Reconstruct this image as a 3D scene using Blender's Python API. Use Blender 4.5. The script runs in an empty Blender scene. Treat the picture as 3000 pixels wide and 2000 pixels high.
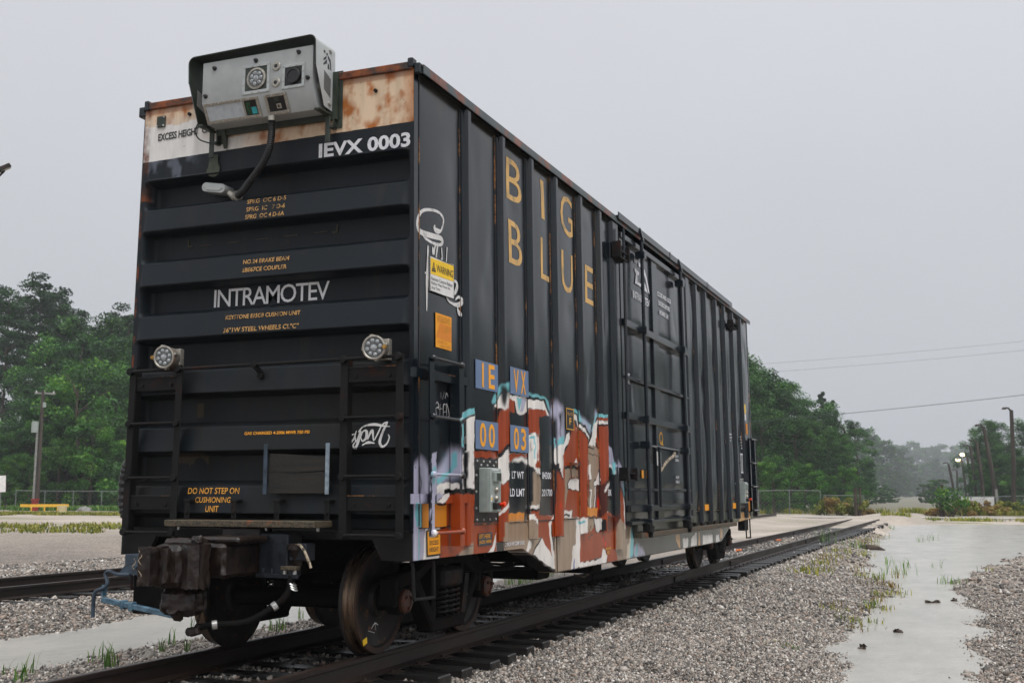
import bpy, math, random
import numpy as np
from mathutils import Vector, Matrix, noise as mnoise

random.seed(7)
rng = np.random.default_rng(11)
PI = math.pi
sc = bpy.context.scene
COL = sc.collection

# ------------------------------------------------------------------ camera
CAM = (5.666, -8.242, 1.371)
YAW, PITCH, FPX = 0.3842, 0.1356, 3291.0          # FPX: focal length for a 3000 px wide frame
cd = bpy.data.cameras.new('camera')
cam = bpy.data.objects.new('camera', cd)
COL.objects.link(cam)
cam.location = CAM
cam.rotation_euler = (PI / 2 + PITCH, 0, YAW)
cd.sensor_width = 36.0
cd.lens = 36.0 * FPX / 3000.0
cd.clip_start = 0.1
cd.clip_end = 6000
cd.dof.use_dof = True
cd.dof.focus_distance = 11.0
cd.dof.aperture_fstop = 4.5
sc.camera = cam

# ------------------------------------------------------------------ overcast sky
SUN_AZ, SUN_EL = math.radians(128), math.radians(62)      # compass-like: from +y clockwise
w = bpy.data.worlds.new('World')
sc.world = w
w.use_nodes = True
nt = w.node_tree
for n in list(nt.nodes):
    nt.nodes.remove(n)
out = nt.nodes.new('ShaderNodeOutputWorld')
bg = nt.nodes.new('ShaderNodeBackground')
sky = nt.nodes.new('ShaderNodeTexSky')
sky.sky_type = 'NISHITA'
sky.sun_disc = False
sky.sun_elevation = SUN_EL
sky.sun_rotation = SUN_AZ
sky.dust_density = 6.0
sky.air_density = 1.6
hs = nt.nodes.new('ShaderNodeHueSaturation')
hs.inputs['Saturation'].default_value = 0.12
hs.inputs['Value'].default_value = 1.0
tc = nt.nodes.new('ShaderNodeTexCoord')
sep = nt.nodes.new('ShaderNodeSeparateXYZ')
ramp = nt.nodes.new('ShaderNodeValToRGB')          # overcast layer: a little brighter overhead
ramp.color_ramp.elements[0].position = 0.0
ramp.color_ramp.elements[0].color = (3.95, 4.1, 4.35, 1)
ramp.color_ramp.elements[1].position = 1.0
ramp.color_ramp.elements[1].color = (9.2, 9.4, 9.7, 1)
e = ramp.color_ramp.elements.new(0.16)
e2 = ramp.color_ramp.elements.new(0.42)
e2.color = (4.75, 4.85, 5.2, 1)
e.color = (4.2, 4.36, 4.65, 1)
cn = nt.nodes.new('ShaderNodeTexNoise')            # faint unevenness of the cloud deck
cn.inputs['Scale'].default_value = 1.6
cn.inputs['Detail'].default_value = 3.0
cmr = nt.nodes.new('ShaderNodeMapRange')
cmr.inputs['From Min'].default_value = 0.3
cmr.inputs['From Max'].default_value = 0.7
cmr.inputs['To Min'].default_value = 0.95
cmr.inputs['To Max'].default_value = 1.05
mulc = nt.nodes.new('ShaderNodeMix'); mulc.data_type = 'RGBA'; mulc.blend_type = 'MULTIPLY'
mulc.inputs['Factor'].default_value = 1.0
mixw = nt.nodes.new('ShaderNodeMix'); mixw.data_type = 'RGBA'
mixw.inputs['Factor'].default_value = 0.93
L = nt.links.new
L(tc.outputs['Generated'], sep.inputs[0]); L(sep.outputs['Z'], ramp.inputs[0])
L(tc.outputs['Generated'], cn.inputs['Vector']); L(cn.outputs['Fac'], cmr.inputs['Value'])
L(ramp.outputs[0], mulc.inputs[6]); L(cmr.outputs[0], mulc.inputs[7])
L(sky.outputs[0], hs.inputs['Color']); L(hs.outputs[0], mixw.inputs[6]); L(mulc.outputs[2], mixw.inputs[7])
L(mixw.outputs[2], bg.inputs['Color']); bg.inputs['Strength'].default_value = 0.1
L(bg.outputs[0], out.inputs['Surface'])

sd = bpy.data.lights.new('sun', 'SUN')
sd.energy = 1.5
sd.angle = math.radians(50)
sd.color = (1.0, 0.985, 0.96)
sun = bpy.data.objects.new('sun', sd)
COL.objects.link(sun)
sdir = Vector((math.sin(SUN_AZ) * math.cos(SUN_EL), math.cos(SUN_AZ) * math.cos(SUN_EL), math.sin(SUN_EL)))
sun.rotation_euler = sdir.to_track_quat('Z', 'Y').to_euler()
sun.location = (12, -12, 20)

sc.view_settings.view_transform = 'Standard'
sc.view_settings.look = 'None'
sc.view_settings.exposure = 0.50
sc.view_settings.gamma = 1.0
sc.view_settings.use_curve_mapping = False
sc.cycles.use_denoising = True
sc.cycles.max_bounces = 8
sc.cycles.diffuse_bounces = 3
sc.cycles.glossy_bounces = 3
sc.cycles.transmission_bounces = 4
sc.cycles.transparent_max_bounces = 6
sc.cycles.volume_bounces = 0
# ------------------------------------------------------------------ helpers
def lin(r, g, b):
    def f(c):
        c /= 255.0
        return c / 12.92 if c <= 0.04045 else ((c + 0.055) / 1.055) ** 2.4
    return (f(r), f(g), f(b))

def at(px, d, z=0.0):
    """Point on the bearing of photo column px, d metres from the camera."""
    a = math.atan((px - 1500.0) / FPX)
    b = YAW - a
    return Vector((CAM[0] - math.sin(b) * d, CAM[1] + math.cos(b) * d, z))

def ht(py, d):
    """Height of a thing reaching photo row py at distance d."""
    return CAM[2] + d * math.tan(PITCH + math.atan((1000.0 - py) / FPX))

class MB:
    def __init__(s):
        s.v = []; s.f = []
    def add(s, vs, fs):
        o = len(s.v); s.v.extend([tuple(p) for p in vs]); s.f.extend([tuple(i + o for i in f) for f in fs]); return s
    def box(s, x0, x1, y0, y1, z0, z1, b=0.0):
        c = ((x0 + x1) / 2, (y0 + y1) / 2, (z0 + z1) / 2)
        return s.obox(c, (1, 0, 0), (0, 1, 0), (0, 0, 1), abs(x1 - x0) / 2, abs(y1 - y0) / 2, abs(z1 - z0) / 2, b)
    def obox(s, c, ax, ay, az, hx, hy, hz, b=0.0):
        c = Vector(c); A = [Vector(ax).normalized(), Vector(ay).normalized(), Vector(az).normalized()]; H = [hx, hy, hz]
        if b <= 0:
            vs = [c + A[0] * i * hx + A[1] * j * hy + A[2] * k * hz for i in (-1, 1) for j in (-1, 1) for k in (-1, 1)]
            return s.add(vs, [(0, 1, 3, 2), (4, 6, 7, 5), (0, 4, 5, 1), (2, 3, 7, 6), (0, 2, 6, 4), (1, 5, 7, 3)])
        b = min(b, hx * .95, hy * .95, hz * .95)
        idx = {}; vs = []
        for i in (-1, 1):
            for j in (-1, 1):
                for k in (-1, 1):
                    sg = (i, j, k)
                    for a in range(3):
                        p = c.copy()
                        for d in range(3):
                            p += A[d] * sg[d] * (H[d] - (0 if d == a else b))
                        idx[(sg, a)] = len(vs); vs.append(p)
        fs = []
        for a in range(3):
            o1, o2 = [d for d in range(3) if d != a]
            for sgn in (-1, 1):
                q = []
                for (u, v_) in ((-1, -1), (1, -1), (1, 1), (-1, 1)):
                    t = [0, 0, 0]; t[a] = sgn; t[o1] = u; t[o2] = v_
                    q.append(idx[(tuple(t), a)])
                fs.append(tuple(q))
        for a in range(3):
            o1, o2 = [d for d in range(3) if d != a]
            for u in (-1, 1):
                for v_ in (-1, 1):
                    t0 = [0, 0, 0]; t1 = [0, 0, 0]
                    t0[a] = -1; t1[a] = 1
                    for t in (t0, t1):
                        t[o1] = u; t[o2] = v_
                    fs.append((idx[(tuple(t0), o1)], idx[(tuple(t1), o1)], idx[(tuple(t1), o2)], idx[(tuple(t0), o2)]))
        for i in (-1, 1):
            for j in (-1, 1):
                for k in (-1, 1):
                    fs.append((idx[((i, j, k), 0)], idx[((i, j, k), 1)], idx[((i, j, k), 2)]))
        return s.add(vs, fs)
    def bar(s, p0, p1, w, h, up=(0, 0, 1), b=0.0):
        p0 = Vector(p0); p1 = Vector(p1); d = (p1 - p0); l = d.length; d.normalize()
        x = d.cross(Vector(up))
        if x.length < 1e-4: x = d.cross(Vector((1, 0, 0)))
        x.normalize(); u = x.cross(d)
        return s.obox((p0 + p1) / 2, x, d, u, w / 2, l / 2, h / 2, b)
    def cyl(s, p0, p1, r0, r1=None, n=12, caps=True):
        p0 = Vector(p0); p1 = Vector(p1); r1 = r0 if r1 is None else r1
        d = (p1 - p0).normalized(); x = d.orthogonal().normalized(); y = d.cross(x)
        vs = []
        for i in range(n):
            a = 2 * PI * i / n; k = x * math.cos(a) + y * math.sin(a)
            vs.append(p0 + k * r0); vs.append(p1 + k * r1)
        fs = [(2 * i, 2 * ((i + 1) % n), 2 * ((i + 1) % n) + 1, 2 * i + 1) for i in range(n)]
        if caps:
            fs.append(tuple(2 * i for i in range(n))[::-1]); fs.append(tuple(2 * i + 1 for i in range(n)))
        return s.add(vs, fs)
    def tube(s, path, r, n=8, caps=True):
        P = [Vector(p) for p in path]; m = len(P); vs = []; last = None
        rr = r if hasattr(r, '__len__') else [r] * m
        for i in range(m):
            d = (P[min(i + 1, m - 1)] - P[max(i - 1, 0)]).normalized()
            x = d.orthogonal().normalized() if last is None else (last - d * last.dot(d)).normalized()
            last = x; y = d.cross(x)
            for k in range(n):
                a = 2 * PI * k / n
                vs.append(P[i] + (x * math.cos(a) + y * math.sin(a)) * rr[i])
        fs = []
        for i in range(m - 1):
            for k in range(n):
                k2 = (k + 1) % n
                fs.append((i * n + k, i * n + k2, (i + 1) * n + k2, (i + 1) * n + k))
        if caps:
            fs.append(tuple(range(n))[::-1]); fs.append(tuple((m - 1) * n + k for k in range(n)))
        return s.add(vs, fs)
    def lathe(s, prof, c, axis, n=32):
        """prof: (radius, offset along axis)."""
        c = Vector(c); d = Vector(axis).normalized(); x = d.orthogonal().normalized(); y = d.cross(x); m = len(prof)
        vs = []
        for (r, h) in prof:
            for k in range(n):
                a = 2 * PI * k / n
                vs.append(c + d * h + (x * math.cos(a) + y * math.sin(a)) * max(r, 1e-4))
        fs = []
        for i in range(m - 1):
            for k in range(n):
                k2 = (k + 1) % n
                fs.append((i * n + k, i * n + k2, (i + 1) * n + k2, (i + 1) * n + k))
        return s.add(vs, fs)
    def prism(s, poly, plane, a0, a1):
        def mk(p, a):
            if plane == 'xz': return (p[0], a, p[1])
            if plane == 'yz': return (a, p[0], p[1])
            return (p[0], p[1], a)
        n = len(poly)
        vs = [mk(p, a0) for p in poly] + [mk(p, a1) for p in poly]
        fs = [tuple(range(n)), tuple(range(2 * n - 1, n - 1, -1))]
        fs += [(i, i + n, (i + 1) % n + n, (i + 1) % n) for i in range(n)]
        return s.add(vs, fs)
    def build(s, name, mat, parent=None, taper=False, smooth=30):
        return mkobj(name, s.v, s.f, mat, parent, taper, smooth)

def wloc(o):
    v = Vector((0, 0, 0))
    while o is not None:
        v += o.location; o = o.parent
    return v

def mkobj(name, v, f, mat, parent=None, taper=False, smooth=30):
    A = np.array(v, dtype=float)
    if taper:
        A[:, 0] *= 1 - .0085 * (A[:, 2] - 3)
    off = wloc(parent) if parent is not None else None
    o_loc = Vector((0, 0, 0))
    if parent is None:
        o_loc = Vector(((A[:, 0].min() + A[:, 0].max()) / 2, (A[:, 1].min() + A[:, 1].max()) / 2, A[:, 2].min()))
        A = A - np.array(o_loc)
    else:
        A = A - np.array(off)
    me = bpy.data.meshes.new(name)
    me.from_pydata(A.tolist(), [], f)
    me.update()
    import bmesh
    bm = bmesh.new(); bm.from_mesh(me)
    bmesh.ops.recalc_face_normals(bm, faces=bm.faces)
    bm.to_mesh(me); bm.free()
    if smooth:
        me.polygons.foreach_set('use_smooth', [True] * len(me.polygons))
        me.set_sharp_from_angle(angle=math.radians(smooth))
    if mat is not None:
        me.materials.append(mat)
    o = bpy.data.objects.new(name, me)
    COL.objects.link(o)
    o.location = o_loc
    if parent is not None:
        o.parent = parent
    return o

def empty(name, loc, label=None, cat=None, group=None, parent=None):
    o = bpy.data.objects.new(name, None)
    COL.objects.link(o)
    o.empty_display_size = 0.2
    o.location = loc
    if parent is not None:
        o.parent = parent
        o.location = Vector(loc) - wloc(parent)
    return tag(o, label, cat, group)

def tag(o, label=None, cat=None, group=None, kind=None):
    if label: o['label'] = label
    if cat: o['category'] = cat
    if group: o['group'] = group
    if kind: o['kind'] = kind
    return o

def copy_tree(o, loc, rotz=0.0, scale=1.0, parent=None, label=None):
    c = o.copy()
    COL.objects.link(c)
    c.parent = parent
    c.location = loc
    c.rotation_euler = (o.rotation_euler[0], o.rotation_euler[1], rotz)
    c.scale = (scale, scale, scale)
    if label: c['label'] = label
    for ch in list(o.children):
        d = ch.copy(); COL.objects.link(d); d.parent = c
        for g in list(ch.children):
            h = g.copy(); COL.objects.link(h); h.parent = d
    return c

# ------------------------------------------------------------------ materials
def newmat(name):
    m = bpy.data.materials.new(name); m.use_nodes = True
    t = m.node_tree
    b = t.nodes['Principled BSDF']
    return m, t, b

def nnoise(t, scale, detail=4, stretch=(1, 1, 1), rough=.55, coord='Object'):
    tc = t.nodes.new('ShaderNodeTexCoord'); mp = t.nodes.new('ShaderNodeMapping'); n = t.nodes.new('ShaderNodeTexNoise')
    mp.inputs['Scale'].default_value = stretch
    n.inputs['Scale'].default_value = scale; n.inputs['Detail'].default_value = detail; n.inputs['Roughness'].default_value = rough
    t.links.new(tc.outputs[coord], mp.inputs[0]); t.links.new(mp.outputs[0], n.inputs['Vector'])
    return n

def nramp(t, src, stops):
    r = t.nodes.new('ShaderNodeValToRGB'); el = r.color_ramp.elements
    while len(el) < len(stops): el.new(0.5)
    for e_, (p, c) in zip(el, stops):
        e_.position = p; e_.color = (c[0], c[1], c[2], 1) if hasattr(c, '__len__') else (c, c, c, 1)
    t.links.new(src, r.inputs[0])
    return r

def nmix(t, fac, a, b, blend='MIX'):
    m = t.nodes.new('ShaderNodeMix'); m.data_type = 'RGBA'; m.blend_type = blend
    for sock, val in ((m.inputs['Factor'], fac), (m.inputs[6], a), (m.inputs[7], b)):
        if hasattr(val, 'is_linked') or hasattr(val, 'links'): t.links.new(val, sock)
        elif hasattr(val, '__len__'): sock.default_value = (val[0], val[1], val[2], 1)
        else: sock.default_value = val
    return m

def nbump(t, b, src, strength, dist=0.01):
    bp = t.nodes.new('ShaderNodeBump'); bp.inputs['Strength'].default_value = strength; bp.inputs['Distance'].default_value = dist
    t.links.new(src, bp.inputs['Height']); t.links.new(bp.outputs[0], b.inputs['Normal'])
    return bp

def pmat(name, c1, c2=None, rough=.5, rough2=None, metal=0.0, scale=6, stretch=(1, 1, 1), bump=0.0, bscale=None, spec=.5, lo=.35, hi=.65, rust=None, rscale=3.0, rlo=.55, rhi=.68, detail=4, bdist=.01):
    m, t, b = newmat(name)
    b.inputs['Metallic'].default_value = metal
    b.inputs['Specular IOR Level'].default_value = spec
    b.inputs['Roughness'].default_value = rough
    c2 = c2 or c1
    n = nnoise(t, scale, detail, stretch)
    r = nramp(t, n.outputs['Fac'], [(lo, c1), (hi, c2)])
    col = r.outputs[0]
    if rough2 is not None:
        rr = nramp(t, n.outputs['Fac'], [(lo, rough), (hi, rough2)])
        t.links.new(rr.outputs[0], b.inputs['Roughness'])
    if rust is not None:
        n2 = nnoise(t, rscale, 6, stretch, .65)
        k = nramp(t, n2.outputs['Fac'], [(rlo, 0.0), (rhi, 1.0)])
        n3 = nnoise(t, rscale * 4, 4)
        rc = nramp(t, n3.outputs['Fac'], [(.35, rust[0]), (.65, rust[1])])
        mx = nmix(t, k.outputs[0], col, rc.outputs[0]); col = mx.outputs[2]
    t.links.new(col, b.inputs['Base Color'])
    if bump > 0:
        nb = nnoise(t, bscale or scale * 4, 4)
        nbump(t, b, nb.outputs['Fac'], bump, bdist)
    return m

BLK1, BLK2 = (.0038, .0070, .0105), (.0075, .0122, .0172)
RUST = (lin(70, 32, 14), lin(150, 78, 32))
M = {}
def car_mat(name, attr=None, gloss=(.10, .26), spec=.5):
    m, t, b = newmat(name)
    n = nnoise(t, 1.3, 6, (1, 1, .5))
    c = nramp(t, n.outputs['Fac'], [(.3, BLK1), (.7, BLK2)]).outputs[0]
    s = nnoise(t, 5.0, 5, (1, 1, .07))
    sf = nramp(t, s.outputs['Fac'], [(.56, 0.0), (.8, .5)])
    c = nmix(t, sf.outputs[0], c, lin(56, 52, 42)).outputs[2]          # dried run-off streaks
    g = nnoise(t, 14.0, 6)
    gf = nramp(t, g.outputs['Fac'], [(.66, 0.0), (.74, .55)])
    c = nmix(t, gf.outputs[0], c, lin(62, 40, 26)).outputs[2]          # small rust specks
    rg = nramp(t, n.outputs['Fac'], [(.25, gloss[0]), (.75, gloss[1])]).outputs[0]
    if attr:
        a = t.nodes.new('ShaderNodeAttribute'); a.attribute_name = attr
        pn = nnoise(t, 9.0, 5, (1, 1, .25))
        pv = nramp(t, pn.outputs['Fac'], [(.25, .72), (.6, 1.0)])
        pc = nmix(t, 1.0, a.outputs['Color'], pv.outputs[0], 'MULTIPLY').outputs[2]
        chip = nnoise(t, 38.0, 3)
        cf = nramp(t, chip.outputs['Fac'], [(.70, 1.0), (.74, .3)])
        af = t.nodes.new('ShaderNodeMath'); af.operation = 'MULTIPLY'
        t.links.new(a.outputs['Alpha'], af.inputs[0]); t.links.new(cf.outputs[0], af.inputs[1])
        c = nmix(t, af.outputs[0], c, pc).outputs[2]
    t.links.new(c, b.inputs['Base Color'])
    t.links.new(rg, b.inputs['Roughness'])
    b.inputs['Specular IOR Level'].default_value = spec
    nb = nnoise(t, 60, 3)
    nbump(t, b, nb.outputs['Fac'], .06, .004)
    return m
M['car'] = car_mat('car_paint', spec=.5)
M['carp'] = car_mat('car_paint_sprayed', 'paint', spec=.5)
M['end'] = car_mat('end_paint', 'paint', (.42, .62), .32)
M['frame'] = pmat('frame_steel', (.006, .0065, .007), (.012, .011, .0105), .55, .75, scale=8, bump=.2, rust=(lin(38, 20, 12), lin(64, 34, 20)), rlo=.56, rhi=.74, spec=.22)
M['caprust'] = pmat('bearing_cap_rust', lin(26, 16, 11), lin(92, 46, 20), .45, .7, scale=14, bump=.4, lo=.3, hi=.75)
M['under'] = pmat('underframe_grime', (.0035, .0035, .0035), (.007, .0065, .006), .75, .9, scale=6, bump=.3, rust=(lin(16, 11, 8), lin(30, 19, 13)), rlo=.5, rhi=.75, spec=.1)
M['coupler'] = pmat('coupler_casting', lin(9, 6, 5), lin(40, 23, 14), .3, .6, scale=9, bump=.9, bscale=18, lo=.3, hi=.75)
M['rusty'] = pmat('rusty_steel', lin(70, 34, 18), lin(142, 76, 34), .55, .8, scale=12, bump=.3, rust=((.02, .018, .016), (.05, .035, .03)), rlo=.5, rhi=.62, rscale=7)
M['seam'] = pmat('rust_seam', (.012, .013, .015), (.02, .02, .022), .6, scale=4, rust=(lin(78, 42, 22), lin(176, 122, 66)), rscale=9, rlo=.53, rhi=.58, stretch=(1, 1, .35))
M['eave'] = pmat('eave_steel', lin(58, 66, 66), lin(84, 92, 94), .35, .5, scale=5, rust=(lin(96, 56, 44), lin(132, 84, 66)), rscale=2.6, rlo=.5, rhi=.57)
M['bluesteel'] = pmat('blue_black_steel', lin(34, 44, 56), lin(60, 76, 90), .35, .55, scale=10, bump=.2)
M['darkblue'] = pmat('dark_blue_steel', lin(12, 15, 20), lin(26, 33, 42), .35, .6, scale=9, bump=.3)
M['leverblue'] = pmat('lever_blue_steel', lin(44, 70, 88), lin(96, 128, 146), .35, .55, scale=10, bump=.25)
M['tread'] = pmat('wheel_tread', lin(62, 46, 36), lin(150, 128, 108), .22, .34, metal=.85, scale=2, stretch=(12, 1, 1), lo=.3, hi=.7)
M['wheel'] = pmat('wheel_plate', lin(10, 8, 7), lin(26, 17, 12), .55, .75, scale=6, bump=.25, rust=(lin(92, 48, 20), lin(160, 92, 40)), rscale=16, rlo=.6, rhi=.75)
M['rim'] = pmat('wheel_rim_rust', lin(16, 11, 8), lin(58, 33, 18), .6, .8, scale=14, bump=.3)
M['wood'] = pmat('weathered_board', lin(17, 16, 14), lin(44, 39, 32), .6, .8, scale=5, stretch=(.35, 1, 6), bump=.35, bscale=30)
M['grate'] = pmat('walkway_grating', lin(36, 31, 24), lin(98, 87, 68), .5, .7, scale=70, bump=.6, bscale=90, rust=RUST, rscale=5, rlo=.58, rhi=.68)
M['galv'] = pmat('galvanised_post', lin(104, 118, 130), lin(146, 160, 170), .4, .6, scale=22, bump=.2)
M['sensor'] = pmat('sensor_grey', lin(166, 170, 170), lin(176, 180, 179), .35, .4, scale=9, bump=.04, bscale=200)
M['hoodgreen'] = pmat('hood_green', lin(38, 46, 38), lin(54, 62, 52), .45, .6, scale=14)
M['stainless'] = pmat('stainless', lin(150, 144, 134), lin(182, 178, 168), .3, .45, metal=.55, scale=40)
M['bolt'] = pmat('bolt_steel', lin(168, 168, 166), lin(205, 204, 200), .25, .35, metal=.6, scale=30)
M['blackplastic'] = pmat('black_plastic', (.008, .008, .009), (.016, .016, .017), .35, .5, scale=20)
M['cell'] = pmat('lamp_cell_glass', lin(120, 124, 126), lin(176, 180, 182), .1, .2, scale=40)
M['frost'] = pmat('frosted_window', lin(186, 194, 200), lin(198, 205, 210), .25, .35, scale=20)
M['cab'] = pmat('cabinet_grey', lin(142, 152, 148), lin(156, 165, 160), .35, .45, scale=14)
M['orange_gasket'] = pmat('orange_gasket', lin(196, 92, 32), lin(206, 112, 46), .5, scale=20)
M['brass'] = pmat('brass', lin(150, 112, 52), lin(196, 152, 80), .3, .45, metal=.7, scale=30)
M['red'] = pmat('red_button', lin(226, 52, 18), lin(240, 70, 24), .3, scale=20)
M['black_recess'] = pmat('black_recess', (.004, .004, .005), (.007, .007, .008), .3, scale=10)
m, t, b = newmat('lens_glass'); M['lens'] = m
b.inputs['Base Color'].default_value = (.14, .15, .155, 1); b.inputs['Roughness'].default_value = .08; b.inputs['Metallic'].default_value = .35
lv = t.nodes.new('ShaderNodeTexVoronoi'); lv.inputs['Scale'].default_value = 60
nbump(t, b, lv.outputs['Distance'], .6, .01)
M['cyan_glass'] = pmat('cyan_filter', lin(40, 150, 160), lin(70, 190, 196), .12, scale=6)
M['greenboard'] = pmat('circuit_green', (.006, .03, .012), (.02, .09, .03), .4, scale=60)

def textmat(name, c, wear=0.0, back=BLK2, wscale=26):
    m, t, b = newmat(name)
    n = nnoise(t, wscale, 5, (1, 1, .6))
    k = nramp(t, n.outputs['Fac'], [(.60 - wear * .3, 0.0), (.72 - wear * .25, min(1.0, wear * 2.2))])
    v = nnoise(t, 5, 3)
    vv = nramp(t, v.outputs['Fac'], [(.3, tuple(x * .84 for x in c)), (.7, c)])
    mx = nmix(t, k.outputs[0], vv.outputs[0], back)
    t.links.new(mx.outputs[2], b.inputs['Base Color']); b.inputs['Roughness'].default_value = .5
    return m
M['tw'] = textmat('white_lettering', lin(226, 226, 230), .12)
M['tww'] = textmat('bright_white_lettering', lin(246, 246, 248), .02)
M['ty'] = textmat('yellow_lettering', lin(236, 176, 60), .15)
M['tys'] = textmat('stencil_yellow', lin(216, 166, 96), .34)
M['tstep'] = textmat('stencil_orange', lin(228, 162, 60), .26)
M['tbig'] = textmat('buff_yellow_lettering', lin(222, 176, 104), .28, lin(128, 122, 98), 7)
M['tk'] = textmat('black_lettering', (.012, .012, .014), .1, (.2, .2, .2))
M['tor'] = textmat('orange_lettering', lin(252, 172, 36), .05)
M['twg'] = textmat('white_spray_paint', lin(222, 220, 218), .2)
M['plateblue'] = textmat('blue_plate', lin(104, 126, 160), .12, lin(86, 108, 142))
M['sticker_y'] = textmat('yellow_sticker', lin(250, 204, 28), .05, lin(220, 180, 30))
M['sticker_o'] = textmat('orange_sticker', lin(246, 164, 20), .25, lin(226, 140, 16), 9)
M['sticker_o2'] = textmat('dark_orange_sticker', lin(226, 134, 18), .2, lin(206, 122, 20), 40)
M['sticker_w'] = textmat('white_sticker', lin(232, 230, 228), .05, lin(200, 198, 196))
M['sticker_o3'] = textmat('faded_print', lin(206, 136, 32), .3, lin(246, 164, 20), 60)
M['refl'] = textmat('amber_reflective_strip', lin(212, 132, 18), .15, lin(196, 122, 20), 90)
M['chalk'] = textmat('chalk_marks', lin(176, 160, 136), .5, (.03, .02, .015), 30)

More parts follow.
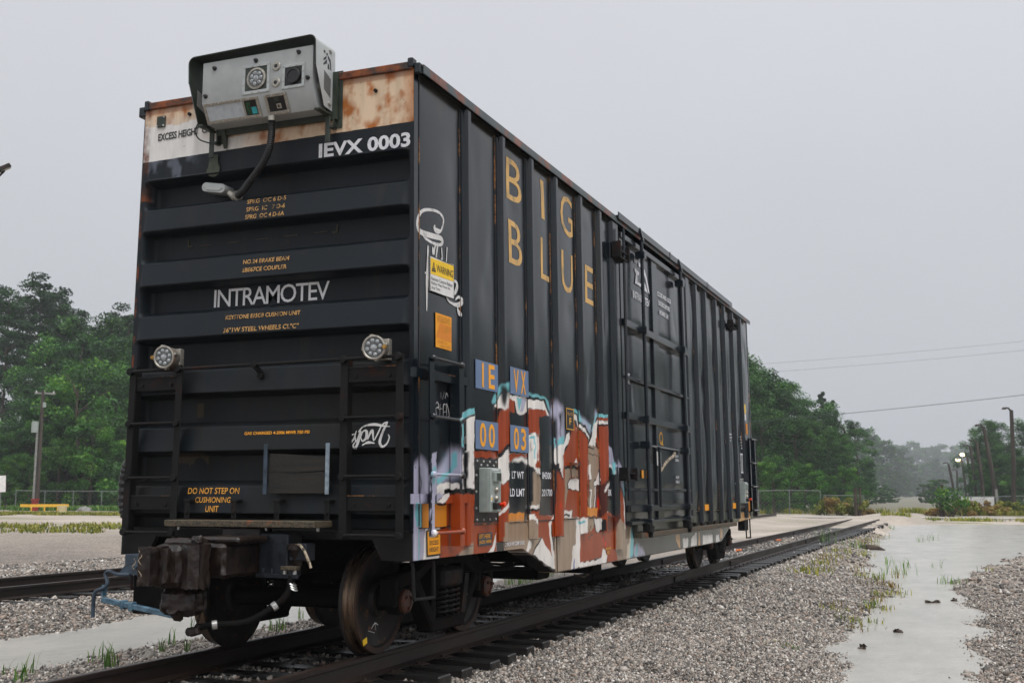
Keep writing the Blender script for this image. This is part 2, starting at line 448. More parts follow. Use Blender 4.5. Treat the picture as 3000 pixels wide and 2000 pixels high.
GRAF=[["L",2,[-0.06,1.55,0.06,1.65,0.13,1.7,0.22,1.63,0.27,1.58,0.27,1.3,0.15,1.3,0.14,1.11,0.22,1.09,0.23,0.86,0.09,0.81,-0.04,0.83,-0.07,1.11]],
["K",1,[0.09,1.6,0.12,1.47,0.1,1.3,0.05,1.19,0.07,1.12,0.11,1.14,0.12,1.3,0.14,1.47,0.12,1.6]],
["C",0,[0.04,1.3,0.15,1.3,0.15,1.11,0.05,1.11,0.03,1.21]],
["L",3,[0.39,1.56,0.47,1.61,0.61,1.71,0.71,1.8,0.76,1.76,0.9,1.78,0.94,1.75,0.96,1.55,0.81,1.52,0.6,1.49,0.39,1.42]],
["C",1,[0.74,1.72,0.85,1.76,0.84,1.62,0.73,1.56,0.6,1.51,0.41,1.46,0.41,1.51,0.58,1.54,0.72,1.62]],
["C",0,[0.96,2.11,1.22,2.17,1.22,2.12,1.1,2.08,0.99,2.05,0.99,1.8,0.95,1.8]],
["K",0,[0.99,2.06,1.12,2.08,1.22,2.12,1.22,2.1,1.07,2.05,1.02,1.83,0.99,1.78]],
["W",0,[1.06,2.05,1.22,2.1,1.21,1.71,1.21,1.43,0.96,1.42,0.96,1.73,1.05,1.78]],
["K",1,[0.98,1.75,1.1,1.77,1.11,1.68,1.07,1.61,1.09,1.55,1.05,1.47,1.08,1.42,0.97,1.42]],
["W",0,[0.4,1.43,0.49,1.47,0.6,1.48,0.9,1.47,0.9,1.42,0.56,1.42,0.56,1.38,0.4,1.37]],
["L",0,[0.42,1.38,0.58,1.38,0.44,1.31]],
["W",0,[0.58,1.38,0.69,1.38,0.68,1.31,0.43,1.3]],
["K",0,[0.56,1.42,1.21,1.43,1.21,1.38,0.56,1.38]],
["B",0,[0.6,1.31,0.73,1.38,1.21,1.38,1.21,1.11,1.74,1.11,1.74,0.84,1.2,0.81,0.49,0.83,0.49,1.09,0.61,1.09]],
["E",1,[1.01,0.89,1.17,0.94,1.28,0.89,1.31,0.86,1.39,0.83,1.2,0.8,0.83,0.81,0.84,0.85]],
["K",1,[0.82,0.85,0.88,0.87,0.9,0.84,0.85,0.83]],
["W",0,[0.22,1.1,0.27,1.1,0.49,1.1,0.5,0.81,0.18,0.8]],
["C",0,[0.09,1.1,0.12,1.1,0.12,0.82,0.09,0.81]],
["S",1,[0.26,1.61,0.34,1.66,0.34,1.03,0.27,1.03]],
["L",1,[0.27,1.54,0.32,1.55,0.3,1.47,0.32,1.42,0.28,1.39]],
["L",1,[0.27,1.23,0.33,1.26,0.31,1.17,0.28,1.15]],
["L",0,[0.34,1.71,0.41,1.73,0.41,1.02,0.34,1.03]],
["C",1,[0.36,1.61,0.4,1.6,0.39,1.47,0.36,1.44]],
["C",1,[1.62,2.25,1.69,2.32,1.87,2.44,2.08,2.48,2.08,2.38,1.87,2.36,1.71,2.24,1.66,2.23]],
["W",0,[1.69,2.21,1.87,2.34,2.08,2.38,2.08,2.19,1.92,2.2,1.76,2.21]],
["K",2,[1.87,2.42,1.91,2.45,2.0,2.44,2.07,2.39,2.03,2.28,1.97,2.22,1.9,2.27]],
["B",1,[1.86,2.18,2.08,2.23,2.07,1.87,1.89,1.79,1.75,1.75,1.76,2.06]],
["B",0,[1.21,1.77,1.76,1.79,1.76,1.72,1.2,1.71]],
["K",0,[1.75,1.74,1.89,1.79,2.07,1.88,2.06,1.82,1.89,1.75,1.76,1.69]],
["W",0,[1.76,1.7,1.89,1.75,2.06,1.82,2.06,1.52,1.9,1.45,1.76,1.56]],
["K",0,[1.9,1.45,2.06,1.52,2.06,1.5,1.9,1.43]],
["B",0,[1.67,1.43,2.06,1.5,2.04,0.92,1.73,0.93,1.71,0.85,1.2,0.82,1.2,1.12,1.66,1.11]],
["W",0,[1.7,1.19,1.82,1.21,1.93,1.24,2.05,1.3,2.05,1.26,1.93,1.2,1.7,1.16]],
["W",0,[1.74,1.01,1.73,0.93,1.67,0.84,1.52,0.82,1.64,0.9]],
["W",0,[2.07,2.36,2.24,2.36,2.57,2.39,2.61,2.25,2.46,2.18,2.27,2.18,2.22,2.3,2.07,2.31]],
["C",0,[2.28,2.35,2.42,2.35,2.34,2.21,2.29,2.28]],
["L",0,[2.42,2.35,2.56,2.35,2.45,2.21,2.36,2.21]],
["B",0,[2.07,2.32,2.21,2.31,2.21,2.19,2.06,2.19]],
["B",0,[2.06,1.78,2.57,1.79,2.57,1.75,2.33,1.75,2.14,1.71,2.06,1.69]],
["W",1,[2.12,1.69,2.26,1.74,2.41,1.75,2.58,1.73,2.58,1.68,2.41,1.71,2.26,1.7]],
["O",0,[2.04,1.19,2.46,1.2,2.45,1.11,2.03,1.11]],
["E",0,[1.94,1.11,2.57,1.11,2.58,0.79,2.49,0.8,1.92,0.81,1.92,0.93]],
["G",4,[2.03,1.1,2.55,1.1,2.56,0.9,2.03,0.93]],
["B",0,[2.62,2.25,2.9,2.28,2.89,1.63,2.78,1.67,2.71,1.72,2.86,1.79,2.87,2.0,2.61,2.0]],
["W",0,[2.6,1.99,2.82,2.02,2.88,1.97,2.86,1.74,2.78,1.67,2.89,1.65,2.89,1.58,2.79,1.63,2.59,1.69]],
["C",0,[2.64,1.97,2.78,1.98,2.82,1.95,2.81,1.77,2.77,1.73,2.78,1.95,2.65,1.95]],
["K",1,[2.67,1.94,2.69,1.91,2.67,1.87,2.7,1.84,2.67,1.81,2.65,1.87]],
["E",1,[2.74,1.62,2.85,1.59,2.89,1.52,2.88,1.24,2.64,1.24,2.71,1.32]],
["W",0,[2.65,1.26,2.88,1.27,2.88,1.23,2.64,1.23]],
["K",0,[2.64,1.23,2.87,1.23,2.87,1.2,2.64,1.2]],
["B",0,[2.64,1.2,2.88,1.21,2.87,1.12,2.64,1.17]],
["W",0,[2.56,1.18,2.75,1.17,2.86,1.12,2.86,1.05,2.79,1.11,2.58,1.13]],
["E",0,[2.58,1.13,2.77,1.11,2.86,1.05,2.87,0.92,2.57,0.93]],
["C",1,[2.59,2.42,2.76,2.42,2.88,2.42,3.12,2.41,3.2,2.38,3.27,2.26,3.21,2.29,3.12,2.38,2.88,2.39,2.59,2.39]],
["K",0,[2.59,2.39,2.88,2.39,3.1,2.39,3.21,2.27,3.17,2.25,3.03,2.36,2.58,2.35]],
["W",0,[2.58,2.35,3.03,2.37,3.1,2.32,3.23,2.22,3.14,2.23,2.99,2.28,2.9,2.27,2.58,2.26]],
["B",0,[2.9,2.27,3.09,2.27,3.17,2.22,2.9,2.19]],
["L",3,[3.22,2.23,3.36,2.35,3.44,2.41,3.69,2.35,3.7,1.96,3.49,1.91,3.5,2.21,3.36,2.22]],
["K",2,[3.55,2.27,3.67,2.3,3.64,2.17,3.61,2.06,3.64,2.0,3.57,2.03,3.59,2.17]],
["C",0,[3.38,1.99,3.43,1.99,3.44,1.9,3.4,1.87]],
["C",0,[3.48,1.96,3.69,2.04,3.68,1.94,3.5,1.9]],
["W",0,[3.38,1.86,3.43,1.9,3.45,1.74,3.42,1.68,3.37,1.74]],
["W",0,[3.49,1.9,3.68,1.94,3.77,2.04,3.88,2.09,3.88,2.01,3.81,1.93,3.71,1.89,3.66,1.81,3.68,1.72,3.71,1.53,3.67,1.55,3.54,1.67,3.5,1.79]],
["B",1,[3.48,1.65,3.58,1.59,3.7,1.49,3.67,0.91,3.29,0.93,3.26,1.01,3.35,1.13,3.41,1.28]],
["R",2,[3.55,1.28,3.62,1.27,3.6,1.24,3.54,1.24]],
["B",0,[2.87,1.16,3.35,1.15,3.3,1.04,3.36,0.75,3.34,0.61,3.03,0.78,2.95,0.92,2.85,0.93]],
["W",0,[3.29,1.13,3.39,1.16,3.26,1.06,3.28,0.98,3.37,0.68,3.34,0.61,3.28,0.7,3.2,1.0,3.18,1.07]],
["K",0,[3.25,1.06,3.28,1.05,3.3,0.97,3.36,0.77,3.33,0.77,3.26,0.97]],
["E",0,[2.56,0.93,2.87,0.94,2.94,0.92,2.69,0.76,2.54,0.79,2.49,0.8]],
["W",0,[2.6,0.91,2.68,0.91,2.65,0.84,2.56,0.78,2.5,0.8]],
["K",0,[2.94,0.93,2.98,0.92,2.74,0.78,2.67,0.77]],
["W",0,[2.97,0.92,3.37,0.66,3.36,0.58,3.15,0.62,2.71,0.77]],
["C",1,[4.03,2.35,4.27,2.35,4.31,2.29,4.55,2.23,4.67,2.2,4.61,2.1,4.49,2.19,4.23,2.22,4.2,2.3,4.02,2.31]],
["L",3,[4.31,2.28,4.55,2.23,4.64,2.2,4.64,2.12,4.51,2.11,4.34,2.22]],
["K",0,[4.02,2.31,4.2,2.31,4.23,2.22,4.49,2.19,4.61,2.1,4.58,2.07,4.46,2.16,4.19,2.2,4.16,2.29,4.02,2.29]],
["W",0,[4.02,2.29,4.17,2.29,4.2,2.2,4.47,2.16,4.59,2.07,4.58,2.02,4.48,2.1,4.17,2.16,4.14,2.22,4.02,2.23]],
["K",0,[4.02,2.23,4.14,2.22,4.17,2.17,4.48,2.11,4.58,2.03,4.55,1.99,4.44,2.08,4.12,2.14,4.08,2.21,4.02,2.21]],
["B",0,[3.95,2.1,4.03,2.21,4.13,2.15,4.46,2.09,4.57,2.01,4.51,1.11,3.96,1.12,3.95,1.2,3.69,1.19,3.65,1.5,3.66,1.81,3.79,1.91,3.88,2.01]],
["E",0,[3.71,1.66,4.22,1.68,4.22,1.59,4.07,1.57,3.89,1.57,3.8,1.5,3.81,1.42,3.72,1.28,3.68,1.19]],
["K",0,[3.68,1.69,4.05,1.7,4.22,1.69,4.22,1.66,4.02,1.67,3.7,1.66]],
["W",0,[4.03,1.73,4.12,1.8,4.16,1.75,4.17,1.7,4.06,1.7]],
["K",0,[3.79,1.5,3.87,1.55,4.12,1.58,4.22,1.57,4.21,1.41,3.79,1.43]],
["W",0,[3.82,1.5,3.9,1.55,4.1,1.57,4.21,1.55,4.2,1.42,3.82,1.44]],
["W",0,[3.68,1.2,3.95,1.19,3.92,1.11,3.67,1.12]],
["K",0,[3.68,1.16,3.87,1.16,3.86,1.13,3.67,1.14]],
["E",0,[3.67,1.12,4.1,1.11,4.08,0.83,3.93,0.52,3.46,0.51,3.39,0.51,3.35,0.61,3.37,0.92,3.66,0.92]],
["W",0,[4.1,1.11,4.52,1.11,4.5,0.91,4.25,0.92,4.21,0.55,3.89,0.53,3.97,0.8,4.07,0.82]],
["V",0,[3.96,0.54,4.0,0.65,4.03,0.66,4.01,0.54]],
["C",0,[4.19,1.07,4.42,1.07,4.42,1.05,4.18,1.04]],
["C",0,[4.68,2.13,4.8,2.26,4.88,2.37,5.37,2.37,5.37,2.33,4.97,2.32,4.88,2.28,4.75,2.13]],
["L",3,[4.8,2.33,4.88,2.4,4.96,2.36,4.89,2.32]],
["B",0,[4.98,2.32,5.37,2.33,5.36,2.29,4.94,2.28]],
["W",0,[4.58,1.96,4.79,2.22,4.94,2.28,5.36,2.29,5.36,2.25,4.95,2.23,4.9,2.09,4.84,1.99,4.81,1.83,4.76,1.96]],
["K",0,[4.95,2.23,5.36,2.25,5.36,2.22,4.99,2.2,4.92,2.08]],
["B",0,[4.98,2.21,5.38,2.23,5.33,1.51,5.05,1.46,5.02,1.79,4.93,1.96,4.84,2.04,4.94,2.08]],
["E",0,[4.56,1.96,4.89,1.95,5.04,1.86,4.99,1.7,4.84,1.55,4.55,1.55]],
["K",0,[4.56,1.94,4.78,1.93,4.77,1.92,4.56,1.92]],
["K",0,[4.57,1.86,4.91,1.85,4.91,1.84,4.57,1.85]],
["W",0,[4.55,1.73,4.61,1.73,4.62,1.55,4.54,1.55]],
["W",0,[4.84,1.55,4.96,1.66,5.05,1.55,5.04,1.5,4.84,1.49]],
["E",0,[4.55,1.55,4.75,1.55,4.72,1.22,4.53,1.22]],
["K",0,[4.69,1.51,4.75,1.55,5.06,1.54,5.04,1.49,4.74,1.47]],
["W",0,[4.71,1.51,4.78,1.55,4.97,1.54,5.03,1.5,4.74,1.48]],
["W",0,[4.54,1.44,4.63,1.44,4.62,1.22,4.58,1.23,4.59,1.42,4.54,1.42]],
["W",0,[4.76,1.48,4.8,1.48,4.79,1.22,4.75,1.22]],
["D",1,[4.81,1.47,5.05,1.49,5.35,1.55,5.32,1.12,5.02,1.08,4.53,1.11,4.53,1.13,4.88,1.12,4.9,1.22,4.79,1.22]],
["R",3,[4.85,1.33,4.95,1.33,4.98,1.25,4.91,1.17,4.88,1.22]],
["W",0,[5.18,1.43,5.32,1.5,5.36,1.54,5.38,1.5,5.28,1.42,5.19,1.4]],
["W",0,[5.2,1.1,5.31,1.18,5.33,1.17,5.29,1.1]],
["O",0,[4.51,1.22,4.9,1.22,4.87,1.12,4.51,1.12]],
["E",0,[4.51,1.11,4.76,1.1,4.75,0.98,4.63,0.94,4.5,0.93]],
["B",1,[4.24,0.92,4.62,0.94,5.03,1.1,5.32,1.17,5.69,1.07,6.18,0.97,6.14,0.55,5.27,0.54,5.22,0.69,5.11,0.73,5.02,0.63,4.44,0.6,4.2,0.6]],
["K",0,[4.74,1.1,5.1,1.09,5.07,0.95,4.94,0.91,4.8,0.94]],
["W",0,[4.77,1.09,5.07,1.09,5.04,0.96,4.93,0.92,4.83,0.95]],
["K",0,[5.05,1.05,5.14,1.08,5.25,1.06,5.24,0.93,5.04,0.93]],
["D2",1,[4.56,0.97,4.6,0.97,4.6,0.94,4.56,0.94]],
["D2",1,[4.61,1.01,4.65,1.01,4.65,0.97,4.61,0.98]],
["D2",1,[4.62,0.93,4.71,0.92,4.7,0.89,4.62,0.89]],
["D2",1,[4.55,0.9,4.61,0.89,4.61,0.85,4.54,0.85]],
["R",1,[5.1,0.88,5.16,0.88,5.15,0.81,5.09,0.81]],
["R",1,[5.16,0.8,5.23,0.8,5.23,0.74,5.16,0.75]],
["W",0,[4.2,0.6,4.88,0.6,5.02,0.63,5.1,0.72,5.19,0.71,5.22,0.65,5.26,0.63,5.22,0.54,4.2,0.53]],
["L",1,[5.36,1.97,5.51,1.97,5.6,1.84,5.67,1.77,5.81,1.74,5.61,1.71,5.36,1.76]],
["W",0,[5.36,1.76,5.61,1.71,5.73,1.65,5.66,1.63,5.48,1.7,5.35,1.72]],
["C",1,[5.55,1.8,5.69,1.77,5.64,1.62,5.55,1.64,5.52,1.71]],
["L",2,[5.8,1.81,5.96,1.74,6.1,1.5,6.04,1.38,5.91,1.52,5.83,1.7]],
["C",1,[6.02,1.63,6.15,1.5,6.12,1.39,6.02,1.33]],
["D",3,[5.29,1.1,5.69,1.09,5.91,1.16,5.89,0.96,5.28,0.92]],
["B",1,[5.87,1.47,6.02,1.34,6.07,0.97,5.86,1.03]],
["E",1,[5.66,0.98,5.87,1.07,6.1,0.96,6.3,0.96,6.26,0.63,6.12,0.52,5.73,0.53,5.63,0.68]],
["W",0,[6.02,1.37,6.07,1.26,6.09,0.94,6.05,0.93,6.02,1.16]],
["Y",0,[6.31,0.95,6.36,0.96,6.28,0.54,6.08,0.53,6.16,0.72,6.25,0.74]],
["C",2,[6.37,0.95,6.46,0.76,6.41,0.56,6.24,0.55,6.29,0.72]],
["L",2,[6.46,0.67,6.56,0.72,6.73,0.7,6.91,0.65,7.02,0.55,6.45,0.55]],
["C",2,[6.6,0.74,6.68,0.68,6.63,0.56,6.51,0.57]],
["A",0,[8.76,0.77,9.05,0.77,9.07,0.57,8.96,0.58,8.79,0.69]],
["W",1,[9.23,0.7,9.61,0.69,9.54,0.54,9.24,0.54]],
["W",1,[9.81,0.68,10.21,0.77,10.18,0.55,9.77,0.56]],
["A",0,[10.37,0.77,10.44,0.77,10.45,0.54,10.31,0.54]],
["W",1,[10.66,0.7,11.44,0.69,11.41,0.55,10.63,0.54]],
["W",1,[11.71,0.67,11.97,0.67,12.02,0.55,11.7,0.54]],
["A",0,[12.06,0.77,12.29,0.77,12.31,0.64,12.08,0.57]],
["A",1,[13.95,0.88,14.16,1.03,14.62,1.03,14.59,0.9,14.78,0.89,14.86,1.02,14.97,1.07,15.18,0.88,15.17,0.84,13.94,0.84]]]
# ------------------------------------------------------------------ lettering
def text_mesh(body, spacing=1.0, bold=0.0, res=3):
    cu = bpy.data.curves.new('lettering', 'FONT')
    cu.body = body; cu.size = 1.0; cu.space_character = spacing; cu.offset = bold; cu.resolution_u = res
    cu.fill_mode = 'BOTH'
    ob = bpy.data.objects.new('lettering', cu); COL.objects.link(ob)
    bpy.context.view_layer.update()
    dg = bpy.context.evaluated_depsgraph_get()
    me = bpy.data.meshes.new_from_object(ob.evaluated_get(dg))
    V = np.array([v.co[:] for v in me.vertices]); F = [tuple(p.vertices) for p in me.polygons]
    bpy.data.objects.remove(ob); bpy.data.curves.remove(cu); bpy.data.meshes.remove(me)
    return V, F

def text(body, plane, pos, u0, u1, v0, v1, mat, parent, name='lettering', spacing=1.0, bold=0.0, taper=True, skew=0.0, dv=0.0):
    """Lettering filling u0..u1 x v0..v1; plane 'end' (x,z at y=pos) or 'side' (y,z at x=pos)."""
    V, F = text_mesh(body, spacing, bold)
    lo = V.min(0); hi = V.max(0)
    u = u0 + (V[:, 0] - lo[0]) / (hi[0] - lo[0]) * (u1 - u0)
    fv = (V[:, 1] - lo[1]) / (hi[1] - lo[1])
    v = v0 + fv * (v1 - v0) + dv * (u - u0) / max(1e-6, u1 - u0)
    if plane == 'side' and pos is None:
        import bmesh
        bm = bmesh.new(); vv = [bm.verts.new((a_, b_, 0)) for a_, b_ in zip(u, v)]
        for f_ in F:
            try: bm.faces.new([vv[i] for i in f_])
            except ValueError: pass
        bmesh.ops.triangulate(bm, faces=bm.faces[:])
        for _ in range(5):
            ed = [e_ for e_ in bm.edges if e_.calc_length() > .05]
            if not ed: break
            bmesh.ops.subdivide_edges(bm, edges=ed, cuts=1); bmesh.ops.triangulate(bm, faces=bm.faces[:])
        bm.verts.index_update()
        u = np.array([q.co.x for q in bm.verts]); v = np.array([q.co.y for q in bm.verts]); F = [tuple(q.index for q in f_.verts) for f_ in bm.faces]; bm.free()
    P = np.full(len(u), 0.0 if pos is None else pos)
    if plane == 'side' and pos is None: P = WS + panel_disp(u, v) + .003
    if plane == 'end' and pos is None: P = edepth(u, v) - .006
    A = np.stack([u, P, v], 1) if plane == 'end' else np.stack([P, u, v], 1)
    return mkobj(name, A, F, mat, parent, taper, 0)

def decal(poly, plane, pos, mat, parent, name='sticker', taper=True, th=.0015):
    n = len(poly)
    mk = (lambda p, a: (p[0], a, p[1])) if plane == 'end' else (lambda p, a: (a, p[0], p[1]))
    s = 1 if plane == 'side' else -1
    vs = [mk(p, pos) for p in poly] + [mk(p, pos + s * th) for p in poly]
    fs = [tuple(range(n, 2 * n))] + [(i, (i + 1) % n, (i + 1) % n + n, i + n) for i in range(n)]
    return mkobj(name, vs, fs, mat, parent, taper, 0)

def smoothpath(pts, k=6):
    P = [np.array(p, float) for p in pts]
    if len(P) < 3: return P
    o = []
    Q = [2 * P[0] - P[1]] + P + [2 * P[-1] - P[-2]]
    for i in range(1, len(Q) - 2):
        for j in range(k):
            s = j / k
            a, b_, c, d = Q[i - 1], Q[i], Q[i + 1], Q[i + 2]
            o.append(.5 * (2 * b_ + (c - a) * s + (2 * a - 5 * b_ + 4 * c - d) * s * s + (3 * b_ - a - 3 * c + d) * s ** 3))
    o.append(P[-1])
    return o

def ribbon(strokes, plane, pos, width, mat, parent, name, taper=True):
    """Brush strokes lying flat on a wall; each stroke a smooth ribbon with round ends."""
    vs = []; fs = []
    s = 1 if plane == 'side' else -1
    for si, st in enumerate(strokes):
        P = smoothpath(st); n = len(P); o = len(vs)
        for i, p in enumerate(P):
            d = P[min(i + 1, n - 1)] - P[max(i - 1, 0)]
            d = d / (np.linalg.norm(d) + 1e-9); nn = np.array([-d[1], d[0]])
            q = i / max(1, n - 1)
            wdt = width * .5 * (.75 + .25 * math.sin(3 + 9 * q)) * min(1, .45 + 6 * q, .45 + 6 * (1 - q))
            for sg in (1, -1):
                c = p + nn * wdt * sg
                vs.append((c[0], (float(edepth(np.array([c[0]]), np.array([c[1]]))[0]) - .006 if pos is None else pos) + s * .0004 * si, c[1]) if plane == 'end' else ((WS + float(panel_disp(np.array([c[0]]), np.array([c[1]]))[0]) + .003 if pos is None else pos) + s * .0004 * si, c[0], c[1]))
        fs += [(o + 2 * i, o + 2 * i + 1, o + 2 * i + 3, o + 2 * i + 2) for i in range(n - 1)]
    return mkobj(name, vs, fs, mat, parent, taper, 0)

# ------------------------------------------------------------------ sprayed paint, laid out on the side in metres (y, z)
PC = {'L': lin(184, 182, 204), 'C': lin(124, 196, 204), 'W': lin(242, 236, 230), 'K': lin(16, 18, 20), 'B': lin(158, 64, 24),
      'D': lin(84, 30, 16), 'E': lin(160, 140, 120), 'O': lin(222, 136, 20), 'G': lin(150, 122, 96), 'R': lin(222, 40, 14),
      'V': lin(78, 106, 170), 'Y': lin(214, 200, 180), 'A': lin(214, 164, 108), 'D2': lin(96, 60, 38), 'S': lin(30, 34, 48)}
PR = .005
PY0, PY1, PZ0, PZ1 = -.25, 15.75, .42, 2.62
def boxblur(a, r):
    if r < 1: return a
    for ax in (0, 1):
        p = np.pad(a, [(r, r) if i == ax else (0, 0) for i in range(2)], mode='edge')
        c = np.cumsum(p, axis=ax); z = np.zeros_like(np.take(c, [0], axis=ax)); c = np.concatenate([z, c], axis=ax)
        n = a.shape[ax]
        a = (np.take(c, range(2 * r + 1, 2 * r + 1 + n), axis=ax) - np.take(c, range(0, n), axis=ax)) / (2 * r + 1)
    return a

def raster():
    ny = int((PY1 - PY0) / PR) + 1; nz = int((PZ1 - PZ0) / PR) + 1
    img = np.zeros((ny, nz, 4))
    Y = PY0 + np.arange(ny) * PR; Z = PZ0 + np.arange(nz) * PR
    # old grey sill paint under the door and beyond
    g = np.clip((1.07 - Z) / .03, 0, 1)[None, :] * np.clip((Y - 6.15) / .3, 0, 1)[:, None]
    for k, c in enumerate(lin(74, 77, 71)): img[..., k] = c
    img[..., 3] = g * .92
    for col, soft, fl in GRAF:
        P = np.array(fl).reshape(-1, 2)
        pad = .02 + .03 * soft
        i0 = max(0, int((P[:, 0].min() - pad - PY0) / PR)); i1 = min(ny, int((P[:, 0].max() + pad - PY0) / PR) + 2)
        j0 = max(0, int((P[:, 1].min() - pad - PZ0) / PR)); j1 = min(nz, int((P[:, 1].max() + pad - PZ0) / PR) + 2)
        if i1 <= i0 or j1 <= j0: continue
        yy, zz = np.meshgrid(Y[i0:i1], Z[j0:j1], indexing='ij')
        wob = .006
        yy = yy + wob * np.sin(zz * 37 + P[0, 0] * 9); zz = zz + wob * np.sin(yy * 31 + P[0, 1] * 7)
        ins = np.zeros(yy.shape, bool)
        n = len(P)
        for k in range(n):
            y1, z1 = P[k]; y2, z2 = P[(k + 1) % n]
            if z1 == z2: continue
            c = ((z1 > zz) != (z2 > zz)) & (yy < (y2 - y1) * (zz - z1) / (z2 - z1) + y1)
            ins ^= c
        a = ins.astype(float)
        a = boxblur(a, 0 if soft == 0 else int(2.2 * soft))
        if soft >= 2: a = boxblur(a, int(2 * soft))
        c = np.array(PC[col]); old = img[i0:i1, j0:j1]
        na = a + old[..., 3] * (1 - a)
        for k in range(3):
            old[..., k] = np.where(na > 1e-4, (c[k] * a + old[..., k] * old[..., 3] * (1 - a)) / np.maximum(na, 1e-4), c[k])
        old[..., 3] = na
    return img
PAINT = raster()
def paint_at(y, z):
    fy = np.clip((np.asarray(y) - PY0) / PR, 0, PAINT.shape[0] - 1.001); fz = (np.asarray(z) - PZ0) / PR
    ok = (fz >= 0) & (fz <= PAINT.shape[1] - 1.001); fz = np.clip(fz, 0, PAINT.shape[1] - 1.001)
    i = fy.astype(int); j = fz.astype(int); u = (fy - i)[:, None]; v = (fz - j)[:, None]
    c = PAINT[i, j] * (1 - u) * (1 - v) + PAINT[i + 1, j] * u * (1 - v) + PAINT[i, j + 1] * (1 - u) * v + PAINT[i + 1, j + 1] * u * v
    c[:, 3] *= ok
    return c
def set_paint(o, cols):
    a = o.data.color_attributes.new('paint', 'FLOAT_COLOR', 'POINT')
    a.data.foreach_set('color', np.asarray(cols, dtype=np.float32).ravel())

def gridobj(name, X, mat, parent, taper=True, cols=None, smooth=40):
    """X: array (nu, nv, 3)."""
    nu, nv = X.shape[:2]
    idx = np.arange(nu * nv).reshape(nu, nv)
    F = np.stack([idx[:-1, :-1], idx[1:, :-1], idx[1:, 1:], idx[:-1, 1:]], -1).reshape(-1, 4)
    A = X.reshape(-1, 3).copy()
    if taper: A[:, 0] *= 1 - .0085 * (A[:, 2] - 3)
    A -= np.array(wloc(parent))
    me = bpy.data.meshes.new(name)
    me.vertices.add(len(A)); me.vertices.foreach_set('co', A.astype(np.float32).ravel())
    me.loops.add(len(F) * 4); me.loops.foreach_set('vertex_index', F.astype(np.int32).ravel())
    me.polygons.add(len(F)); me.polygons.foreach_set('loop_start', np.arange(0, len(F) * 4, 4, dtype=np.int32))
    me.update(calc_edges=True)
    me.polygons.foreach_set('use_smooth', np.ones(len(F), bool))
    if smooth: me.set_sharp_from_angle(angle=math.radians(smooth))
    me.materials.append(mat)
    o = bpy.data.objects.new(name, me); COL.objects.link(o); o.parent = parent
    if cols is not None: set_paint(o, cols)
    return o
# ------------------------------------------------------------------ ground, water, tracks
PUD_R = [(4.25, -1.0), (4.2, 4.1), (4.05, 4.94), (3.99, 7.28), (4.02, 10.06), (4.11, 12.75), (4.11, 16.0), (3.8, 17.9), (2.89, 21.0), (2.26, 30.7), (1.78, 43.8), (1.3, 60), (1.07, 68),
         (10, 72), (24, 74), (24, 50), (14, 44), (7.16, 31.8), (6.02, 22.25), (5.3, 17.8), (5.41, 14.0), (5.69, 11.5), (5.6, 7.3), (5.71, 4.4), (5.8, -1.0)]
PUD_L = [(-5.6, -6), (-5.85, 2.9), (-5.93, 4.6), (-6.2, 5.8), (-5.9, 8), (-6.2, 14), (-6.0, 22), (-6.4, 34), (-5.2, 42), (-3.2, 40), (-3.6, 30), (-4.0, 19.5), (-3.9, 15.6), (-3.5, 9), (-3.44, 5.7), (-3.77, 3.4), (-3.8, 2.3), (-3.7, 1.5), (-3.9, 1.0), (-3.8, -6)]
ZWR, ZWL = -.50, -.46
def sdpoly(P, x, y):
    P = np.array(P); d = np.full(x.shape, 1e9); ins = np.zeros(x.shape, bool); n = len(P)
    for k in range(n):
        a = P[k]; b = P[(k + 1) % n]; e_ = b - a
        t_ = np.clip(((x - a[0]) * e_[0] + (y - a[1]) * e_[1]) / (e_ @ e_), 0, 1)
        d = np.minimum(d, np.hypot(x - a[0] - t_ * e_[0], y - a[1] - t_ * e_[1]))
        if a[1] != b[1]: ins ^= ((a[1] > y) != (b[1] > y)) & (x < (b[0] - a[0]) * (y - a[1]) / (b[1] - a[1]) + a[0])
    return np.where(ins, -d, d)
_r = np.random.default_rng(5); _K = [(_r.uniform(.4, 9), _r.uniform(0, 6.3), _r.uniform(0, 6.3)) for _ in range(26)]
def gnoise(x, y):
    s = 0
    for k, p, q in _K: s = s + np.sin(x * k * math.cos(q) + y * k * math.sin(q) + p) / (1 + k)
    return s
LX = -8.62
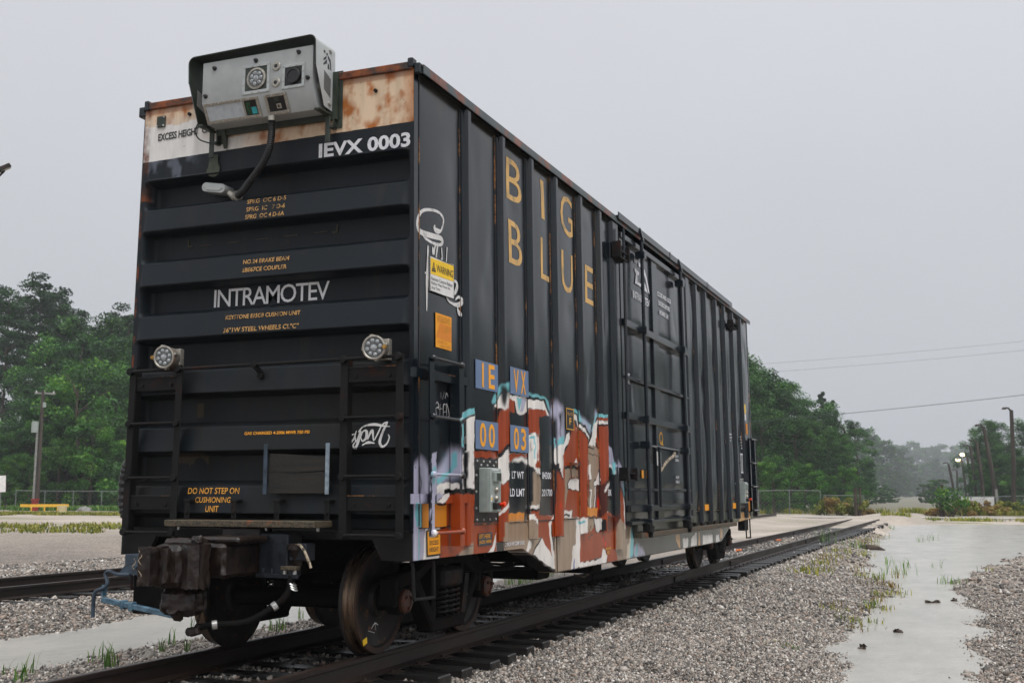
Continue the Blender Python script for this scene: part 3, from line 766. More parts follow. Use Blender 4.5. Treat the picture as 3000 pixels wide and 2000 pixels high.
def ground_h(x, y):
    x = np.asarray(x, float); y = np.asarray(y, float)
    g = gnoise(x, y)
    base = np.interp(x, [-400, -150, -60, -14, -10.6, -10.1, -7.1, -6.4, -5.6, -3.6, -2.5, -1.5, -.86, -.66, .66, .86, 1.5, 2.2, 3.4, 8, 30, 120, 400],
                     [.7, .45, .1, -.34, -.34, -.22, -.22, -.34, -.42, -.42, -.34, -.29, -.275, -.215, -.215, -.275, -.29, -.33, -.42, -.42, -.38, -.2, .1])
    base = base + .018 * g
    base = np.where((np.abs(x) < 2.2) & (y > 46), np.maximum(base, np.interp(y, [46, 58, 62], [-.215, -.06, .01]) - np.clip(np.abs(x) - 1.5, 0, 1) * .4), base)
    far = np.clip((y - 60) / 40, 0, 1) * np.where(np.abs(x) < 2.2, .6, 1)
    base = base * (1 - far) + far * (-.30 + .05 * g * np.clip((y - 70) / 60, 0, 1) + np.clip((y - 140) / 400, 0, 1) * .5)
    sL = sdpoly(PUD_L, x, y) + .10 * g; sR = sdpoly(PUD_R, x, y) + np.where(y > 15, .25, .13) * g
    kL = np.clip((sL + .5) / 1.0, 0, 1); base = np.where(sL < .5, ZWL - .05 * np.clip(-sL, 0, .5) * 2 + np.where(sL > 0, (base - ZWL) * np.clip(sL / .5, 0, 1), 0), base)
    bR = np.maximum(base, ZWR + .05)
    base = np.where(sR < .7, np.where(sR > 0, ZWR + (bR - ZWR) * np.clip(sR / .7, 0, 1), ZWR - .06 * np.clip(-sR * 2, 0, 1)), base)
    return base

def axis(breaks):
    o = []
    for a, b, st in breaks: o.extend(np.arange(a, b - 1e-6, st))
    o.append(breaks[-1][1]); return np.array(o)
gx = axis([(-1500, -200, 130), (-200, -40, 8), (-40, -12, 1.0), (-12, -6.6, .18), (-6.6, -3.0, .12), (-3.0, 2.5, .16), (2.5, 7, .09), (7, 12, .3), (12, 40, 1.4), (40, 200, 16), (200, 1500, 130)])
gy = axis([(-400, -20, 40), (-20, -3, .8), (-3, 12, .1), (12, 24, .18), (24, 48, .4), (48, 100, 1.0), (100, 260, 8), (260, 2400, 120)])
GX, GY = np.meshgrid(gx, gy, indexing='ij')
GZ = ground_h(GX, GY)
def gravel_mat(name, near=True):
    m, t, b = newmat(name)
    tcn = t.nodes.new('ShaderNodeTexCoord')
    v = t.nodes.new('ShaderNodeTexVoronoi'); v.inputs['Scale'].default_value = 26
    t.links.new(tcn.outputs['Object'], v.inputs['Vector'])
    hsv = t.nodes.new('ShaderNodeSeparateColor'); t.links.new(v.outputs['Color'], hsv.inputs[0])
    r = nramp(t, hsv.outputs[0], [(0.0, lin(60, 54, 50)), (.3, lin(114, 105, 97)), (.6, lin(162, 150, 141)), (.85, lin(188, 176, 165)), (1.0, lin(208, 200, 192))])
    dk = nramp(t, v.outputs['Distance'], [(.25, 1.0), (.75, .5)])
    c = nmix(t, 1.0, r.outputs[0], dk.outputs[0], 'MULTIPLY').outputs[2]
    mid = nnoise(t, 5.5, 8, (.5, 1.3, 1), .75); mk = nramp(t, mid.outputs['Fac'], [(.36, (.55, .53, .51)), (.62, (1.05, 1.03, 1.0))])
    c = nmix(t, 1.0, c, mk.outputs[0], 'MULTIPLY').outputs[2]
    big = nnoise(t, .35, 5); bk = nramp(t, big.outputs['Fac'], [(.35, (.74, .72, .70)), (.65, (1.05, 1.0, .96))])
    c = nmix(t, 1.0, c, bk.outputs[0], 'MULTIPLY').outputs[2]
    # sandy tyre-flattened ground farther out
    sp = t.nodes.new('ShaderNodeSeparateXYZ'); t.links.new(tcn.outputs['Object'], sp.inputs[0])
    sn = nnoise(t, .16, 4)
    far = t.nodes.new('ShaderNodeMapRange'); far.inputs['From Min'].default_value = 12; far.inputs['From Max'].default_value = 42
    t.links.new(sp.outputs['Y'], far.inputs['Value'])
    mu = t.nodes.new('ShaderNodeMath'); mu.operation = 'MULTIPLY'; t.links.new(far.outputs[0], mu.inputs[0]); t.links.new(sn.outputs['Fac'], mu.inputs[1])
    c = nmix(t, mu.outputs[0], c, lin(206, 193, 178)).outputs[2]
    gr = nramp(t, nnoise(t, .22, 6, (.35, 1.4, 1)).outputs['Fac'], [(.60, 0.0), (.68, .75)])
    mu2 = t.nodes.new('ShaderNodeMath'); mu2.operation = 'MULTIPLY'; t.links.new(gr.outputs[0], mu2.inputs[0]); t.links.new(far.outputs[0], mu2.inputs[1])
    c = nmix(t, mu2.outputs[0], c, lin(104, 112, 52)).outputs[2]
    soil = t.nodes.new('ShaderNodeMapRange'); soil.inputs['From Min'].default_value = 86; soil.inputs['From Max'].default_value = 99
    t.links.new(sp.outputs['Y'], soil.inputs['Value'])
    c = nmix(t, soil.outputs[0], c, lin(112, 108, 90)).outputs[2]          # overgrown soil beyond the road
    t.links.new(c, b.inputs['Base Color']); b.inputs['Roughness'].default_value = .62
    nbump(t, b, v.outputs['Distance'], .8, .02).invert = True
    return m
M['gravel'] = gravel_mat('gravel_ground')
def flatgrid(name, X, mat):
    nu, nv = X.shape[:2]; idx = np.arange(nu * nv).reshape(nu, nv)
    F = np.stack([idx[:-1, :-1], idx[1:, :-1], idx[1:, 1:], idx[:-1, 1:]], -1).reshape(-1, 4)
    me = bpy.data.meshes.new(name); me.from_pydata(X.reshape(-1, 3).tolist(), [], F.tolist()); me.update()
    me.polygons.foreach_set('use_smooth', np.ones(len(F), bool)); me.materials.append(mat)
    o = bpy.data.objects.new(name, me); COL.objects.link(o); return o
tag(flatgrid('ground', np.stack([GX, GY, GZ], -1), M['gravel']), kind='structure')

def water_mat():
    m, t, b = newmat('muddy_water')
    n = nnoise(t, 1.4, 7, (1, .45, 1), .7); r = nramp(t, n.outputs['Fac'], [(.35, lin(162, 159, 152)), (.65, lin(182, 178, 170))])
    t.links.new(r.outputs[0], b.inputs['Base Color'])
    b.inputs['Roughness'].default_value = .2; b.inputs['IOR'].default_value = 1.33; b.inputs['Specular IOR Level'].default_value = .5
    n1 = nnoise(t, 7, 6, (1, .8, 1), .7); n2 = t.nodes.new('ShaderNodeTexVoronoi'); n2.inputs['Scale'].default_value = 5
    tc2 = t.nodes.new('ShaderNodeTexCoord'); t.links.new(tc2.outputs['Object'], n2.inputs['Vector'])
    mx = t.nodes.new('ShaderNodeMath'); mx.operation = 'ADD'; t.links.new(n1.outputs['Fac'], mx.inputs[0])
    rr = nramp(t, n2.outputs['Distance'], [(.02, .5), (.05, .0), (.09, .35), (.13, 0.0)]); t.links.new(rr.outputs[0], mx.inputs[1])
    nbump(t, b, mx.outputs[0], .6, .016)
    return m
M['water'] = water_mat()
def sheet(name, poly, z, mat):
    me = bpy.data.meshes.new(name); me.from_pydata([(p[0], p[1], z) for p in poly], [], [tuple(range(len(poly)))]); me.update(); me.materials.append(mat)
    o = bpy.data.objects.new(name, me); COL.objects.link(o); return tag(o, kind='structure')
sheet('water', [(-7.0, -8), (-3.0, -8), (-2.75, 5), (-3.0, 46), (-7.0, 46)], ZWL, M['water'])
sheet('water', [(3.1, -3), (6.9, -3), (6.7, 12), (6.6, 18), (7.6, 24), (9, 32), (16, 43), (27, 49), (27, 77), (.35, 73), (.7, 58), (1.2, 43), (1.6, 30), (2.2, 20)], ZWR, M['water'])

# ------------------------------------------------------------------ tracks
M['rail'] = pmat('rail_steel', lin(20, 14, 11), lin(42, 28, 21), .42, .6, scale=5, stretch=(1, .15, 1), bump=.2, rust=(lin(38, 24, 17), lin(62, 40, 26)), rlo=.58, rhi=.75)
M['railtop'] = pmat('rail_head', lin(30, 23, 20), lin(62, 48, 40), .3, .45, metal=.2, scale=4, stretch=(1, .1, 1))
M['tie'] = pmat('wet_tie', lin(14, 13, 13), lin(34, 32, 30), .22, .5, scale=6, stretch=(.25, 3, 1), bump=.45, bscale=18)
M['tieplate'] = pmat('tie_plate', lin(30, 22, 18), lin(58, 42, 32), .5, scale=10)
RP = [(-.07, -.185), (.07, -.185), (.07, -.175), (.012, -.15), (.010, -.052), (.036, -.040), (.0375, -.006), (.030, .0), (-.030, 0), (-.0375, -.006), (-.036, -.040), (-.010, -.052), (-.012, -.15), (-.07, -.175)]
TIEY = {}
def track(name, xc, y0, y1, label, ty0, ty1, sp, x_of=None):
    T = empty(name, (xc, (y0 + y1) / 2, -.36), label, 'railway track')
    xo = x_of or (lambda y: 0.0)
    for s in (-1, 1):
        ys = np.linspace(y0, y1, 2 if x_of is None else 30)
        vs = []; fs = []; n = len(RP)
        for y in ys:
            for (px, pz) in RP: vs.append((xc + xo(y) + s * .7525 + px, y, pz))
        for i in range(len(ys) - 1):
            for k in range(n): fs.append((i * n + k, i * n + (k + 1) % n, (i + 1) * n + (k + 1) % n, (i + 1) * n + k))
        fs += [tuple(range(n)), tuple((len(ys) - 1) * n + k for k in range(n))]
        r = mkobj('rail', vs, fs, M['rail'], T, False, 25)
        mb = MB()
        for i in range(len(ys) - 1):
            xa, xb = xc + xo(ys[i]) + s * .7525, xc + xo(ys[i + 1]) + s * .7525
            mb.add([(xa - .027, ys[i], .0012), (xa + .027, ys[i], .0012), (xb + .027, ys[i + 1], .0012), (xb - .027, ys[i + 1], .0012)], [(0, 1, 2, 3)])
        mb.build('rail_running_band', M['railtop'], r, smooth=0)
        for yj in (11.9, 16.9, 29.0, 37.0) if xc == 0 else ():
            for q in (-1, 1):
                xx = s * .7525 + q * .028
                MB().box(xx - .014, xx + .014, yj - .45, yj + .45, -.145, -.05, .004).build('joint_bar', M['rail'], r)
    i = 0; y = ty0
    rr = random.Random(3 if xc == 0 else 4)
    TIEY[xc] = []
    tie_me = None
    while y < ty1:
        if tie_me is None:
            o = MB().box(-1.33, 1.33, -.115, .115, -.36, -.187, .012).build('tie', M['tie'])
            tie_me = o.data; o.parent = T
        else:
            o = bpy.data.objects.new('tie', tie_me); COL.objects.link(o); o.parent = T
        TIEY[xc].append(y)
        o.location = Vector((xc + xo(y) + rr.uniform(-.04, .04), y, -.362 + rr.uniform(-.008, .004))) - wloc(T)
        o.rotation_euler = (0, rr.uniform(-.006, .006), rr.uniform(-.02, .02))
        o.scale = (rr.uniform(.985, 1.02), rr.uniform(.9, 1.08), 1)
        if y < 26 and xc == 0:
            for s in (-1, 1):
                pl = MB().box(xc + s * .7525 - .15, xc + s * .7525 + .15, y - .09, y + .09, -.187, -.180)
                for q in (-1, 1): pl.box(xc + s * .7525 + q * .088 - .012, xc + s * .7525 + q * .088 + .012, y - .045, y - .02, -.18, -.158)
                pl.build('tie_plate', M['tieplate'], T, smooth=0)
        y += sp * rr.uniform(.94, 1.06)
    return T
track('railway_track', 0, -6, 60, 'railway track with dark wet ties running beneath the boxcar', -1.6, 59, .505)
track('railway_track', LX, -4, 78, 'second railway track left of the boxcar beyond the puddle', -2, 60, .52)

# ------------------------------------------------------------------ loose ballast stones: far too many to count, one mesh
def stones(n, xr, yr, size, seed, dens=None):
    r = np.random.default_rng(seed)
    x = r.uniform(xr[0], xr[1], n); y = r.uniform(yr[0], yr[1], n)
    if dens is not None:
        k = r.random(n) < dens(x, y); x = x[k]; y = y[k]
    return x, y, size * np.exp(r.normal(0, .33, len(x)))
def dry(x, y):
    a = sdpoly(PUD_L, x, y); b = sdpoly(PUD_R, x, y)
    g = gnoise(x, y)
    sa = a + .10 * g; sb = b + .13 * g; s_ = np.minimum(sa, sb)
    return np.where(s_ < -.7, .01, np.where(s_ < .05, .01 + .85 * np.clip((.7 + s_) / .75, 0, 1) ** 3, 1.0))
def not_rail(x, y):
    ok = np.ones_like(x)
    for c in (0, LX):
        for s in (-.7525, .7525): ok = np.where(np.abs(x - c - s) < .085, 0, ok)
    return ok * dry(x, y)
parts = [stones(62000, (1.0, 4.4), (-.3, 8), .0145, 1, not_rail), stones(34000, (1.0, 4.6), (8, 20), .020, 2, not_rail), stones(15000, (5.2, 7.6), (3, 14), .0165, 3, not_rail),
         stones(7000, (-.68, .68), (-1, 14), .019, 4, not_rail), stones(16000, (-4.4, -.85), (-1.5, 12), .018, 5, not_rail), stones(22000, (-7.8, -5.6), (1, 16), .021, 6, not_rail),
         stones(12000, (-16, -9.4), (6, 24), .027, 7, not_rail), stones(9000, (1.0, 3.6), (20, 46), .033, 8, not_rail), stones(7000, (-.68, 1.0), (14, 44), .028, 14, not_rail), stones(9000, (5.2, 11), (14, 32), .027, 9, not_rail)]
sx = np.concatenate([p[0] for p in parts]); sy = np.concatenate([p[1] for p in parts]); ss = np.concatenate([p[2] for p in parts])
# keep tie tops mostly clear
onT = (np.abs(sx) < 1.33); rt = np.random.default_rng(9)
def neart(c):
    T_ = np.array(TIEY[c]); i = np.clip(np.searchsorted(T_, sy), 1, len(T_) - 1)
    return np.minimum(np.abs(sy - T_[i - 1]), np.abs(sy - T_[i])) < .125
keep = ~(onT & neart(0) & (rt.random(len(sx)) < .97)) & ~((np.abs(sx - LX) < 1.33) & neart(LX) & (rt.random(len(sx)) < .95))
sx, sy, ss = sx[keep], sy[keep], ss[keep]
N = len(sx)
cube = np.array([(1.25, 0, 0), (-1.25, 0, 0), (0, 1.2, 0), (0, -1.2, 0), (0, 0, 1.1), (0, 0, -1.1)], float)
cf = np.array([(0, 2, 4), (2, 1, 4), (1, 3, 4), (3, 0, 4), (2, 0, 5), (1, 2, 5), (3, 1, 5), (0, 3, 5)])
rs = np.random.default_rng(21)
Vv = cube[None] * rs.uniform(.6, 1.0, (N, 6, 1)) + rs.uniform(-.35, .35, (N, 6, 3))
q = rs.normal(size=(N, 4)); q /= np.linalg.norm(q, axis=1)[:, None]
w_, x_, y_, z_ = q.T
Rm = np.stack([1 - 2 * (y_**2 + z_**2), 2 * (x_*y_ - z_*w_), 2 * (x_*z_ + y_*w_), 2 * (x_*y_ + z_*w_), 1 - 2 * (x_**2 + z_**2), 2 * (y_*z_ - x_*w_), 2 * (x_*z_ - y_*w_), 2 * (y_*z_ + x_*w_), 1 - 2 * (x_**2 + y_**2)], -1).reshape(N, 3, 3)
Vv = np.einsum('nij,nkj->nki', Rm, Vv * rs.uniform(.6, 1.15, (N, 1, 3)))
Vv *= ss[:, None, None]
gz = ground_h(sx, sy)
gz = np.where((np.abs(sx) < 1.33), gz + .012, gz)
Vv += np.stack([sx, sy, gz + ss * .25], -1)[:, None, :]
FF = (cf[None] + (np.arange(N) * 6)[:, None, None]).reshape(-1, 3)
me = bpy.data.meshes.new('ballast_stones')
me.vertices.add(N * 6); me.vertices.foreach_set('co', Vv.astype(np.float32).ravel())
me.loops.add(len(FF) * 3); me.loops.foreach_set('vertex_index', FF.astype(np.int32).ravel())
me.polygons.add(len(FF)); me.polygons.foreach_set('loop_start', np.arange(0, len(FF) * 3, 3, dtype=np.int32))
me.update(calc_edges=True)
ct = rs.random(N); pal = np.array([lin(74, 70, 66), lin(122, 115, 108), lin(158, 150, 141), lin(188, 179, 169), lin(164, 144, 130), lin(218, 212, 204), lin(102, 99, 97)])
pc = pal[rs.choice(7, N, p=[.16, .22, .22, .16, .1, .06, .08])] * rs.uniform(.8, 1.12, (N, 1))
ca = me.color_attributes.new('tint', 'FLOAT_COLOR', 'POINT')
ca.data.foreach_set('color', np.repeat(np.concatenate([pc, np.ones((N, 1))], 1), 6, axis=0).astype(np.float32).ravel())
m, t, b = newmat('ballast_stone'); a = t.nodes.new('ShaderNodeAttribute'); a.attribute_name = 'tint'
nz = nnoise(t, 60, 3); nv = nramp(t, nz.outputs['Fac'], [(.3, .75), (.7, 1.1)])
t.links.new(nmix(t, 1.0, a.outputs['Color'], nv.outputs[0], 'MULTIPLY').outputs[2], b.inputs['Base Color']); b.inputs['Roughness'].default_value = .5
me.materials.append(m)
o = bpy.data.objects.new('ballast_stones', me); COL.objects.link(o)
tag(o, 'loose grey and pinkish ballast stones around the tracks', 'gravel', kind='stuff')
# ------------------------------------------------------------------ the boxcar (y = 0 is its near end, z = 0 the rail head)
WS, LEN, ZTOP = 1.449, 15.62, 4.985
car = empty('boxcar', (0, LEN / 2, 0), 'weathered black high-cube boxcar with orange graffiti standing on the track', 'boxcar')

def sheared(A):
    x, y, z = A[:, 0], A[:, 1], A[:, 2]
    t_ = (5.67 - WS) / (5.67 - x)
    return paint_at(-8.242 + t_ * (y + 8.242), 1.371 + t_ * (z - 1.371))

def zrows(z0, z1, fine=True):
    if not fine: return np.linspace(z0, z1, max(2, int((z1 - z0) / .05)))
    zf = min(2.56, z1)
    a = np.arange(z0, zf, .0088)
    b_ = np.linspace(zf, z1, max(2, int((z1 - zf) / .04)))
    return np.concatenate([a, b_])

def fb(t_, seed, per):
    r = np.random.default_rng(seed); s = 0
    for k in range(1, 5):
        s = s + np.sin(t_ * 2 * PI * k / per + r.uniform(0, 6.28)) * r.uniform(.4, 1) / k
    return s

def panel_shape(Yg, Zg, y0, y1, z0, z1, seed, amp):
    u = (Yg - y0) / (y1 - y0); vv = (Zg - z0) / (z1 - z0)
    env = np.sin(PI * np.clip(u, 0, 1)) ** .8 * np.clip(np.minimum(vv, 1 - vv) * 12, 0, 1)
    rd = np.random.default_rng(seed + 7)
    d = .55 * fb(Zg, seed, 3.1) * .6 + .8
    for _ in range(int(3 + (z1 - z0) * 1.1)):                     # broad shallow dents and creases
        cy, cz, ry, rz = rd.uniform(y0, y1), rd.uniform(z0, z1), rd.uniform(.10, .24), rd.uniform(.16, .5)
        sl = rd.uniform(-.5, .5)
        d = d - rd.uniform(-.5, 1.0) * np.exp(-((Yg - cy - sl * (Zg - cz)) / ry) ** 2 - ((Zg - cz) / rz) ** 2)
    d = amp * env * d
    return d

PANELS = []
def panel_disp(y, z):
    o_ = np.zeros(len(y))
    for (a_, b_, c_, d_, fn) in PANELS:
        k_ = (y >= a_) & (y <= b_) & (z >= c_) & (z <= d_)
        if k_.any(): o_[k_] = fn(y[k_], z[k_])
    return o_

def side_panel(y0, y1, z0, z1, seed, name='side_panel', x=WS, amp=.016, fine=True, parent=None, mat=None, edge=True):
    ny = max(3, int((y1 - y0) / (.0088 if fine else .03)))
    Yv = np.linspace(y0, y1, ny); Zv = zrows(z0, z1, fine)
    Yg, Zg = np.meshgrid(Yv, Zv, indexing='ij')
    def disp(Yg, Zg):
        return panel_shape(Yg, Zg, y0, y1, z0, z1, seed, amp)
    d = disp(Yg, Zg)
    if name == 'side_panel': PANELS.append((y0, y1, z0, z1, disp))
    X = np.stack([x + d, Yg, Zg], -1)
    cols = paint_at(Yg.ravel(), Zg.ravel()) if fine else np.zeros((Yg.size, 4))
    if z1 > 4.9 and name == 'side_panel':                         # brown run-off hanging below the eave
        thr = (4.80 + .10 * fb(Yg, seed + 3, .55) + .05 * fb(Yg, seed + 4, .13)).ravel(); kk = np.clip((Zg.ravel() - thr) / .03, 0, 1) * .5
        new = kk > cols[:, 3]; cols[new, :3] = lin(66, 60, 44); cols[new, 3] = kk[new]
    return gridobj(name, X, mat or M['carp'], parent or car, True, cols, 0)

mir = lambda y: LEN - y
PAN = [(.1, .926), (.926, 1.781), (1.781, 2.591), (2.591, 3.36), (3.36, 4.224), (4.224, 5.002), (5.002, 5.6)]
for i, (a, b) in enumerate(PAN):
    side_panel(a, b, 1.105, ZTOP, 10 + i)
    side_panel(mir(b), mir(a), 1.105, ZTOP, 40 + i, fine=False)
side_panel(0.002, .088, .845, ZTOP + .04, 3, 'corner_post', WS + .002, .0)
side_panel(mir(.088), mir(.002), .93, ZTOP + .04, 4, 'corner_post', WS + .002, .0, fine=True)
side_panel(5.6, 5.96, 1.105, ZTOP, 5, 'door_jamb', WS, 0)
side_panel(mir(5.96), mir(5.6), 1.105, ZTOP, 6, 'door_jamb', WS, 0, fine=False)

def post(sec, z0, z1, name, parent=None, fine=True, mat=None):
    Zv = zrows(z0, z1, fine)
    # split long spans of the section so that paint keeps its edges
    S = [np.array(sec[0], float)]
    for p in sec[1:]:
        q = S[-1]; p = np.array(p, float); n = max(1, int(np.linalg.norm(p - q) / .014))
        for k in range(1, n + 1): S.append(q + (p - q) * k / n)
    S = np.array(S)
    X = np.zeros((len(S), len(Zv), 3)); X[..., 0] = S[:, 1][:, None]; X[..., 1] = S[:, 0][:, None]; X[..., 2] = Zv[None, :]
    cols = sheared(X.reshape(-1, 3)) if fine else np.zeros((X.shape[0] * X.shape[1], 4))
    o = gridobj(name, X, mat or M['carp'], parent or car, True, cols, 35)
    return o

def hat(a, b, d=.06):
    return [(a - .05, WS + .001), (a - .05, WS + .007), (a - .006, WS + .007), (a, WS + .012), (a + .008, WS + d - .02), (a + .03, WS + d),
            (b - .025, WS + d), (b - .006, WS + d - .015), (b, WS + .007), (b + .03, WS + .007), (b + .03, WS + .001)]
POSTS = [(.975, 1.095), (1.82, 1.938), (2.63, 2.745), (3.40, 3.518), (4.275, 4.395), (5.04, 5.165)]
for i, (a, b) in enumerate(POSTS):
    for far in (False, True):
        aa, bb = (mir(b), mir(a)) if far else (a, b)
        o = post(hat(aa, bb), .925, 4.95, 'side_post', fine=not far)
        mb = MB().box(WS + .001, WS + .010, aa - .062, aa - .051, 1.12, 4.93)
        mb.build('weld_seam', M['seam'], o, True, 0)
        cap = MB().prism([(WS, aa), (WS + .06, aa + .02), (WS + .06, bb - .02), (WS, bb)], 'xy', .922, .927)
        cap.build('post_foot', M['car'], o, True, 0)
post(hat(5.62, 5.90, .055), .69, 4.95, 'door_post')
post(hat(mir(5.90), mir(5.62), .055), .93, 4.95, 'door_post', fine=False)
MB().box(WS + .001, WS + .008, .089, .099, 1.12, 5.0).build('weld_seam', M['seam'], car, True, 0)
MB().box(WS + .001, WS + .008, mir(.099), mir(.089), 1.12, 5.0).build('weld_seam', M['seam'], car, True, 0)

# side sill: shallow at the ends, a deep fishbelly between the trucks
def zbot(y):
    return np.interp(y, [0, 2.42, 3.42, 12.2, 13.2, LEN], [.838, .832, .533, .533, .832, .90])
Yv = np.arange(0.0, LEN + .001, .0115)
rows = np.concatenate([[-.05, -.02, 0.0, .012], np.linspace(.03, 1, 46)])
zb = zbot(Yv)
X = np.zeros((len(Yv), len(rows), 3))
for j, r in enumerate(rows):
    X[:, j, 1] = Yv
    if r < 0:
        X[:, j, 0] = WS - .004 - .02 - (-.02 - r) * 5 - .03; X[:, j, 2] = zb
    else:
        X[:, j, 2] = zb + r * (1.107 - zb)
        X[:, j, 0] = WS - .004 - (.03 if r == 0 else .008 if r < .02 else 0)
cols = paint_at(X[..., 1].ravel(), X[..., 2].ravel())
gridobj('side_sill', X, M['carp'], car, True, cols, 35)
MB().box(WS - .006, WS + .003, .1, LEN - .1, 1.098, 1.108).build('sill_weld', M['seam'], car, True, 0)
MB().box(WS - .02, WS + .002, 3.42, 3.43, .55, 1.09).build('sill_joint', M['under'], car, True, 0)
# far side of the car: wall, posts and sill
MB().box(-WS - .01, -WS + .02, .002, LEN - .002, 1.1, ZTOP).build('far_side_wall', M['car'], car, True)
MB().prism([(0.002, 1.1), (0.002, .838), (2.42, .832), (3.42, .533), (12.2, .533), (13.2, .832), (LEN, .838), (LEN, 1.1)], 'yz', -WS - .005, -WS + .015).build('side_sill', M['car'], car, True)
for (a, b) in POSTS + [(5.62, 5.9)]:
    for (aa, bb) in ((a, b), (mir(b), mir(a))):
        MB().box(-WS - .065, -WS - .011, aa, bb, .93, 4.95, .015).build('side_post', M['car'], car, True)

# near end: one pressed sheet with horizontal corrugations
POCK = [(4.0, 4.285), (3.49, 3.80), (2.99, 3.285), (2.47, 2.784), (1.96, 2.275), (1.44, 1.757), (.98, 1.215)]
ED = .15
BANDS = [(4.285, 4.29), (3.80, 4.0), (3.285, 3.49), (2.784, 2.99), (2.275, 2.47), (1.757, 1.96), (1.215, 1.44)]
BT = .034
def edepth(x, z):
    d = np.zeros_like(z)
    for lo_, hi_ in POCK:
        up = np.clip((hi_ - z) / .042, 0, 1); dn = np.clip((z - lo_) / .065, 0, 1)
        s = np.minimum(up, dn); s = s * s * (3 - 2 * s)
        d = np.maximum(d, s)
    ex = np.clip((1.412 - np.abs(x)) / .06, 0, 1); ex = ex * ex * (3 - 2 * ex)
    # each band leans out towards its lower edge
    tilt = np.zeros_like(z)
    for (b0, b1) in BANDS:
        k = np.clip((b1 - z) / (b1 - b0), 0, 1) * ((z >= b0 - .045) & (z <= b1))
        k = np.where((z < b0) & (z >= b0 - .045), 1.0, k)
        tilt = np.maximum(tilt, k)
    return (d * ED - tilt * BT * (1 - d)) * ex
Xv = np.linspace(-WS, WS, 190); Zv = np.unique(np.concatenate([np.linspace(1.06, 5.0, 270), np.linspace(4.465, 4.535, 24), np.array([k for p in POCK for k in (p[0], p[0] + .065, p[1], p[1] - .042)])]))
Zv = Zv[(Zv >= 1.06) & (Zv <= 5.0)]
Xg, Zg = np.meshgrid(Xv, Zv, indexing='ij')
wav = .0018 * (fb(Xg, 5, 2.1) * np.cos(Zg * 3))
X = np.stack([Xg, edepth(Xg, Zg) + wav * (np.abs(Xg) < 1.4), Zg], -1)
cols = np.zeros((Xg.size, 4)); xf = Xg.ravel(); zf = Zg.ravel()
edge = 4.479 + (xf + 1.344) / 2.78 * .044
for i in np.nonzero(zf > 4.1)[0]:
    x, z = xf[i], zf[i]
    n1 = mnoise.fractal((x * 2.2, z * 2.2, 1.0), 1.0, 2.0, 4); n2 = mnoise.fractal((x * 7, z * 5, 4.0), .9, 2.0, 5); n3 = mnoise.noise((x * 9, z * .8, 9.0))
    if z > edge[i]:
        wht = 1 / (1 + math.exp((x + .62 + .10 * n1) * 14)) if z < 4.82 + .05 * n1 else .25 / (1 + math.exp((x + .9) * 12))
        if z < 4.62 + .05 * n1: wht = max(wht, 1 / (1 + math.exp((x + .25 + .12 * n1) * 12)))
        if z > 4.84 + .04 * n1 and x < -.9: wht *= max(0, 1 - (z - 4.84) * 12)
        st = mnoise.noise((x * 16, z * 1.1, 5.0)); rust = max(0, min(1, .10 + 1.5 * max(0, n2 - .02) + .8 * max(0, st - .15) * max(0, min(1, (z - 4.5) * 2.4)) + 2.6 * max(0, (z - 4.90)) + .9 * max(0, x - 1.33) * 6))
        bei = np.array(lin(230, 206, 176)) * (1 - rust) + np.array(lin(176, 104, 46)) * rust
        if z > 4.94: bei = bei * .5 + np.array(lin(120, 58, 24)) * .5
        c = bei * (1 - wht) + np.array(lin(236, 233, 229)) * wht
        cols[i] = (*c, 1.0)
    elif x < -.75:
        f = max(0, n2 * 1.2 + .12) * min(1, (-.75 - x) * 4) * (1 if z > 4.29 else 0)
        cols[i] = (*lin(126, 132, 146), min(.5, f))
    if x < -1.375 and z < 5.1:
        f = min(1.0, max(0, .5 + n2 * 1.1))
        cols[i] = (*(np.array(lin(112, 58, 28)) * f + np.array(cols[i][:3] if cols[i][3] > .5 else lin(24, 24, 26)) * (1 - f)), max(cols[i][3], f))
for i in np.nonzero((xf < -1.425) & (zf <= 4.1))[0]:
    n2 = mnoise.fractal((xf[i] * 7, zf[i] * 6, 4.0), .9, 2.0, 5)
    cols[i] = (*lin(120, 62, 36), min(.9, max(0, n2 * 3)))
for i in np.nonzero((zf < 2.75) & (np.abs(xf) <= 1.425))[0]:
    n1 = mnoise.fractal((xf[i] * 1.6, zf[i] * 1.2, 3.0), 1.0, 2.0, 4); n3 = mnoise.noise((xf[i] * 11, zf[i] * .9, 2.0))
    cols[i] = (*lin(30, 25, 17), min(.8, max(0, .28 + n1 * .55 + .3 * n3)) * min(1, (2.75 - zf[i]) * 3))
for (x0, x1, z0, z1) in ((-.87, -.66, 1.56, 1.74), (-.82, -.74, 2.07, 2.2), (-1.05, -.66, 1.66, 1.74)):
    for i in np.nonzero((xf > x0) & (xf < x1) & (zf > z0) & (zf < z1))[0]:
        if mnoise.noise((xf[i] * 6, zf[i] * 6, 7)) > -.15: cols[i] = (*lin(74, 62, 46), .85)
gridobj('end_wall', X, M['end'], car, True, cols, 0)
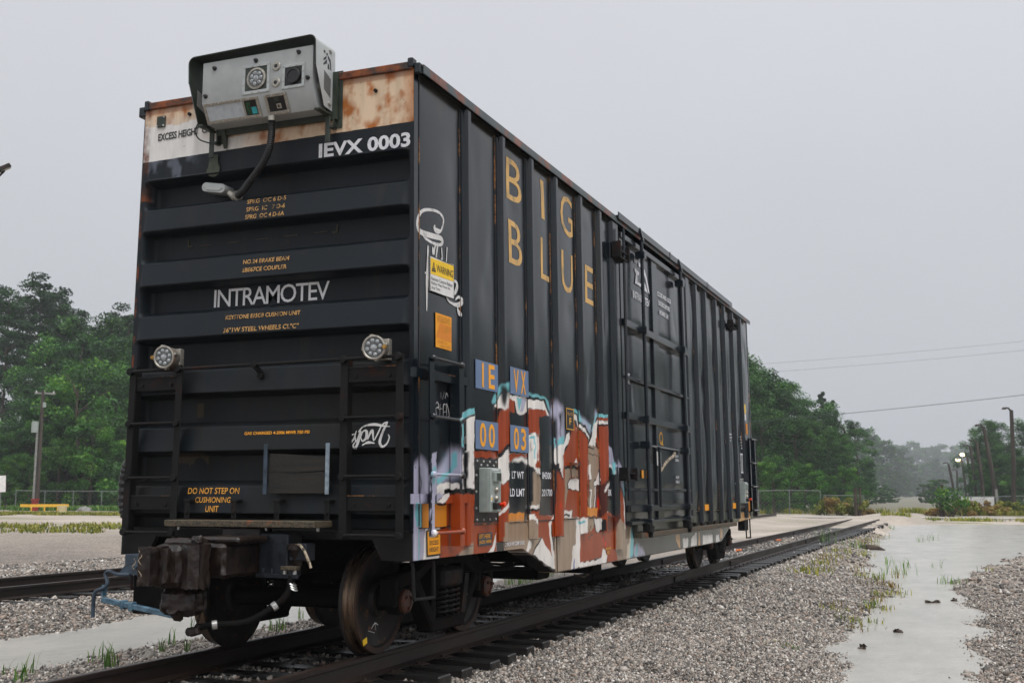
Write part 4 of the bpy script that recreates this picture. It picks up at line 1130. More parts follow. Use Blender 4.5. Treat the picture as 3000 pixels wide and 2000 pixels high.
# flat cap strip, corner ears, roof
MB().box(-1.40, 1.443, -.022, .03, 4.985, 5.055, .008).build('end_cap', M['rusty'], car, True)
MB().box(-1.449, -1.40, -.03, .05, 4.98, 5.075, .008).build('corner_ear', M['car'], car, True)
MB().box(1.40, 1.455, -.03, .05, 5.0, 5.085, .008).build('corner_ear', M['car'], car, True)
MB().box(-1.53, -1.452, -.01, .1, 4.93, 5.03, .01).build('eave_end', M['car'], car, True)
MB().box(1.452, 1.51, -.005, .05, 4.95, 5.04, .006).build('eave_end', M['car'], car, True)
MB().prism([(-1.50, 5.03), (-.7, 5.075), (0, 5.09), (.7, 5.075), (1.50, 5.03), (1.50, 5.0), (-1.5, 5.0)], 'xz', .03, LEN - .03).build('roof', M['car'], car, True)
for i in range(12):
    y = .9 + i * 1.25
    MB().prism([(-1.49, 5.04), (0, 5.12), (1.49, 5.04), (1.49, 5.028), (0, 5.088), (-1.49, 5.028)], 'xz', y, y + .06).build('roof_seam', M['car'], car, True)
mb = MB(); mb.box(WS + .0, 1.525, .045, LEN - .04, 5.022, 5.034); mb.box(1.515, 1.527, .045, LEN - .04, 4.955, 5.022)
mb.build('eave', M['eave'], car, True, 0)
MB().box(-1.527, -1.47, .045, LEN - .04, 4.955, 5.034).build('eave', M['eave'], car, True, 0)
# far end
MB().box(-WS, WS, LEN - .03, LEN, 1.06, 5.05).build('end_wall', M['car'], car, True)
for lo_, hi_ in POCK:
    MB().box(-1.40, 1.40, LEN + .001, LEN + .06, hi_ + .02, hi_ + .2, .02).build('end_rib', M['car'], car, True)

# end sills, corner gussets, floor and underframe
for s in (-1, 1):
    MB().prism([(s * 1.44, .84), (s * 1.165, .84), (s * 1.08, 1.0), (s * 1.08, 1.075), (s * 1.44, 1.075)], 'xz', .0, .05).build('corner_gusset', M['frame'], car, True)
MB().box(-1.40, 1.40, .06, LEN - .06, 1.02, 1.09).build('floor', M['under'], car, True)
MB().box(-1.42, 1.42, .006, .09, 1.0, 1.085, .01).build('end_sill', M['frame'], car, True)
MB().box(-.32, .32, -.28, LEN + .28, .70, 1.02, .01).build('centre_sill', M['under'], car, True)
for i in range(14):
    y = 3.0 + i * .74
    MB().box(-1.40, 1.40, y, y + .05, .80, 1.02).build('cross_member', M['under'], car, True, 0)
for y in (4.3, 11.2):
    MB().box(-1.38, 1.38, y, y + .3, .58, 1.0, .01).build('cross_bearer', M['under'], car, True)
# brake rigging below the floor
MB().tube([(1.1, 2.3, .62), (1.1, 4.2, .55), (1.1, 11.0, .55)], .014, 6).build('brake_pipe', M['under'], car)
mb = MB().tube([(.95, 2.7, .72), (.95, 2.85, .62), (.95, 3.1, .6), (1.0, 3.4, .62), (1.0, 3.8, .6)], .02, 6)
mb.tube([(.9, 2.75, .8), (.9, 2.8, .66), (1.0, 3.0, .64), (1.0, 3.3, .64)], .016, 6)
mb.build('brake_pipe', M['under'], car)
MB().lathe([(0, 0), (.14, 0), (.16, .03), (.16, .6), (.14, .63), (0, .63)], (.6, 4.9, .62), (0, 1, 0), 16).build('air_reservoir', M['under'], car)
MB().box(.5, 1.2, 3.6, 3.95, .44, .56, .02).build('brake_valve', M['under'], car)
MB().box(.6, 1.25, 5.35, 5.75, .40, .56, .02).build('brake_lever', M['under'], car)
MB().tube([(1.1, 5.1, .40), (1.15, 5.3, .36), (1.2, 5.36, .40)], .012, 6).build('release_rod', M['grate'], car)

# ------------------------------------------------------------------ trucks
RW = .457
def truck(yc):
    T = empty('truck', (0, yc, 0), parent=car)
    T['label'] = 'grimy black four-wheel truck with coil springs under the car'
    for dy in (-.889, .889):
        y = yc + dy
        MB().cyl((-1.05, y, RW), (1.05, y, RW), .085, n=16).build('axle', M['under'], T)
        for s in (-1, 1):
            prof = [(.10, s * .66), (.14, s * .66), (.16, s * .69), (.33, s * .72), (.395, s * .685), (.47, s * .678), (.483, s * .686), (.480, s * .700), (.462, s * .712)]
            w_ = MB().lathe(prof, (0, y, RW), (1, 0, 0), 56)
            prof2 = [(RW - .012, s * .823), (.40, s * .825), (.385, s * .80), (.22, s * .765), (.155, s * .79), (.14, s * .83), (.10, s * .83)]
            w_.lathe(prof2, (0, y, RW), (1, 0, 0), 56)
            o = w_.build('wheel', M['wheel'], T, smooth=40)
            MB().lathe([(.462, s * .712), (RW, s * .74), (RW - .004, s * .818)], (0, y, RW), (1, 0, 0), 56).build('wheel_tread', M['tread'], T)
            MB().lathe([(RW - .004, s * .818), (RW - .008, s * .8255), (.405, s * .8265), (.398, s * .822)], (0, y, RW), (1, 0, 0), 56).build('wheel_rim', M['rim'], T)
            MB().lathe([(.11, s * .92), (.118, s * .93), (.118, s * 1.04), (.10, s * 1.055)], (0, y, RW), (1, 0, 0), 24).build('bearing', M['under'], T)
            cp = MB().lathe([(.10, s * 1.05), (.102, s * 1.085), (.085, s * 1.10), (.055, s * 1.105), (.05, s * 1.095), (0, s * 1.095)], (0, y, RW), (1, 0, 0), 24)
            for k in range(3):
                a = k * 2 * PI / 3 + .4
                cp.cyl((s * 1.098, y + .062 * math.cos(a), RW + .062 * math.sin(a)), (s * 1.125, y + .062 * math.cos(a), RW + .062 * math.sin(a)), .016, n=6)
            cp.build('bearing_cap', M['caprust'], T)
    for s in (-1, 1):
        x = s * .99
        def P(dy, z): return (x, yc + dy, z)
        f = MB()
        up = (1, 0, 0)
        for a, b_ in (((-1.02, .63), (-.62, .66)), ((-.66, .65), (-.34, .79)), ((-.38, .78), (.38, .78)), ((.34, .79), (.66, .65)), ((.62, .66), (1.02, .63)),
                      ((-.66, .60), (-.30, .20)), ((.66, .60), (.30, .20)), ((-.36, .19), (.36, .19))):
            f.bar(P(*a), P(*b_), .12, .17, up, .02)
        for dy in (-1.04, -.74, .74, 1.04): f.bar(P(dy, .66), P(dy, .42), .09, .15, up, .015)
        for dy in (-.31, .31): f.bar(P(dy, .80), P(dy, .2), .085, .16, up, .015)
        f.build('side_frame', M['under'], T)
        f = MB()
        f.box(x - .16, x + .13, yc - .22, yc + .22, .52, .70, .03)
        f.build('bolster_end', M['frame'], T)
        for dy, dx in ((-.13, .06), (.0, .07), (.13, .06)):
            pts = [(x + s * dx + .055 * math.cos(a), yc + dy + .055 * math.sin(a), .26 + .25 * a / (2 * PI * 5.5)) for a in np.linspace(0, 2 * PI * 5.5, 90)]
            MB().tube(pts, .0125, 6).build('spring', M['frame'], T, smooth=60)
        MB().prism([(yc + .24, .26), (yc + .33, .26), (yc + .42, .62), (yc + .33, .62)], 'yz', x + s * .075, x + s * .10).build('friction_wedge', M['frame'], T)
    MB().box(-.95, .95, yc - .2, yc + .2, .54, .72, .03).build('bolster', M['under'], T)
    for dy in (-.36, .36):
        MB().box(-.78, .78, yc + dy - .05, yc + dy + .05, .36, .48, .02).build('brake_beam', M['under'], T)
        for s in (-1, 1):
            MB().box(s * .69, s * .80, yc + dy * 1.12 - .035, yc + dy * 1.12 + .035, .28, .56, .015).build('brake_shoe', M['under'], T)
    return T
T1 = truck(.655 + .889)
T2 = truck(LEN - .655 - .889)
decal([(.36, .10), (.43, .12), (.42, .17), (.35, .15)], 'side', .826, M['sticker_y'], T1, 'wheel_tag', False)
ribbon([[(.50, .23), (.56, .27), (.62, .25)], [(.56, .27), (.58, .21)], [(.44, .22), (.56, .19)]], 'side', .8255, .014, M['twg'], T1, 'chalk_mark', False)
MB().box(1.06, 1.066, 1.93, 1.97, .40, .55).build('paint_stripe', M['sticker_w'], T1)

# ------------------------------------------------------------------ end hardware
lad = M['frame']
def ladder_end(xl, xr, yo, name):
    Ld = empty(name, (0, 0, 0), parent=car)
    for x in (xl, xr):
        f = MB().box(x - .035, x + .035, yo - .012, yo, 1.02, 2.52, .004)
        f.box(x + (.023 if x == xl else -.035), x + (.035 if x == xl else -.023), yo, yo + .07, 1.02, 2.52)
        f.build('stile', lad, Ld, True)
    for z in (1.045, 1.522, 2.004):
        f = MB().cyl((xl, yo - .03, z), (xr, yo - .03, z), .0125, n=10)
        for x in (xl, xr): f.lathe([(0, -.02), (.03, -.018), (.034, 0), (.03, .018), (0, .02)], (x, yo - .024, z), (0, 1, 0), 10)
        f.build('rung', lad, Ld, True)
    for z0, z1 in ((2.30, 2.42), (1.24, 1.36)):
        f = MB().box(xl, xr, yo + .008, yo + .02, z0, z1, .003)
        for x in (xl + .1, xr - .1): f.lathe([(0, -.014), (.018, -.012), (.02, 0)], (x, yo + .008, z0 + .05), (0, 1, 0), 8)
        o = f.build('mounting_strap', lad, Ld, True)
        MB().box(xl + .03, xr - .03, yo + .004, yo + .018, z1 + .001, z1 + .008).build('rust_line', M['seam'], o, True)
    return Ld
YO = -.10
ladder_end(-1.335, -.82, YO, 'end_ladder')
ladder_end(.86, 1.378, YO, 'end_ladder')
f = MB().tube([(-1.36, YO - .03, 2.478), (-.8, YO - .03, 2.482), (0, YO - .03, 2.487), (.86, YO - .03, 2.493), (1.378, YO - .03, 2.498)], .015, 10)
for x, z in ((-1.35, 2.478), (-.83, 2.482), (-.02, 2.487), (.86, 2.493), (1.37, 2.498)):
    f.lathe([(0, -.026), (.032, -.022), (.036, 0), (.03, .02), (0, .022)], (x, YO - .024, z), (0, 1, 0), 10)
f.bar((-.02, YO - .02, 2.48), (-.02, .02, 2.40), .04, .03)
f.lathe([(0, -.03), (.03, -.026), (.03, .03)], (-.02, -.02, 2.40), (0, 1, 0), 10)
f.build('handrail', lad, car, True)

# end walkway with brackets, board between posts
f = MB().box(-.74, .755, -.34, -.06, 1.105, 1.16, .006)
wk = f.build('walkway', M['grate'], car)
for x in (-.70, -.21, .225, .715):
    f = MB().box(x - .025, x + .025, -.095, -.083, 1.16, 1.33, .003).box(x - .035, x + .035, -.10, -.02, 1.31, 1.335, .004)
    f.lathe([(0, -.016), (.016, -.014), (.018, 0)], (x, -.096, 1.22), (0, 1, 0), 8)
    f.build('walkway_bracket', M['frame'], car)
for x in (-.69, .2, .70): MB().lathe([(0, -.03), (.014, -.03), (.014, 0)], (x, -.2, 1.105), (0, 0, 1), 8).build('walkway_bolt', M['bolt'], wk)
MB().box(-.17, .2, -.30, -.1, 1.0, 1.10, .01).build('striker_block', M['coupler'], car)
for i, (x, gm) in enumerate(((.105, 'bluesteel'), (.715, 'galv'))):
    MB().box(x - .018, x + .018, -.105, -.09, 1.375, 1.80, .003).build('board_post', M[gm], car)
pts = [(.135, 1.385), (.70, 1.385), (.70, 1.565), (.40, 1.552), (.135, 1.56)]
MB().prism(pts, 'xz', -.085, -.045).build('board', M['wood'], car)
MB().prism([(.135, 1.568), (.40, 1.560), (.70, 1.572), (.70, 1.69), (.135, 1.722)], 'xz', -.083, -.045).build('board', M['wood'], car)
# ribbed hose arc hanging on the left corner
pts = [(-1.47 - .05 * math.sin(a), .05, 1.42 + .24 * math.cos(a)) for a in np.linspace(.05, PI - .05, 22)]
f = MB().tube(pts, [.045 + .010 * (k % 2) for k in range(22)], 10)
f.build('brake_hose_coil', M['blackplastic'], car)

# coupler, draft pocket, uncoupling lever, air line
C = empty('coupler', (0, -.3, 0), parent=car)
ctex = bpy.data.textures.new('cast_relief', 'CLOUDS'); ctex.noise_scale = .055; ctex.noise_depth = 3
def cast(o):
    """rounded, uneven casting"""
    s_ = o.modifiers.new('round', 'SUBSURF'); s_.subdivision_type = 'SIMPLE'; s_.levels = 3; s_.render_levels = 3
    d_ = o.modifiers.new('relief', 'DISPLACE'); d_.texture = ctex; d_.strength = .045; d_.mid_level = .5
    return o
f = MB().box(-.31, -.02, -1.02, -.72, .655, .985, .045).box(-.30, .02, -.90, -.70, .93, 1.03, .03)
f.prism([(-.30, -.99), (-.33, -1.12), (-.27, -1.2), (-.19, -1.16), (-.16, -1.0), (-.10, -.9), (-.2, -.86)], 'xy', .68, .97)
f.prism([(-.02, -1.0), (.10, -1.08), (.16, -1.02), (.14, -.86), (.06, -.78), (-.04, -.8)], 'xy', .66, .99)
f.lathe([(0, .06), (.035, .06), (.045, .045), (.045, 0)], (.07, -.93, .985), (0, 0, 1), 12)
f.box(-.33, -.29, -1.0, -.78, .70, .76, .01).box(-.325, -.30, -1.0, -.78, .86, .92, .01)
f.cyl((-.15, -1.03, .70), (-.15, -1.03, .95), .05, n=12)
cast(f.build('coupler_head', M['coupler'], C))
cast(MB().box(-.16, .2, -.76, -.22, .72, .99, .03).build('coupler_shank', M['coupler'], C))
cast(MB().box(-.26, .06, -.98, -.74, .44, .66, .05).cyl((-.1, -.98, .5), (-.1, -.90, .44), .05, n=10).build('coupler_shelf', M['coupler'], C))
MB().box(-.12, .30, -.72, -.3, .985, 1.04, .02).build('coupler_carrier_top', M['coupler'], C)
ribbon([[(-.30, .90), (-.275, .86), (-.305, .83), (-.275, .80)], [(-.25, .95), (-.22, .91), (-.25, .88), (-.22, .84)], [(-.245, .80), (-.215, .76), (-.245, .72)]], 'end', -1.222, .012, M['chalk'], C, 'chalk_mark', False)
MB().box(.20, .48, -.30, -.08, .70, 1.06, .012).build('draft_pocket', M['darkblue'], car)
f = MB().box(.20, .60, -.33, -.31, .70, .735, .004)
for k in range(4): f.cyl((.26 + .09 * k, -.32, .735), (.26 + .09 * k, -.32, .775), .014, n=8)
f.build('draft_key_plate', M['darkblue'], car)
MB().box(.50, .66, -.31, -.16, .84, .98, .01).build('carrier_block', M['darkblue'], car)
MB().box(-1.18, -.56, -.17, -.14, .345, .765, .006).build('black_flap', M['under'], car)
MB().prism([(-.97, .75), (-.82, .945), (-.66, .96), (-.66, .75)], 'xz', -.16, -.12).build('flap_bracket', M['frame'], car)
U = empty('uncoupling_lever', (-1.0, -.3, .3), parent=car)
f = MB().box(-1.165, -.955, -.31, -.29, .775, .862, .004).box(-1.165, -.955, -.29, -.06, .852, .862)
f.prism([(-1.15, .775), (-.955, .775), (-.955, .69), (-1.02, .69), (-1.22, .695)], 'xz', -.318, -.308)
for x, z in ((-1.03, .76), (-.985, .75)): f.lathe([(0, -.02), (.018, -.018), (.02, 0)], (x, -.318, z), (0, 1, 0), 8)
f.build('lever_bracket', M['bluesteel'], U)
pth = smoothpath([(-1.10, -.31, .69), (-1.22, -.33, .69), (-1.29, -.35, .715), (-1.325, -.36, .69), (-1.29, -.37, .62), (-1.31, -.38, .58), (-1.39, -.40, .54), (-1.405, -.40, .45), (-1.405, -.40, .325)], 5)
MB().tube(pth, .017, 8).build('lever_rod', M['bluesteel'], U)
f = MB().bar((-1.345, -.36, .475), (-.52, -.42, .375), .045, .045, (0, 0, 1), .006)
for t_ in (.30, .42): 
    p = Vector((-1.345, -.36, .475)).lerp(Vector((-.52, -.42, .375)), t_); f.box(p.x - .02, p.x + .02, p.y - .035, p.y + .035, p.z - .04, p.z + .035, .006)
f.bar((-1.335, -.36, .50), (-1.335, -.35, .60), .02, .05)
f.build('lever_bar', M['leverblue'], U)
A = empty('air_line', (.6, -.3, .6), parent=car)
f = MB().cyl((.55, -.25, .80), (.555, -.30, .95), .035, .05, n=12).lathe([(.0, -.03), (.06, -.02), (.06, .02), (0, .03)], (.545, -.30, .95), (0, 0, 1), 12)
f.build('angle_cock', M['coupler'], A)
MB().box(.44, .585, -.34, -.26, .765, .80, .006).build('angle_cock_flange', M['grate'], A)
for x in (.465, .56): MB().lathe([(0, 0), (.016, 0), (.016, -.04), (0, -.04)], (x, -.31, .765), (0, 0, 1), 8).build('bolt', M['bolt'], A)
MB().tube(smoothpath([(.56, -.31, .965), (.62, -.33, .965), (.68, -.34, .90), (.735, -.345, .79)], 5), .012, 8).build('cock_handle', M['chalk'], A)
for k in range(3): MB().lathe([(.03, -.008), (.038, 0), (.03, .008)], (.54 + .008 * k, -.31, .66 - .02 * k), (.5, 0, .85), 12).build('hose_clamp', M['bolt'], A)
pts = smoothpath([(.53, -.31, .72), (.50, -.36, .55), (.30, -.55, .38), (.1, -.72, .36), (-.02, -.80, .34)], 6)
MB().tube(pts, .026, 10).build('air_hose', M['under'], A)
for i in (4, 9): 
    MB().lathe([(.03, -.02), (.036, -.02), (.036, .02), (.03, .02)], pts[i * 2], Vector(pts[i * 2 + 1]) - Vector(pts[i * 2]), 12).build('hose_band', M['bolt'], A)
f = MB().obox((-.02, -.80, .31), (1, 0, .3), (0, 1, 0), (-.3, 0, 1), .045, .035, .03, .012).cyl((-.06, -.83, .31), (-.06, -.77, .31), .035, n=10).cyl((.0, -.82, .345), (.0, -.78, .345), .022, n=8)
f.build('glad_hand', M['coupler'], A)
mb = MB()
for k in range(12):
    q = k / 11; c = Vector((.105 - .10 * q, -.82, .67 - .31 * q)); d_ = Vector((-.10, 0, -.31)).normalized(); sd_ = Vector((1, 0, 0)) if k % 2 else Vector((0, 1, 0))
    pts = [c + d_ * .02 * math.cos(a) + sd_ * .009 * math.sin(a) for a in np.linspace(0, 2 * PI, 9)]
    mb.tube(pts, .0035, 5, False)
mb.build('chain', M['frame'], A)
# sill steps at the four corners
def stirrup(x, y0, y1, zt, zl):
    pts = smoothpath([(x, y0 + .02, zt), (x, y0 + .05, zt - .03), (x + .01, y0 + .06, zl + .02), (x + .01, y0 + .085, zl), (x + .01, y1 - .02, zl - .01), (x + .01, y1, zl + .02), (x, y1, zt)], 4)
    MB().tube(pts, .014, 8).build('sill_step', M['frame'], car)
stirrup(1.43, .03, .46, .82, .53); stirrup(1.43, LEN - .85, LEN - .35, .9, .52)
for s in (-1,): stirrup(s * 1.43, .03, .46, .82, .53)
MB().box(1.30, 1.44, LEN - .95, LEN - .55, .66, .9, .01).build('step_hanger', M['frame'], car)

# ------------------------------------------------------------------ side ladder near the corner and at the far end
def side_ladder(y0, y1, fine):
    S = empty('side_ladder', (1.5, y0, 1.0), parent=car)
    x = 1.56
    post([(y0 - .02, x), (y0 + .065, x), (y0 + .065, x - .006), (y0 + .075, x - .006), (y0 + .075, x - .06)], 1.03, 2.515, 'stile', S, fine)
    post([(y1 + .075, x - .09), (y1, x - .09), (y1, x - .006), (y1, x), (y1 + .09, x)], .935, 2.50, 'stile', S, fine)
    for z in (2.495, 2.012, 1.538, 1.064):
        f = MB().tube([(x + .035, y0 + k * (y1 - y0) / 14, z) for k in range(15)], .0135, 10)
        for y in (y0, y1): f.lathe([(0, -.02), (.028, -.018), (.03, 0), (.02, .015), (0, .02)], (x + .03, y, z), (1, 0, 0), 10)
        o = f.build('rung', M['carp'], S, True)
        A_ = np.array([v.co[:] for v in o.data.vertices]) + np.array(wloc(S))
        set_paint(o, sheared(A_) if fine else np.zeros((len(A_), 4)))
    return S
side_ladder(.10, .665, True)
side_ladder(LEN - .85, LEN - .30, False)
def strap(y0, y1, z0, z1, fine):
    post([(y0, WS + .003), (y0, WS + .05), (y1, WS + .05), (y1, WS + .003)], z0, z1, 'ladder_strap', car, fine)
strap(-.06, .15, 2.33, 2.41, True); strap(.80, 1.10, 2.345, 2.42, True); strap(-.06, 1.10, 1.30, 1.38, True)
MB().box(WS + .02, WS + .07, .17, .82, 2.33, 2.40, .003).build('ladder_strap', M['car'], car, True)
MB().box(WS + .07, WS + .074, .2, .8, 2.398, 2.404).build('rust_line', M['seam'], car, True)
# ladder round the far corner
S = empty('end_ladder', (1.3, LEN + .12, 1.0), parent=car)
for x in (1.05, 1.5): MB().box(x - .03, x + .03, LEN + .10, LEN + .115, 1.02, 2.52).build('stile', lad, S)
for z in (1.045, 1.52, 2.0, 2.48): MB().cyl((1.05, LEN + .14, z), (1.5, LEN + .14, z), .013, n=8).build('rung', lad, S)

# ------------------------------------------------------------------ plug door
D = empty('door', (WS, LEN / 2, 1.0), parent=car)
D['label'] = 'black plug door with locking rods and dented panels'
rowsz = [(1.03, 1.42), (1.46, 2.36), (2.455, 2.93), (2.955, 3.60), (3.695, 4.80)]
k = 0
for (ya, yb) in ((6.16, 7.62), (7.92, 9.46)):
    for (za, zb_) in rowsz:
        side_panel(ya, yb, za, zb_, 200 + k * 7, 'door_panel', WS + .012, .012, False, D, M['car']); k += 1
for (ya, yb) in ((5.97, 6.16), (7.62, 7.92), (9.46, 9.65)):
    MB().box(WS, WS + .045, ya, yb, .99, 4.88, .008).build('door_frame', M['car'], D, True)
for (za, zb_, x1, nm) in ((4.80, 4.875, .07, 'door_top_bar'), (3.60, 3.695, .10, 'door_rib'), (2.93, 2.955, .05, 'door_rib'), (2.36, 2.455, .10, 'door_rib'), (1.42, 1.46, .06, 'door_rib'), (1.148, 1.232, .11, 'door_rib'), (.985, 1.03, .12, 'door_bottom_beam')):
    MB().box(WS + .002, WS + x1, 5.975, 9.645, za, zb_, .006).build(nm, M['car'], D, True)
for y, z0, z1 in ((6.80, .97, 4.93), (9.10, .97, 4.95)):
    f = MB().cyl((1.585, y, z0), (1.575, y, z1), .026, n=12)
    o = f.build('locking_rod', M['car'], D, True)
    for z in (4.70, 3.64, 2.40, 2.05, 1.19, 1.0):
        MB().box(WS + .04, 1.63, y - .06, y + .06, z - .05, z + .05, .01).build('rod_guide', M['car'], D, True)
    MB().box(1.50, 1.62, y - .08, y + .10, .86, 1.0, .02).cyl((1.58, y + .02, .80), (1.60, y + .02, .95), .03, n=8).build('door_roller', M['frame'], D, True)
    MB().bar((1.60, y, 4.90), (1.56, y, 5.08), .05, .03).build('rod_hanger', M['car'], D, True)
MB().cyl((1.56, 7.5, 1.2), (1.56, 7.5, 2.05), .02, n=10).build('gear_rod', M['car'], D, True)
MB().cyl((1.54, 6.80, 2.05), (1.54, 9.1, 2.05), .016, n=8).build('cross_rod', M['car'], D, True)
for z in (2.8,):
    MB().box(WS + .04, WS + .08, 6.0, 9.6, z + .1, z + .13, .003).build('door_rib', M['car'], D, True)
MB().tube(smoothpath([(1.55, 7.56, 1.70), (1.60, 7.62, 1.80), (1.62, 7.80, 1.88), (1.62, 8.05, 1.93), (1.60, 8.25, 1.985)], 5), .022, 8).build('door_handle', M['chalk'], D, True)
MB().box(WS + .045, WS + .052, 7.60, 7.82, 1.79, 1.99).build('placard', M['sticker_w'], D, True)
MB().box(WS + .052, WS + .054, 7.72, 7.80, 1.85, 1.97).build('placard_print', M['sticker_o2'], D, True)
f = MB().lathe([(.075, 0), (.095, 0), (.095, .003), (.075, .003)], (WS + .046, 7.88, 2.19), (1, 0, 0), 20).bar((WS + .048, 7.90, 2.15), (WS + .048, 7.98, 2.09), .004, .02)
f.build('letter_mark', M['ty'], D, True)
for y0, y1 in ((6.82, 6.92), (7.15, 7.25)): MB().box(WS + .03, WS + .034, y0, y1, 1.60, 1.71).build('reflector', M['sticker_o'], D, True)
for i, (y0, z0, z1) in enumerate(((8.75, 1.94, 1.98), (8.75, 1.88, 1.92), (8.75, 1.62, 1.66), (8.75, 1.55, 1.59), (6.25, 2.93, 2.99), (6.25, 2.85, 2.9))):
    text(['ADV', 'GEN', 'AZP', 'GEN', '87', 'E'][i], 'side', WS + .034, y0, y0 + (.22 if i < 4 else .1), z0, z1, M['tw'], D, 'stencil_line', bold=.02)
# track hardware
MB().box(WS, 1.565, 6.45, 13.08, .80, .868, .006).build('door_track', M['grate'], car, True)
MB().box(WS, 1.56, 5.75, 13.45, 5.036, 5.045).box(1.548, 1.562, 5.75, 13.45, 5.0, 5.09, .003).build('track_hood', M['car'], car, True)
for y in (6.78, 8.5, 9.05, 11.2): MB().box(1.555, 1.568, y, y + .05, 4.99, 5.10, .002).build('hood_joint', M['car'], car, True)
for (ya, yb, za, zb_) in ((5.60, 6.04, 4.45, 4.66), (5.66, 6.13, 1.55, 1.72), (13.2, 13.7, 4.58, 4.72)):
    f = MB().box(WS + .05, 1.60, ya, yb, za, za + .02).box(WS + .05, 1.60, ya, yb, za + .09, za + .11).box(WS + .05, 1.62, ya, ya + .03, za, zb_).box(WS + .05, 1.62, yb - .03, yb, za, zb_).box(WS + .05, 1.56, ya + .03, yb - .03, za + .12, zb_ - .01)
    f.build('track_stop', M['frame'], car, True)
MB().cyl((1.57, 5.86, 1.3), (1.57, 5.92, 4.9), .02, n=8).build('side_rod', M['car'], car, True)
for i in range(7):
    y = 9.9 + i * .5
    MB().box(WS + .01, WS + .06, y, y + .12, .872, .93, .008).build('track_bracket', M['frame'], car, True)
# wire ticket holder
f = MB().tube([(WS + .02, 4.30 - .42, 1.72), (WS + .02, 3.89, 1.56), (WS + .02, 4.14, 1.565), (WS + .02, 4.14, 1.72)], .006, 6).box(WS + .012, WS + .05, 3.88, 4.15, 1.71, 1.735)
f.build('ticket_holder', M['rusty'], car, True)
# ------------------------------------------------------------------ lettering on the car
E0 = -.0035
text('EXCESS HEIGHT', 'end', E0 - .002, -1.28, -.81, 4.668, 4.738, M['tk'], car, spacing=.95, bold=.022, dv=.012)
text('CAR', 'end', E0 - .002, -.775, -.62, 4.684, 4.745, M['tk'], car, bold=.022)
text('IEVX 0003', 'end', None, .508, 1.42, 4.302, 4.432, M['tw'], car, spacing=1.0, bold=.032)
text('INTRAMOTEV', 'end', None, -.67, .552, 3.066, 3.232, M['tww'], car, spacing=.86, bold=.006)
for body, u0, u1, v0, v1 in (('KEYSTONE E15GB CUSHION UNIT', -.416, .36, 2.918, 2.957), ('36"1W STEEL WHEELS CL"C"', -.422, .356, 2.798, 2.842),
                             ('NO.24 BRAKE BEAM', -.249, .232, 3.408, 3.448), ('SBE67CE COUPLER', -.245, .218, 3.332, 3.372)):
    text(body, 'end', None, u0, u1, v0, v1, M['tys'], car, 'stencil_line', bold=.014)
for body, z in (('SPRG  OC 6 D-5', 3.958), ('SPRG  IC   7 D-6', 3.884), ('SPRG  OC 4 D-6A', 3.812)):
    text(body, 'end', None, -.232, .18, z, z + .042, M['tys'], car, 'stencil_line', bold=.01)
text('GAS CHARGED 4-2006 MWR 750 PSI', 'end', None, -.175, .477, 1.888, 1.916, M['tor'], car, 'stencil_line', bold=.02)
text('DO NOT STEP ON', 'end', None, -.745, -.212, 1.380, 1.434, M['tstep'], car, 'stencil_line', bold=.01)
text('CUSHIONING', 'end', None, -.658, -.289, 1.304, 1.353, M['tstep'], car, 'stencil_line', bold=.01)
text('UNIT', 'end', None, -.538, -.404, 1.224, 1.277, M['tstep'], car, 'stencil_line', bold=.01)
AG = [[(0.91, 1.874), (0.864, 1.857), (0.852, 1.822), (0.878, 1.804), (0.911, 1.833), (0.93, 1.902)], [(0.917, 1.879), (0.938, 1.809), (0.969, 1.901), (0.957, 1.809), (0.932, 1.757), (0.912, 1.781), (0.931, 1.809)], [(0.97, 1.832), (0.989, 1.889), (1.022, 1.9), (1.029, 1.842), (0.997, 1.814), (0.977, 1.843)], [(1.035, 1.9), (1.042, 1.83), (1.061, 1.876), (1.081, 1.899), (1.094, 1.841), (1.101, 1.812)], [(1.107, 1.818), (1.139, 1.886), (1.165, 1.943), (1.21, 1.965), (1.178, 1.885), (1.159, 1.805), (1.185, 1.765), (1.224, 1.787), (1.243, 1.838), (1.23, 1.867)], [(0.95, 1.89), (0.995, 1.936), (1.087, 1.951), (1.178, 1.937), (1.242, 1.93)], [(0.997, 1.779), (1.049, 1.801), (1.114, 1.794)]]
ribbon(AG, 'end', None, .024, M['twg'], car, 'spray_tag')
MB().box(-1.295, -1.2, -.02, -.004, 4.80, 4.905, .002).build('cover_plate', M['hoodgreen'], car, True)
for x, z in ((-1.285, 4.81), (-1.21, 4.81), (-1.21, 4.89)): MB().lathe([(0, -.012), (.008, -.01), (.009, 0)], (x, -.02, z), (0, 1, 0), 8).build('bolt', M['bolt'], car, True)
for x, z in ((-.92, 4.885), (1.08, 4.84)): MB().lathe([(0, -.02), (.016, -.02), (.017, 0)], (x, -.003, z), (0, 1, 0), 10).build('bolt_head', M['frame'], car, True)
# faint weld dashes and hooks in the second recess
for k in range(5): MB().box(-.86 + k * .31, -.72 + k * .31, ED - .008, ED - .001, 3.655 + .004 * k, 3.662 + .004 * k).build('weld_mark', M['grate'], car, True, 0)
for x, s in ((-.985, 1), (.62, -1)): MB().box(x - .006, x + .006, ED - .01, ED - .001, 3.66, 3.73).box(min(x, x + s * .05), max(x, x + s * .05), ED - .0099, ED - .001, 3.655, 3.667).build('welded_hook', M['grate'], car, True, 0)

